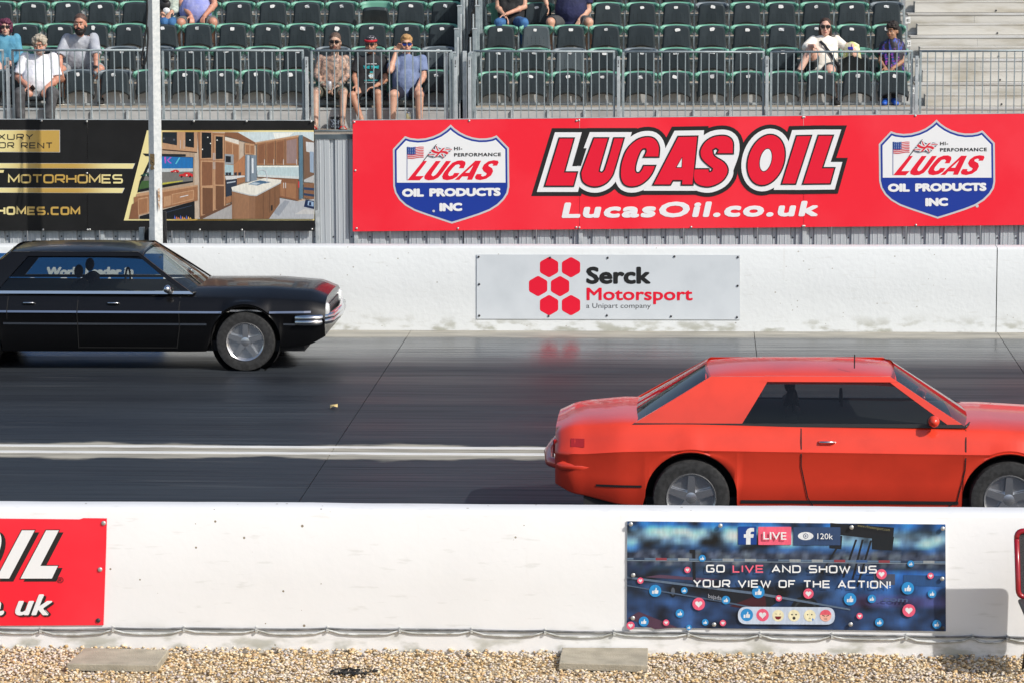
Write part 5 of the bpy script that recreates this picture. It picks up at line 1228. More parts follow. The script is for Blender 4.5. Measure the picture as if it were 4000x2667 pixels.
def person(sp):
    n = sp['row']; ys = ysn(n); S = sp.get('scale', 1.0); J = {}
    dep = dict(head=-.17, neck=-.14, sl=-.13, sr=-.13, el=-.2, er=-.2, wl=-.36, wr=-.36, kl=-.56, kr=-.56, al=-.6, ar=-.6)
    dep.update(sp.get('dep', {}))
    for k, (x, y) in sp['J'].items(): J[k] = P(x, y, ys+dep[k])
    seatz = zn(n)+.09
    hx = P(sp['hip'], 300, ys-.14).x; hw_ = .088*S*sp.get('wide', 1)
    HL, HR = Vector((hx-hw_, ys-.17, seatz+.095)), Vector((hx+hw_, ys-.17, seatz+.095)); hc = (HL+HR)/2
    root = thing('person', sp['label'], 'person', (hx, ys-.2, seatz))
    neck = J['neck'] if 'neck' in J else (J['sl']+J['sr'])/2+Vector((0, 0, .05))
    spine = neck-hc; sh = J['sr']-J['sl']; RT = rotz(sh, spine); ws = sp.get('wide', 1.0); cut = sp.get('nohead', False)
    floorz = zn(n-1) if n > 1 else FLOOR
    if n > 1 and 'fz' in sp: floorz = sp['fz']
    def torso(mb, g=0):
        mb.ell(hc+Vector((0, 0, .0)), (.165*ws+g*1.9, .125*ws+g*1.6, .105+g), 18, 12)
        mb.ell(hc+spine*.32, (.150*ws+g, .108*ws+g, .18+g), 18, 12, rot=RT); xx_ = sh.normalized()
        for s_ in (-1, 1): cap(mb, hc+xx_*s_*.075*ws+Vector((0, 0, .03)), hc+spine*.76+xx_*s_*.105*S, .098*ws**.6*S+g, .085*S+g)
        mb.ell(hc+spine*.66, (.150*S*max(1, ws*.95)+g, .105+g, .18+g), 18, 12, rot=RT)
        b_ = sp.get('belly', 0)
        if b_: mb.ell(hc+spine*.30+Vector((0, -.03-b_*.30, 0)), (.135*ws+b_*.35+g, .095+b_*.55+g, .19+b_*.3+g), 18, 12, rot=RT)
        cap(mb, J['sl']+sh*.10+Vector((0, 0, -.025)), J['sr']-sh*.10+Vector((0, 0, -.025)), .062*S+g, .062*S+g)
        cap(mb, hc+spine*.80, hc+spine*.97, .095*S+g, .05+g)
    mb = MB(); torso(mb)
    af = sp.get('arm', 1.0)*S
    for a, e, w_ in (('sl', 'el', 'wl'), ('sr', 'er', 'wr')):
        cap(mb, J[a], J[e], .050*af, .040*af); cap(mb, J[e], J[w_], .041*af, .027*af); m_ = J[e].lerp(J[w_], .3); mb.ell(m_, (.043*af, .043*af, .05*af), 10, 8)
        m_ = J[a].lerp(J[e], .5); mb.ell(m_, (.050*af, .050*af, .07*af), 10, 8, rot=rotz(Vector((0, 1, .01)), J[e]-J[a]))
    feet = []
    lf = sp.get('leg', 1.0)*S
    for h, k, a in ((HL, 'kl', 'al'), (HR, 'kr', 'ar')):
        if k not in J: continue
        kk = J[k]
        cap(mb, h, kk, .088*lf, .062*lf)
        an = J[a] if a in J else Vector((kk.x, kk.y+.02, floorz+.09)); 
        if sp.get('foot_'+a, 'floor') == 'floor': an = Vector((an.x, an.y, max(floorz+.075, min(an.z, floorz+.10))))
        cap(mb, kk, an, .056*lf, .038*lf); mb.ell(kk.lerp(an, .32)+Vector((0, .022, 0)), (.052*lf, .055*lf, .10), 12, 9, rot=rotz(Vector((1, 0, 0)), kk-an))
        fd_ = Vector(sp.get('fd_'+a, ((.35 if a == 'ar' else -.35)*.5, -1, 0))).normalized(); feet.append((a, an, fd_, kk))
        cap(mb, an+Vector((0, .02, -.035)), an+fd_*.12*S+Vector((0, 0, -.052)), .034*S, .028*S); mb.ell(an+fd_*.15*S+Vector((0, 0, -.058)), (.042*S, .05*S, .018), 12, 8)
    for a, e, w_, hs in (('sl', 'el', 'wl', -1), ('sr', 'er', 'wr', 1)):
        hd = sp.get('hd_'+w_); hd = Vector(hd) if hd else (J[w_]-J[e]).normalized()*.6+Vector((0, -.3, -.25))
        hn = Vector(sp.get('hn_'+w_, (0, .35, 1))); hand(mb, J[w_], hd, hn, sp.get('curl_'+w_, .55), S*1.0, flip=hs)
    head = J.get('head'); 
    if head is not None:
        yaw, pit = R(sp.get('yaw', 0)), R(sp.get('pit', 0)); HR_ = Matrix.Rotation(yaw, 3, 'Z') @ Matrix.Rotation(pit, 3, 'X'); hs_ = sp.get('hs', 1.0)*S; HH = lambda x, y, z_: head+HR_ @ (Vector((x, y, z_))*hs_)
        mb.ell(HH(0, .012, .02), (.074*hs_, .093*hs_, .098*hs_), 20, 14, rot=HR_); mb.ell(HH(0, -.022, -.052), (.057*hs_, .066*hs_, .066*hs_), 18, 12, rot=HR_)
        mb.ell(HH(0, -.058, -.092), (.028*hs_, .024*hs_, .022*hs_), 12, 8); cap(mb, HH(0, -.082, .012), HH(0, -.099, -.026), .009*hs_, .0135*hs_, n=8)
        mb.ell(HH(0, -.078, -.062), (.024*hs_, .012*hs_, .010*hs_), 10, 6); mb.ell(HH(0, -.07, .038), (.05*hs_, .022*hs_, .012*hs_), 12, 7, rot=HR_)
        for s in (-1, 1): mb.ell(HH(s*.078, .012, -.012), (.009*hs_, .018*hs_, .030*hs_), 10, 7, rot=HR_); mb.ell(HH(s*.04, -.06, -.035), (.024*hs_, .02*hs_, .022*hs_), 10, 7)
        cap(mb, neck+Vector((0, .015, -.03)), HH(0, .015, -.05), .056*S*sp.get('neckf', 1), .054*S*sp.get('neckf', 1))
    body = remesh(mb, 'body', SK[sp['skin']], .0085, root, 3)
    # clothes
    if sp.get('shirt'):
        mb = MB(); torso(mb, .013)
        mb.v = [v for v in mb.v]
        L = sp.get('sleeve', .55)
        for a, e, w_ in (('sl', 'el', 'wl'), ('sr', 'er', 'wr')):
            st_ = J[a]-(J[e]-J[a])*.02
            if L <= 1: mb.ell(J[a], ((.050*af+.018),)*3, 12, 8); mb.tube([st_, J[a].lerp(J[e], L)], [.050*af+.018, .048*af+.022], 16)
            else: cap(mb, st_, J[e], .050*af+.016, .042*af+.016); mb.tube([J[e], J[e].lerp(J[w_], L-1)], [.042*af+.016, .030*af+.014], 14)
        so_ = remesh(mb, 'shirt', sp['shirt'], .0105, root, 3, disp=.007, dscale=11)
        # neckline and hem are cut cleanly
        me = so_.data; bmx = bmesh.new(); bmx.from_mesh(me); nz = neck.z+sp.get('neckline', -.002); up_ = spine.normalized()
        kill = [v for v in bmx.verts if (v.co-(neck+up_*sp.get('neckline', .0))).dot((up_+Vector((0, .55, 0))).normalized()) > 0 and (v.co-neck).length < .14] if not cut else []
        kill += [v for v in bmx.verts if v.co.z < seatz-.0 + sp.get('hem', .035)]
        bmesh.ops.delete(bmx, geom=list(set(kill)), context='VERTS'); bmx.to_mesh(me); bmx.free()
        sp['_shirt'] = so_
    if sp.get('trousers'):
        mb = MB(); mb.ell(hc, (.172*ws, .135*ws, .11), 18, 12); L = sp.get('tl', 2)
        for h, k, a in ((HL, 'kl', 'al'), (HR, 'kr', 'ar')):
            if k not in J: continue
            an = [f for f in feet if f[0] == a][0][1]
            if L <= 1: mb.ell(h, (.1*lf,)*3, 12, 8); mb.tube([h, h.lerp(J[k], L)], [.100*lf, .086*lf], 16)
            else: cap(mb, h, J[k], .1*lf, .076*lf); mb.tube([J[k], J[k].lerp(an, min(1, L-1)*.96)], [.072*lf, .058*lf], 14)
        remesh(mb, 'trousers' if L > 1 else 'shorts', sp['trousers'], .0105, root, 2, disp=.006, dscale=13)
    for a, an, fd_, kk in feet:
        st_ = sp.get('shoe')
        if not st_ or sp.get('noshoe_'+a): continue
        mb = MB()
        if st_ == 'flip':
            c_ = an+fd_*.07+Vector((0, 0, -.078)); mb.ell(c_, (.045, .13, .012), 18, 8, rot=Matrix.Rotation(math.atan2(-fd_.x, -fd_.y)*-1, 3, 'Z')); mb.obj('flip_flop_sole', M['rubber'], root, smooth='all')
            mb = MB(); t_ = an+fd_*.165+Vector((0, 0, -.05)); sd = Vector((-fd_.y, fd_.x, 0)); mb.tube([t_+sd*.045-fd_*.06+Vector((0, 0, -.02)), t_+sd*.025-fd_*.045+Vector((0, 0, .012)), t_-fd_*.03+Vector((0, 0, .016)), t_-sd*.025-fd_*.045+Vector((0, 0, .012)), t_-sd*.045-fd_*.06+Vector((0, 0, -.02))], .013, 8); mb.obj('flip_flop_strap', mat('red_strap', (.62, .015, .015), .5), root, smooth='all')
            continue
        up3 = Vector(sp.get('fup_'+a, (0, 0, 1))); cap(mb, an+up3*-.02, an+fd_*.11*S-up3*.045, .052*S, .042*S); mb.ell(an+fd_*.145*S-up3*.05, (.05*S, .06*S, .034), 14, 9); mb.ell(an-fd_*.03-up3*.045, (.042*S, .045*S, .04), 12, 8)
        remesh(mb, 'shoe', st_, .010, root, 2)
        mb = MB(); c_ = an+fd_*.06*S-up3*.078; r3 = Matrix.Rotation(-math.atan2(-fd_.x, -fd_.y), 3, 'Z'); 
        if abs(up3.z) > .9: mb.ell(c_, (.052*S, .14*S, .014), 18, 6, rot=r3); mb.obj('shoe_sole', sp.get('sole', M['sole']), root, smooth='all')
    if head is not None and not cut:
        # hair
        hm = sp.get('hairmat')
        if hm:
            mb = MB()
            for q in sp['hair']: mb.ell(HH(*q[:3]), tuple(v*hs_ for v in q[3:6]), 16, 11, rot=HR_)
            remesh(mb, 'hair', hm, .0085, root, 1, disp=sp.get('hdisp', .012), dscale=34)
        if sp.get('beard'):
            mb = MB(); bz = sp.get('bz', 1.0)
            mb.ell(HH(0, -.034, -.084), (.061*hs_, .057*hs_, .050*hs_*bz), 16, 11, rot=HR_)
            for s in (-1, 1): mb.ell(HH(s*.055, -.014, -.055), (.020*hs_, .042*hs_, .050*hs_), 10, 8, rot=HR_); cap(mb, HH(s*.004, -.094, -.044), HH(s*.032, -.075, -.062), .010*hs_, .009*hs_, n=8)
            remesh(mb, 'beard', sp['beard'], .007, root, 1, disp=.006, dscale=50)
        g_ = sp.get('glasses')
        if g_:
            for s in (-1, 1):
                mb = MB(); pts = rc([(s*.008, -.016), (s*.058, -.018), (s*.064, .016), (s*.006, .014)], .012, 3, True)
                f_ = [HH(x, -.100+abs(x)*.16, .008+z_) for x, z_ in pts]; bk = [HH(x*.97, -.088+abs(x)*.16, .008+z_) for x, z_ in pts]; nL = len(f_); mb.add(f_+bk, [tuple(range(nL)), tuple(reversed(range(nL, 2*nL)))]+[(i, (i+1) % nL, nL+(i+1) % nL, nL+i) for i in range(nL)]); mb.obj('sunglass_lens', g_, root)
                mb = MB(); mb.tube([HH(s*.064, -.088, .018), HH(s*.079, -.02, .012), HH(s*.08, .01, .002)], .0035, 6); mb.obj('sunglass_arm', M['blackp'], root)
            mb = MB(); mb.tube([HH(-.064, -.092, .024), HH(-.03, -.102, .025), HH(0, -.104, .02), HH(.03, -.102, .025), HH(.064, -.092, .024)], .0045, 6); mb.obj('sunglass_brow_bar', M['blackp'], root)
        else:
            for s in (-1, 1):
                mb = MB(); mb.ell(HH(s*.03, -.079, .008), (.013*hs_, .008*hs_, .006*hs_), 10, 6, rot=HR_); eo = mb.obj('eye', M['eyewhite'], root, smooth='all')
                mb = MB(); mb.ell(HH(s*.03, -.086, .008), (.006*hs_, .003*hs_, .006*hs_), 8, 5, rot=HR_); mb.obj('iris', M['iris'], eo, smooth='all', local=True)
        if sp.get('brow'):
            for s in (-1, 1): mb = MB(); mb.tube([HH(s*.012, -.093, .030), HH(s*.032, -.090, .036), HH(s*.052, -.078, .030)], .0048*hs_, 6); mb.obj('eyebrow', sp['brow'], root, smooth='all')
        mb = MB(); mb.ell(HH(0, -.088, -.060), (.022*hs_, .008*hs_, .0055*hs_), 10, 6, rot=HR_); mb.obj('mouth', M['lips'], root, smooth='all')
    sp['J_'] = J; sp['root'] = root; sp['HH'] = HH if head is not None else None; sp['hc'] = hc; return sp
SHORT = [(0, .018, .045, .079, .092, .085), (0, .045, .005, .076, .068, .085)]
hm = lambda n, c, c2=None: mat(n, c, .7, 0, c2 or tuple(v*.5 for v in c), 60, (1, 1, .4), .4, .6, bump=.003, bscale=120)
dkhair = hm('dark_brown_hair', (.035, .022, .016))
def onshirt(o, words, x0, x1, z_, h, m, shear=0, bold=.02):
    """lettering pressed on the front of a shirt"""
    vs, fs = text_verts(words, bold); a = min(v.x for v in vs); b = max(v.x for v in vs)
    me = o.data; off = parent_origin(o.parent); bvh = BVHTree.FromPolygons([v.co for v in me.vertices], [p.vertices for p in me.polygons])
    out = []
    for v in vs:
        x = x0+(x1-x0)*(v.x-a)/(b-a)+shear*v.y*h; zz = z_+v.y/.73*h; hit = bvh.ray_cast(Vector((x, 40, zz)), Vector((0, 1, 0)))
        out.append(Vector((x, (hit[0].y if hit[0] else 43.9)-.006, zz)))
    mb = MB(); mb.add(out, fs); mb.obj('shirt_lettering', m, o.parent)
# 1 man in white, front row left
white_man = person(dict(row=1, label='grey haired man in a white t-shirt and grey trousers looking down at a phone', J=dict(head=(154, 176), neck=(153, 212), sl=(100, 226), sr=(206, 228), el=(70, 303), er=(223, 312), wl=(112, 342), wr=(180, 346), kl=(74, 368), kr=(206, 366), al=(80, 470), ar=(186, 470)), hip=150, wide=1.32, belly=.12, arm=1.2, leg=1.15, hs=1.06, skin='ruddy', shirt=cloth('white_cotton', (.78, .78, .80), (.74, .74, .80)), sleeve=.85, trousers=cloth('grey_denim', (.055, .055, .058), (.085, .085, .09), 14), shoe=M['rubber'], pit=14, dep=dict(wl=-.46, wr=-.46, head=-.24), curl_wl=.9, curl_wr=1.0, hn_wl=(0, 0, 1),
  hairmat=hm('grey_hair', (.46, .41, .33), (.26, .22, .17)), hair=[(0, .02, .055, .088, .095, .078), (-.045, -.01, .045, .05, .07, .06), (.05, .0, .05, .048, .07, .06), (0, .05, -.005, .084, .065, .085), (.0, -.035, .088, .07, .055, .04)], hdisp=.018, brow=hm('grey_brow', (.2, .17, .14)), beard=hm('white_stubble', (.42, .36, .32), (.40, .25, .2)), bz=.7))
q = white_man['J_']['wl']; mb = MB(); c = P(127, 346, q.y-.06); mb.box(-.035, -.008, -.07, .035, .0, .07, b=.003); o = mb.obj('mobile_phone', M['blackp']); o.location = c; o.rotation_euler = (R(50), R(55), 0); tag(o, 'black mobile phone held by the man in white', 'phone')
# 2 woman with purple hair
person(dict(row=2, label='woman with short purple hair and sunglasses in a long sleeved blue top', J=dict(head=(22, 108), neck=(17, 140), sl=(-28, 152), sr=(64, 150), el=(-48, 222), er=(78, 222), wl=(-5, 246), wr=(38, 246), kl=(-18, 292), kr=(52, 292)), hip=18, wide=.95, arm=.95, skin='pale', shirt=cloth('blue_jersey', (.10, .30, .42), (.06, .22, .34)), sleeve=1.92, trousers=cloth('dark_jeans', (.02, .025, .045)), shoe=M['rubber'], yaw=8, hs=.98, glasses=M['lens'], hairmat=hm('purple_hair', (.14, .022, .055), (.05, .012, .03)), hair=[(0, .02, .05, .09, .098, .082), (.06, .0, .0, .036, .07, .085), (-.06, .0, .0, .036, .07, .085), (0, .06, -.02, .085, .05, .09), (.03, -.045, .07, .06, .045, .035)], hdisp=.02, neckline=-.01, tag_=1))
# 3 bearded man
beard_man = person(dict(row=2, label='black bearded man in a grey t-shirt leaning on the seat in front', J=dict(head=(313, 96), neck=(311, 136), sl=(262, 152), sr=(366, 150), el=(232, 225), er=(377, 222), wl=(238, 275), wr=(375, 264), kl=(240, 275), kr=(390, 272)), hip=312, wide=1.3, belly=.09, arm=1.12, leg=1.1, hs=1.12, skin='ruddy', shirt=cloth('grey_marl', (.42, .44, .48), (.33, .35, .40)), sleeve=.92, trousers=cloth('grey_shorts', (.28, .29, .31)), tl=.92, shoe=M['rubber'], dep=dict(head=-.50, neck=-.42, sl=-.36, sr=-.36, el=-.52, er=-.54, wl=-.66, wr=-.62, kl=-.5, kr=-.5), hd_wr=(0, -.25, -.9), hn_wr=(0, -1, .1), hd_wl=(.1, -.2, -.9), hn_wl=(0, -1, 0), hairmat=hm('cropped_black_hair', (.11, .065, .05), (.05, .03, .025)), hair=[(0, .027, .058, .0802, .0922, .079), (0, .055, -.005, .075, .055, .070)], hdisp=.001, brow=dkhair, beard=hm('black_beard', (.012, .010, .010)), bz=1.15))
q = P(375, 262, ysn(2)-.62); mb = MB(); mb.tube([q+Vector((-.035, -.005, 0)), q+Vector((0, -.04, 0)), q+Vector((.035, -.005, 0))], .014, 8); mb.box(q.x-.02, q.y-.055, q.z-.022, q.x+.02, q.y-.04, q.z+.022, b=.004); mb.obj('wrist_watch', M['blackp'], beard_man['root'])
# 4, 5 cropped pair in the fourth row
person(dict(row=4, nohead=True, label='person in a pale green jacket and blue jeans holding a white paper', J=dict(head=(655, -95), neck=(655, -62), sl=(628, -50), sr=(690, -50), el=(612, 20), er=(694, 38), wl=(636, 52), wr=(668, 48), kl=(644, 92), kr=(672, 92)), hip=655, wide=.9, skin='fair', shirt=cloth('pale_green_check', (.52, .58, .50), (.36, .42, .38), 20), sleeve=1.85, trousers=cloth('blue_jeans', (.04, .14, .32)), shoe=M['rubber'], hairmat=dkhair, hair=SHORT))
c = P(650, 42, ysn(4)-.46); mb = MB(); mb.ell(c, (.05, .02, .04), 12, 8); tag(mb.obj('paper_napkin', M['sticker']), 'crumpled white paper held by the person in pale green', 'paper')
mb = MB(); c = P(640, 18, ysn(4)-.38); mb.ell(c, (.10, .05, .085), 14, 9); mb.ell(c+Vector((.03, -.02, .06)), (.05, .04, .05), 10, 7); tag(mb.obj('shoulder_bag', M['blackp'], smooth='all'), 'black bag on the lap of the person in pale green', 'bag')
person(dict(row=4, nohead=True, label='large man in a violet blue t-shirt with hands in his lap', J=dict(head=(770, -115), neck=(770, -70), sl=(718, -58), sr=(822, -58), el=(708, 14), er=(838, 20), wl=(746, 64), wr=(798, 64), kl=(706, 90), kr=(832, 88)), hip=770, wide=1.3, belly=.12, arm=1.15, leg=1.1, skin='ruddy', shirt=cloth('violet_marl', (.22, .25, .56), (.30, .32, .58)), sleeve=.72, trousers=cloth('grey_shorts_b', (.13, .13, .13)), tl=.95, shoe=M['rubber'], curl_wl=1.0, curl_wr=1.0, dep=dict(wl=-.46, wr=-.46), hairmat=dkhair, hair=SHORT))
# 6 tattooed man
tat = person(dict(row=1, label='shirtless tattooed man in sunglasses and flip flops holding a white can', J=dict(head=(1309, 167), neck=(1307, 210), sl=(1253, 228), sr=(1351, 229), el=(1233, 292), er=(1358, 296), wl=(1262, 334), wr=(1320, 337), kl=(1232, 360), kr=(1342, 362), al=(1233, 484), ar=(1337, 484)), hip=1290, wide=1.0, arm=.98, leg=.95, hs=1.02, skin='tattoo', trousers=cloth('camouflage_shorts', (.045, .05, .04), (.13, .13, .10), 22), tl=.86, shoe='flip', glasses=M['lens'], dep=dict(wl=-.42, wr=-.42, al=-.68, ar=-.68), hd_wl=(.8, -.35, -.35), hd_wr=(-.8, -.35, -.5), curl_wl=.9, curl_wr=.9, hairmat=hm('cropped_brown_hair', (.13, .08, .06), (.06, .04, .03)), hair=[(0, .027, .059, .0802, .0925, .079), (0, .055, -.005, .075, .055, .070)], hdisp=.002, brow=dkhair, beard=hm('dark_stubble', (.10, .055, .038), (.2, .11, .08)), bz=.75))
c = P(1287, 334, ysn(1)-.52); root = thing('drink_can', 'white can held by the tattooed man', 'can', c); mb = MB(); mb.lathe([(.022, -.06), (.031, -.05), (.032, .04), (.025, .055), (.024, .052)], 16, 'z', c); o = mb.obj('can_body', mat('white_can', (.6, .6, .62), .3, .5), root, smooth='all')
mb = MB(); J = tat['J_']; nk = J['neck']; mb.tube([nk+Vector((.052*math.sin(a), -.03-.06*max(0, math.cos(a)), .03-.13*max(0, math.cos(a))**1.3)) for a in [i*math.pi/8-math.pi for i in range(17)]], .0035, 6); o = mb.obj('necklace', M['blackp'], tat['root'])
for k in ('wl', 'wr'):
    w_, e_ = J[k], J['e'+k[1]]
    mb = MB(); ax = (w_-e_).normalized(); s1 = ax.orthogonal().normalized(); s2 = ax.cross(s1)
    for j in range(3): mb.tube([w_-ax*(.012+.014*j)+(s1*math.cos(a)+s2*math.sin(a))*.033 for a in [i*math.pi/7 for i in range(15)]], .005, 6)
    mb.obj('bracelets', mat('bead_bracelet', (.12, .11, .08), .5, 0, (.45, .42, .35), 150), tat['root'])
# 7 man in bandana
ban = person(dict(row=1, label='smiling man in a red and black bandana, sunglasses and a printed black t-shirt', J=dict(head=(1449, 176), neck=(1450, 214), sl=(1403, 234), sr=(1496, 233), el=(1384, 304), er=(1506, 312), wl=(1392, 338), wr=(1464, 340), kl=(1377, 374), kr=(1476, 366), al=(1416, 480), ar=(1484, 484)), hip=1440, wide=.98, arm=.95, leg=.92, hs=.98, skin='mid', shirt=cloth('black_cotton', (.014, .014, .016), (.022, .022, .025)), sleeve=.72, trousers=cloth('black_shorts', (.012, .012, .014)), tl=.88, shoe=M['rubber'], glasses=M['lens'], hd_wr=(-.8, -.5, -.2), hd_wl=(.3, -.8, -.3), dep=dict(wl=-.44, wr=-.40), yaw=-6, hairmat=mat('bandana_cloth', (.02, .018, .025), .8, 0, (.55, .55, .58), 55, lo=.58, hi=.62), hair=[(0, .018, .050, .082, .095, .080), (0, .055, .0, .07, .055, .07)], hdisp=.003, beard=hm('brown_stubble', (.16, .09, .06), (.3, .17, .12)), bz=.6))
HH = ban['HH']; mb = MB(); mb.tube([HH(.081*math.sin(a), .012-.098*math.cos(a), .062-.012*math.cos(a)) for a in [-1.35+2.7*i/10 for i in range(11)]], .018, 8); mb.obj('bandana_band', mat('red_band', (.42, .01, .02), .8), ban['root'], smooth='all')
for k in ('al', 'ar'):
    pass
c = P(1450, 300, 44).x; sh_ = ban['_shirt']
tq = mat('turquoise_print', (.02, .45, .48), .6); wq = M['white']
pz = lambda y: P(1450, y, 43.95).z
onshirt(sh_, 'I HAVE NEITHER', c-.075, c+.075, pz(254), .013, wq)
onshirt(sh_, 'THE TIME', c-.115, c+.10, pz(270), .036, tq, .2, .04)
onshirt(sh_, 'NOR THE CRAYONS', c-.10, c+.09, pz(319), .018, tq, .1, .03)
onshirt(sh_, 'TO EXPLAIN THIS TO YOU', c-.10, c+.09, pz(326.5), .012, wq)
for (x0, z0, w_, h_, mm) in ((0, 284, .035, .018, tq), (.0, 291, .05, .02, mat('khaki_print', (.34, .33, .24), .6)), (0, 300, .062, .03, mat('pale_teal_print', (.45, .58, .62), .6)), (0, 305, .04, .016, mat('beige_print', (.5, .45, .34), .6))):
    onshirt(sh_, 'O', c-w_/2*1.3, c+w_/2*1.3, pz(z0)-.01, h_, mm, 0, .16)
# 8 blond man
person(dict(row=1, label='blond man in blue mirrored sunglasses and a slate blue t-shirt touching his ear', J=dict(head=(1588, 175), neck=(1586, 214), sl=(1545, 236), sr=(1648, 234), el=(1524, 278), er=(1655, 300), wl=(1546, 208), wr=(1634, 338), kl=(1536, 372), kr=(1638, 372), al=(1532, 484), ar=(1638, 484)), hip=1590, wide=1.1, belly=.03, arm=1.08, leg=1.08, hs=1.02, skin='fair', shirt=cloth('slate_blue_cotton', (.18, .23, .38), (.15, .20, .34)), sleeve=.70, trousers=cloth('navy_shorts', (.010, .012, .028)), tl=.82, shoe=M['rubber'], glasses=M['lens_blue'], dep=dict(el=-.42, wl=-.26, wr=-.44), hd_wl=(.35, .1, .75), hn_wl=(-.5, 1, 0), curl_wl=.9, curl_wr=1.2, hairmat=hm('blond_hair', (.50, .30, .12), (.36, .20, .08)), hair=[(0, .022, .064, .083, .094, .078), (0, .05, .0, .079, .055, .07), (.0, -.04, .100, .058, .038, .030)], hdisp=.006, beard=None, brow=hm('blond_brow', (.25, .15, .08)), yaw=10))
# 9 black t-shirt and jeans
person(dict(row=4, nohead=True, label='person in a black t-shirt and blue jeans with crossed wrists', J=dict(head=(1998, -110), neck=(1998, -66), sl=(1952, -52), sr=(2044, -52), el=(1944, 30), er=(2050, 28), wl=(1968, 58), wr=(1978, 56), kl=(1950, 90), kr=(2046, 90)), hip=1998, wide=1.0, arm=.95, leg=.95, skin='fair', shirt=cloth('black_cotton_b', (.012, .012, .014), (.02, .02, .022)), sleeve=.62, trousers=cloth('blue_jeans_b', (.045, .15, .34), (.03, .09, .22), 12), shoe=M['rubber'], dep=dict(wl=-.40, wr=-.46), hd_wl=(.6, -.3, -.7), hd_wr=(-.7, -.4, -.3), hairmat=dkhair, hair=SHORT))
# 10 navy shirt
person(dict(row=4, nohead=True, label='large man in a navy polo shirt and grey shorts in the right stand', J=dict(head=(2230, -130), neck=(2232, -84), sl=(2170, -62), sr=(2292, -58), el=(2124, -20), er=(2298, 42), wl=(2136, 18), wr=(2262, 82), kl=(2150, 88), kr=(2300, 88)), hip=2232, wide=1.3, belly=.12, arm=1.12, leg=1.08, skin='fair', shirt=cloth('navy_polo', (.018, .022, .075), (.012, .015, .05)), sleeve=.75, trousers=cloth('charcoal_shorts', (.07, .07, .072)), tl=.95, shoe=M['rubber'], dep=dict(el=-.15, wl=-.22, wr=-.42, kl=-.5, kr=-.5), hd_wl=(.3, -.3, -.9), hairmat=dkhair, hair=SHORT))
# 11 woman in cream jumper
wm = person(dict(row=2, label='woman in a cream jumper and sunglasses sitting with one leg crossed', J=dict(head=(3224, 108), neck=(3222, 146), sl=(3178, 160), sr=(3268, 158), el=(3148, 186), er=(3300, 184), wl=(3180, 180), wr=(3330, 178), kl=(3166, 196), kr=(3242, 280), al=(3124, 276), ar=(3262, 398)), hip=3212, wide=1.2, belly=.04, arm=1.05, leg=1.12, hs=1.05, skin='pale', shirt=cloth('cream_knit', (.84, .80, .72), (.78, .72, .62), 16), sleeve=1.45, trousers=cloth('grey_shorts_c', (.05, .055, .06)), tl=.62, shoe=cloth('black_canvas', (.015, .015, .015)), glasses=M['lens'], dep=dict(kl=-.40, al=-.52, wl=-.50, el=-.34, er=-.2, wr=-.28, kr=-.55, ar=-.52), foot_al='free', fd_al=(-.8, -.5, -.1), fup_al=(-.1, -.2, .97), hd_wl=(.55, -.4, -.6), hd_wr=(.3, -.5, -.7), hairmat=hm('brown_hair', (.055, .028, .018), (.03, .015, .01)), hair=[(0, .024, .045, .080, .092, .082), (0, .06, -.02, .07, .05, .08), (.066, .012, -.05, .022, .035, .085), (-.066, .012, -.05, .024, .035, .09)], hdisp=.004, brow=dkhair))
mb = MB(); J = wm['J_']; pts = [P(*q, ysn(2)+dz) for q, dz in (((3192, 152), -.20), ((3218, 176), -.30), ((3240, 205), -.33), ((3258, 235), -.33), ((3268, 250), -.32))]
for i in range(len(pts)-1):
    a, c = pts[i], pts[i+1]; w_ = Vector((.017, 0, .010)); mb.add([a-w_, a+w_, c+w_, c-w_, a-w_+Vector((0, .006, 0)), a+w_+Vector((0, .006, 0)), c+w_+Vector((0, .006, 0)), c-w_+Vector((0, .006, 0))], [(0, 1, 2, 3), (7, 6, 5, 4), (0, 3, 7, 4), (1, 5, 6, 2)])
q = P(3278, 266, ysn(2)-.32); root = thing('shoulder_bag', 'small black shoulder bag beside the woman in cream', 'bag', q); mb.obj('bag_strap', M['blackp'], root); mb = MB(); mb.ell(q, (.055, .05, .085), 14, 10); mb.ell(q+Vector((-.01, -.01, .04)), (.05, .045, .05), 14, 10); remesh(mb, 'bag_body', M['blackp'], .01, root, 1, disp=.008, dscale=20)
pr = MB(); q = P(3328, 200, ysn(2)-.26); vs = []; cols = []
for j in range(9):
    for i in range(11):
        u, v = i/10-.5, j/8-.5; vs.append((q.x+u*.26*(1-.25*(v+.5)), q.y-.05*math.cos(u*3)*math.cos(v*2.5)+.02*noise.noise(Vector((u*6, v*6, 1))), q.z+v*.19+.03*math.cos(u*4)))
pr.add(vs, [(j*11+i, j*11+i+1, j*11+i+12, j*11+i+11) for j in range(8) for i in range(10)]); pr.add([(x, y+.05, z_) for x, y, z_ in vs], [(j*11+i, j*11+i+11, j*11+i+12, j*11+i+1) for j in range(8) for i in range(10)])
tag(pr.obj('snack_bag', mat('snack_print', (.50, .58, .12), .4, 0, (.70, .66, .45), 14, lo=.45, hi=.5), smooth='all'), 'yellow and green snack bag on the seat beside the woman in cream', 'bag')
mb = MB(); q = P(3322, 190, ysn(2)-.36); mb.box(q.x-.035, q.y-.01, q.z-.02, q.x+.035, q.y+.01, q.z+.02, b=.006); tag(mb.obj('blue_packet', mat('blue_foil', (.03, .03, .35), .4)), 'small blue packet in the hand of the woman in cream', 'packet')
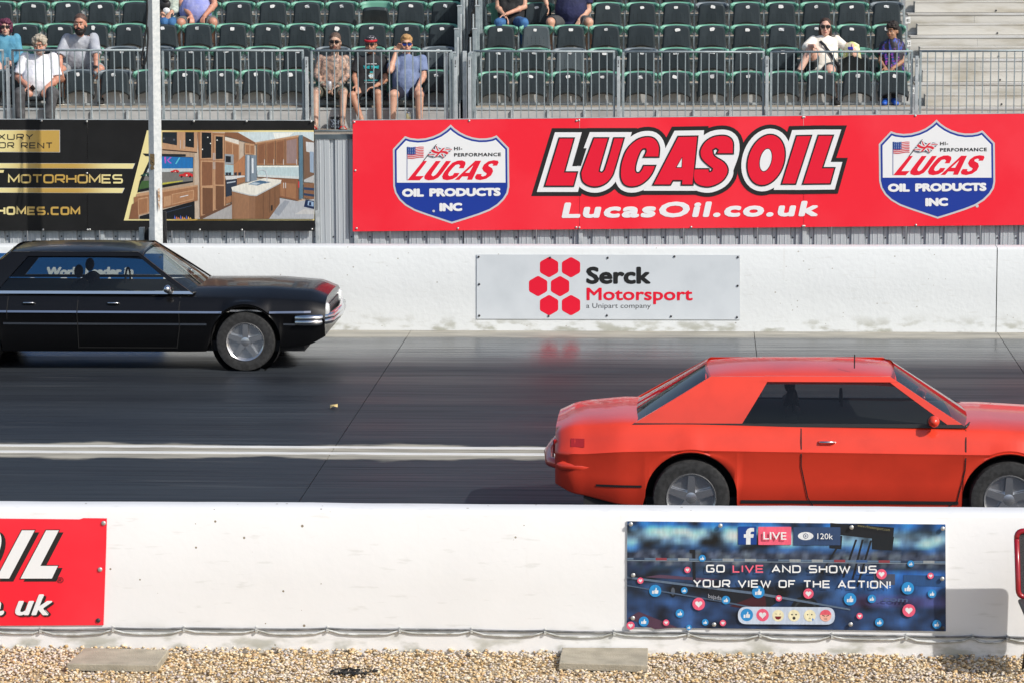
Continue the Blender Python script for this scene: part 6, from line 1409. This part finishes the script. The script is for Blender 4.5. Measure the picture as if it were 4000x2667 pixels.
# 12 boy
m, t, b, oc = basemat('galaxy_jersey'); n1 = noisen(t, oc, 13, 5, (2.2, 1, .5)); n2 = noisen(t, oc, 40, 4)
base = mixc(t, ramp(t, n1, .50, .64), (.010, .010, .016), (.02, .06, .34)); sp_ = t.nodes.new('ShaderNodeSeparateXYZ'); t.links.new(oc, sp_.inputs[0])
base = mixc(t, mathn(t, 'MULTIPLY', ramp(t, n2, .52, .6), mathn(t, 'MULTIPLY', ramp(t, n1, .44, .55), ramp(t, sp_.outputs[2], 3.2, 3.42, 1, .15))), base, (.42, .05, .42)); t.links.new(base, b.inputs['Base Color']); b.inputs['Roughness'].default_value = .6
person(dict(row=2, label='dark haired boy in a blue and purple patterned jersey looking to his right', scale=.86, J=dict(head=(3486, 122), neck=(3487, 158), sl=(3452, 178), sr=(3520, 179), el=(3437, 240), er=(3530, 238), wl=(3458, 266), wr=(3484, 270), kl=(3462, 292), kr=(3502, 292), al=(3458, 402), ar=(3492, 400)), hip=3487, arm=.85, leg=.85, hs=1.12, wide=.85, skin='olive', shirt=m, sleeve=.68, trousers=cloth('black_trousers', (.012, .012, .014)), shoe=mat('blue_shoe', (.02, .10, .48), .4), yaw=-32, pit=6, sole=M['blackp'], dep=dict(wl=-.42, wr=-.42, kl=-.5, kr=-.5, al=-.52, ar=-.52), hairmat=hm('black_hair', (.018, .012, .010)), hair=[(0, .02, .055, .088, .098, .080), (0, .05, .0, .082, .06, .08), (.0, -.055, .082, .06, .035, .032), (.05, -.02, .06, .04, .05, .05)], hdisp=.02, brow=dkhair))
# ================================================================ CARS
def carpaint(name, c, rough=.28):
    m, t, b, oc = basemat(name)
    t.links.new(mixc(t, ramp(t, noisen(t, oc, 2.5, 4), .4, .7), c, tuple(v*.88 for v in c)), b.inputs['Base Color'])
    b.inputs['Roughness'].default_value = rough; b.inputs['Coat Weight'].default_value = .55; b.inputs['Coat Roughness'].default_value = .06
    return m
def glassmat():
    m = bpy.data.materials.new('car_glass'); m.use_nodes = True; t = m.node_tree; t.nodes.clear()
    o = t.nodes.new('ShaderNodeOutputMaterial'); a = nn(t, 'ShaderNodeBsdfTransparent'); a.inputs[0].default_value = (.62, .66, .66, 1); g = nn(t, 'ShaderNodeBsdfGlossy'); g.inputs['Roughness'].default_value = .03
    f = nn(t, 'ShaderNodeFresnel'); f.inputs[0].default_value = 1.5; mx = nn(t, 'ShaderNodeMixShader'); t.links.new(f.outputs[0], mx.inputs[0]); t.links.new(a.outputs[0], mx.inputs[1]); t.links.new(g.outputs[0], mx.inputs[2]); t.links.new(mx.outputs[0], o.inputs[0]); return m
M['glass'] = glassmat(); M['interior'] = mat('car_interior', (.015, .015, .016), .8); M['tyre'] = mat('tyre_rubber', (.014, .014, .014), .8, 0, (.03, .03, .03), 30)
M['alloy'] = mat('polished_alloy', (.62, .62, .63), .22, .9); M['lamp'] = mat('lamp_glass', (.6, .62, .62), .08, coat=.8); M['taillamp'] = mat('tail_lamp', (.35, .01, .008), .15, coat=.8); M['seam'] = mat('panel_gap', (.006, .006, .006), .8)
def interp(tab, x):
    xs_ = [q[0] for q in tab]
    return [float(np.interp(x, xs_, [q[k] for q in tab])) for k in range(1, len(tab[0]))]
def car(cx, cy, cz, label, tab, wheels, cab, paint, r=.33, trims=(), doors=(), kind='car', chrome_bumper=False, handles=(), scoop=False, wing=False):
    root = thing('racing_car', label, 'car', (cx, cy, cz)); O = Vector((cx, cy, cz))
    x0, x1 = tab[0][0], tab[-1][0]; arch = r+.065
    xs_ = sorted(set(list(np.linspace(x0, x1, 84)) + [w_+arch*math.sin(a)*s for w_ in wheels for a in np.linspace(0, math.pi/2, 12) for s in (-1, 1)]))
    vs = []; fs = []; fm = []; sec = []
    for x in xs_:
        W, zs, zc, zh, zd = interp(tab, x); ac = 0
        for w_ in wheels:
            d = abs(x-w_)
            if d < arch: ac = max(ac, r+math.sqrt(arch*arch-d*d))
        flare = .012 if ac > zs else 0
        zb = max(zs, ac); zm = max((zb+zc)/2, zb+.015) if zc > zb+.03 else zb+.015; zc2 = max(zc, zm+.02); zh2 = max(zh, zc2+.05)
        tk = .075*max(0, min(1, (zc-zb)/.5)); sec.append([(W-.16, zb+.01), (W-.015-tk+flare, zb), (W-.004-tk+flare, zb+.012), (W-.012-tk*.35+flare*.6, zm), (W-.004, zc2-.02), (W+.004, zc2), (W-.018, zc2+.024), (W-.058, (zc2+zh2)/2), (W-.100, zh2-.020), (W-.128, zh2), (W-.17, zh2+.012), (W*.68, zd-.012), (W*.4, zd), (W*.15, zd+.006), (0, zd+.008)])
    n = len(sec[0]); m_ = 2*n-1
    for x, s in zip(xs_, sec):
        ring = [(-w_, z_) for w_, z_ in s]+[(w_, z_) for w_, z_ in s[-2::-1]]
        vs += [(x+cx, y+cy, z_+cz) for y, z_ in ring]
    cb0, cb1, cr0, cr1, zb_, zr_, wb, wr_ = cab
    for i in range(len(xs_)-1):
        for j in range(m_-1):
            fs.append((i*m_+j, (i+1)*m_+j, (i+1)*m_+j+1, i*m_+j+1)); xm = (xs_[i]+xs_[i+1])/2; yy = abs((vs[i*m_+j][1]+vs[i*m_+j+1][1])/2-cy)
            fm.append(1 if (cb0+.12 < xm < cb1-.12 and yy < wb-.06) else 0)
    mb = MB(); mb.v = vs; mb.f = fs+[tuple(range(m_)), tuple(reversed(range((len(xs_)-1)*m_, len(xs_)*m_)))]; mb.fm = fm+[0, 0]
    body = mb.obj('body', [paint, M['interior']], root, smooth=62)
    bvh = BVHTree.FromPolygons([Vector(v) for v in mb.v], [f for f in mb.f])
    def side(x, z_, s=-1, off=.004):
        h = bvh.ray_cast(Vector((cx+x, cy+s*5, cz+z_)), Vector((0, -s, 0))); q = h[0] if h[0] else Vector((cx+x, cy+s*.8, cz+z_)); return q+Vector((0, s*off, 0))
    def band(pts, w_, m, name, s=-1, off=.004):
        b_ = MB(); P1 = []; P2 = []
        dense = []
        for i in range(len(pts)-1):
            k = max(1, int(math.dist(pts[i], pts[i+1])/.08))
            for q in range(k): dense.append(tuple(np.array(pts[i])+(np.array(pts[i+1])-np.array(pts[i]))*q/k))
        dense.append(pts[-1]); L_ = len(dense)
        for i, p in enumerate(dense):
            a = np.array(dense[max(0, i-1)]); c_ = np.array(dense[min(L_-1, i+1)]); d = (c_-a)/(np.linalg.norm(c_-a)+1e-9); nrm = np.array((-d[1], d[0]))*w_/2
            P1.append(side(p[0]+nrm[0], p[1]+nrm[1], s, off)); P2.append(side(p[0]-nrm[0], p[1]-nrm[1], s, off))
        b_.add(P1+P2, [(i, i+1, L_+i+1, L_+i) if s > 0 else (i, L_+i, L_+i+1, i+1) for i in range(L_-1)]); return b_.obj(name, m, root)
    for pts, w_, m in trims:
        for s in (-1, 1): band(pts, w_, m, 'side_trim', s, .006)
    for pts in doors:
        for s in (-1, 1): band(pts, .010, M['seam'], 'door_gap', s, .007)
    for hx_, hz_ in handles:
        for s in (-1, 1):
            q = side(hx_, hz_, s, .0); b_ = MB(); b_.tube([q+Vector((-.07, s*.004, 0)), q+Vector((-.055, s*.03, .004)), q+Vector((.055, s*.03, .004)), q+Vector((.07, s*.004, 0))], .010, 8); b_.obj('door_handle', M['chrome'], root, smooth='all')
    # wheels
    Wm = interp(tab, wheels[0])[0]
    for w_ in wheels:
        for s in (-1, 1):
            yc = cy+s*(Wm-.125); c_ = (cx+w_, yc, cz+r)
            b_ = MB(); b_.lathe([(r*.60, -s*.105), (r*.97, -s*.10), (r, -s*.075), (r, s*.075), (r*.97, s*.10), (r*.80, s*.112), (r*.66, s*.10)], 36, 'y', c_, caps=(False, False)); ty = b_.obj('wheel', M['tyre'], root, smooth=40)
            b_ = MB(); b_.lathe([(r*.66, s*.098), (r*.64, s*.108), (r*.60, s*.098), (r*.57, s*.05), (r*.22, s*.045), (r*.20, s*.085), (r*.10, s*.095), (.002, s*.096)], 36, 'y', c_, caps=(False, True))
            nsp = 5
            for k in range(nsp):
                a = 2*math.pi*k/nsp+.3; u = Vector((math.cos(a), 0, math.sin(a))); v_ = Vector((-math.sin(a), 0, math.cos(a))); cc = Vector(c_)
                A_ = [cc+u*r*.12+v_*.035+Vector((0, s*.09, 0)), cc+u*r*.60+v_*.028+Vector((0, s*.094, 0)), cc+u*r*.60-v_*.028+Vector((0, s*.094, 0)), cc+u*r*.12-v_*.035+Vector((0, s*.09, 0))]; B_ = [q-Vector((0, s*.03, 0)) for q in A_]
                b_.add(A_+B_, [(0, 1, 2, 3), (7, 6, 5, 4), (0, 4, 5, 1), (1, 5, 6, 2), (2, 6, 7, 3), (3, 7, 4, 0)])
            b_.obj('rim', M['alloy'], ty, smooth=35, local=True)
            b_ = MB(); b_.lathe([(arch-.004, -s*.22), (arch-.004, s*.055)], 28, 'y', c_, caps=(True, False)); b_.obj('wheel_well', M['interior'], root)
    b_ = MB(); zs_ = interp(tab, 0)[1]; b_.box(cx+x0+.25, cy-Wm+.16, cz+zs_+.0, cx+x1-.25, cy+Wm-.16, cz+zs_+.12); b_.obj('underbody', M['interior'], root)
    # greenhouse
    V3 = lambda x, y, z_: Vector((cx+x, cy+y, cz+z_))
    def sidept(f, t, s, off=0): # f along 0 rear..1 front, t 0 belt..1 roof
        xb = cb0+(cb1-cb0)*f; xt = cr0+(cr1-cr0)*f; bul = .03*math.sin(math.pi*t)
        return V3(xb+(xt-xb)*(t-.10*math.sin(math.pi*t)*(2*abs(f-.5))*0), s*(wb+(wr_-wb)*t+bul+off), zb_+(zr_-zb_)*t)
    def grid(name, fn, nu, nv, m, flip=False, smooth='all'):
        b_ = MB(); b_.add([fn(i/nu, j/nv) for j in range(nv+1) for i in range(nu+1)], [((j*(nu+1)+i, j*(nu+1)+i+1, (j+1)*(nu+1)+i+1, (j+1)*(nu+1)+i) if not flip else (j*(nu+1)+i, (j+1)*(nu+1)+i, (j+1)*(nu+1)+i+1, j*(nu+1)+i+1)) for j in range(nv) for i in range(nu)]); return b_.obj(name, m, root, smooth=smooth)
    def slabgrid(name, fn, nu, nv, m, thv):
        b_ = MB(); A_ = [fn(i/nu, j/nv) for j in range(nv+1) for i in range(nu+1)]; N_ = len(A_); b_.v = [tuple(a) for a in A_]+[tuple(a+thv) for a in A_]; w1 = nu+1
        for j in range(nv):
            for i in range(nu): a = j*w1+i; b_.f.append((a, a+1, a+w1+1, a+w1)); b_.f.append((N_+a, N_+a+w1, N_+a+w1+1, N_+a+1))
        for i in range(nu): b_.f += [(i, N_+i, N_+i+1, i+1), (nv*w1+i, nv*w1+i+1, N_+nv*w1+i+1, N_+nv*w1+i)]
        for j in range(nv): b_.f += [(j*w1, (j+1)*w1, N_+(j+1)*w1, N_+j*w1), (j*w1+nu, N_+j*w1+nu, N_+(j+1)*w1+nu, (j+1)*w1+nu)]
        b_.fm = [0]*len(b_.f); return b_.obj(name, m, root, smooth=50)
    cab_f = doors_f = None
    pil = CABF
    f0, f1, f2, f3 = pil['rear'], pil['mid0'], pil['mid1'], pil['front']
    for s in (-1, 1):
        T3 = Vector((0, -s*.03, 0))
        slabgrid('rear_pillar', lambda u, v: sidept(u*f0, v, s, .012*(1)), 4, 8, paint, T3)
        if f1 < f2: slabgrid('door_pillar', lambda u, v: sidept(f1+u*(f2-f1), v, s, .010), 2, 8, paint if pil['midpaint'] else M['blackp'], T3)
        slabgrid('windscreen_pillar', lambda u, v: sidept(f3+u*(1-f3), v, s, .012), 2, 8, paint, T3)
        slabgrid('roof_rail', lambda u, v: sidept(f0*.9+u*(1-f0*.9), .90+v*.11, s, .014), 12, 2, paint, T3)
        slabgrid('window_sill_trim', lambda u, v: sidept(u, -.02+v*.07, s, .018), 12, 1, M['chrome'] if chrome_bumper else M['blackp'], T3)
        grid('side_window', lambda u, v: sidept(f0+u*((f1 if f1 < f2 else f3)-f0), v*.92, s, -.004), 6, 6, M['glass'], flip=s > 0)
        if f1 < f2: grid('side_window', lambda u, v: sidept(f2+u*(f3-f2), v*.92, s, -.004), 6, 6, M['glass'], flip=s > 0)
    slabgrid('roof', lambda u, v: V3(cr0-.05+(cr1-cr0+.10)*u, (2*v-1)*(wr_+.026), zr_+.055*(1-(2*v-1)**2)*(.35+.65*math.sin(math.pi*(.1+.8*u)))-.03*abs(2*v-1)**8-.02*abs(2*u-1)**4), 18, 14, paint, Vector((0, 0, -.035)))
    for nm, xb, xr_, bow in (('windscreen', cb1, cr1, .11), ('rear_window', cb0, cr0, -.07)):
        grid(nm, lambda u, v: V3(xb+(xr_-xb)*v+bow*(1-(2*u-1)**2)*(1-.5*v), (2*u-1)*(wb+(wr_-wb)*v-.01), zb_-.01+(zr_-zb_)*v+.045*(1-(2*u-1)**2)*v), 12, 6, M['glass'], flip=nm == 'rear_window')
        b_ = MB(); b_.tube([V3(xb+bow*(1-(2*u-1)**2), (2*u-1)*wb, zb_+.0) for u in [i/12 for i in range(13)]], .012, 6); b_.obj('glass_surround', M['blackp'], root, smooth='all')
    # seats, wheel, mirrors
    for s in (-1, 1):
        b_ = MB(); sx = (cb0+cb1)/2+.02; b_.box(cx+sx-.12, cy+s*.35-.23, cz+.5, cx+sx+.02, cy+s*.35+.23, cz+zb_+.10, b=.04); b_.ell(V3(sx-.06, s*.35, zb_+.20), (.05, .13, .08), 12, 8); b_.obj('car_seat', M['interior'], root, smooth=40)
        q = V3(cb1-.28, s*(wb+.09), zb_+.06); b_ = MB(); b_.ell(q, (.05, .075, .05), 12, 8); b_.tube([q, q+Vector((.02, -s*.12, -.04))], .014, 6); b_.obj('door_mirror', paint if not chrome_bumper else M['chrome'], root, smooth='all')
    b_ = MB(); b_.tube([V3((cb0+cb1)/2+.42, .35+.17*math.cos(a), zb_+.0+.16*math.sin(a)) for a in [i*math.pi/10 for i in range(21)]], .012, 6); b_.obj('steering_wheel', M['interior'], root, smooth='all')
    # ends
    for e, m, nm, nm2 in ((x0, M['taillamp'], 'tail_lamp', 'rear_bumper'), (x1, M['lamp'], 'headlight', 'front_bumper')):
        sg = -1 if e == x0 else 1; W, zs, zc, zh, zd = interp(tab, e)
        for s in (-1, 1):
            b_ = MB(); 
            if nm == 'headlight': b_.lathe([(.085, -sg*.03), (.085, sg*.012), (.07, sg*.03), (.002, sg*.038)], 18, 'x', V3(e, s*(W-.2), (zc+zh)/2))
            else: b_.box(cx+e-.02, cy+s*(W-.17)-.11, cz+zc-.02, cx+e+.02, cy+s*(W-.17)+.11, cz+zc+.11, b=.01)
            b_.obj(nm, m, root, smooth=40)
        b_ = MB(); pts = [V3(e-sg*.34, -W-.045, zs+.17), V3(e-sg*.08, -W-.03, zs+.17), V3(e+sg*.05, -W*.72, zs+.17), V3(e+sg*.085, 0, zs+.17), V3(e+sg*.05, W*.72, zs+.17), V3(e-sg*.08, W+.03, zs+.17), V3(e-sg*.34, W+.045, zs+.17)]
        for dz in ((0, .05) if chrome_bumper else (0,)): b_.tube([p+Vector((0, 0, dz)) for p in pts], .045 if not chrome_bumper else .04, 10)
        b_.obj(nm2, M['chrome'] if chrome_bumper else paint, root, smooth='all')
    b_ = MB(); W, zs, zc, zh, zd = interp(tab, x1); b_.box(cx+x1-.01, cy-W+.36, cz+zc-.03, cx+x1+.012, cy+W-.36, cz+zh-.05, b=.004); b_.obj('grille', M['blackp'], root)
    return root, body, side, band, V3
# red coupe in the near lane: tail at left, nose beyond the right edge
RC = 28.45
xw = P(2700, 1850, RC-.8).x; xf = xw+2.74; cx = (xw+xf)/2
M['orange'] = carpaint('orange_red_paint', (.72, .050, .022))
CABF = dict(rear=.33, mid0=.60, mid1=.575, front=.955, midpaint=False)
tab = [(-2.56, .70, .42, .70, .87, .91), (-2.42, .79, .35, .71, .93, .965), (-2.30, .80, .33, .71, .94, .985), (-2.0, .86, .26, .74, .97, 1.01), (-1.35, .88, .2, .76, .965, 1.00), (-.6, .87, .2, .75, .955, .985), (.4, .87, .2, .74, .94, .97), (1.2, .88, .2, .735, .925, .975), (1.9, .86, .24, .72, .89, .94), (2.2, .80, .32, .70, .84, .88), (2.32, .72, .42, .66, .78, .80)]
root, body, side, band, V3 = car(cx, RC, 0, 'glossy orange red coupe racing in the near lane behind the front barrier', tab, (-1.37, 1.37), (-1.90, 1.00, -1.20, .36, .955, 1.365, .73, .57), M['orange'], r=.335,
    doors=([(1.0, .93), (.99, .6), (.93, .32), (.82, .24)], [(-.42, .94), (-.42, .62), (-.36, .34), (-.30, .24)], [(-.30, .245), (.82, .245)]), trims=(([(-2.2, .43), (-1.8, .43)], .02, M['blackp']), ([(-.94, .30), (.94, .30)], .03, M['blackp']), ([(-2.42, .80), (-2.30, .80)], .07, M['taillamp'])), handles=((-.2, .83),))
b_ = MB(); q = V3(.05, -.45, 1.42); b_.tube([q, q+Vector((0, 0, .12))], .006, 6); b_.obj('aerial', M['blackp'], root)
#b_ = MB(); b_.box(V3(-2.38, -.72, 1.03).x, RC-.72, 1.035, V3(-2.2, 0, 0).x, RC+.72, 1.055, b=.008)
#for s in (-1, 1): b_.box(V3(-2.33, 0, 0).x, RC+s*.5-.02, .96, V3(-2.25, 0, 0).x, RC+s*.5+.02, 1.04)
#b_.obj('tail_spoiler', M['orange'], root, smooth=30)
# black saloon in the far lane: its nose points right, tail cropped by the left edge
BC = 37.98; xf = P(962, 1400, BC-.85).x; wbz = 3.3; cx = xf-wbz/2
M['carblack'] = carpaint('black_paint', (.004, .004, .0045), .3); M['carblack'].node_tree.nodes['Principled BSDF'].inputs['Coat Weight'].default_value = .35; M['carblack'].node_tree.nodes['Principled BSDF'].inputs['Specular IOR Level'].default_value = .25
CABF = dict(rear=.16, mid0=.56, mid1=.545, front=.965, midpaint=False)
tab = [(-2.95, .78, .42, .60, .78, .84), (-2.8, .88, .34, .66, .86, .90), (-2.3, .94, .26, .68, .88, .92), (-1.2, .95, .22, .69, .87, .90), (.3, .95, .22, .69, .86, .89), (1.0, .95, .22, .69, .86, .94), (1.9, .94, .24, .68, .85, .945), (2.4, .90, .30, .66, .82, .91), (2.58, .86, .40, .60, .78, .84)]
root, body, side, band, V3 = car(cx, BC, -.0, 'long black saloon with chrome side trim racing in the far lane', tab, (-1.65, 1.65), (-1.75, 1.02, -1.15, .36, .90, 1.36, .80, .60), M['carblack'], r=.345, chrome_bumper=True,
    doors=([(.88, .86), (.88, .5), (.84, .26)], [(-.32, .86), (-.32, .26)], [(-1.15, .86), (-1.15, .6)], [(-.32, .27), (.84, .27)]), trims=(([(-2.7, .70), (2.42, .69)], .022, M['chrome']), ([(-2.6, .555), (-2.1, .555)], .022, M['chrome']), ([(-1.2, .555), (1.2, .55)], .024, M['chrome']), ([(2.1, .55), (2.45, .545)], .022, M['chrome'])), handles=((.1, .79), (-.9, .79)))
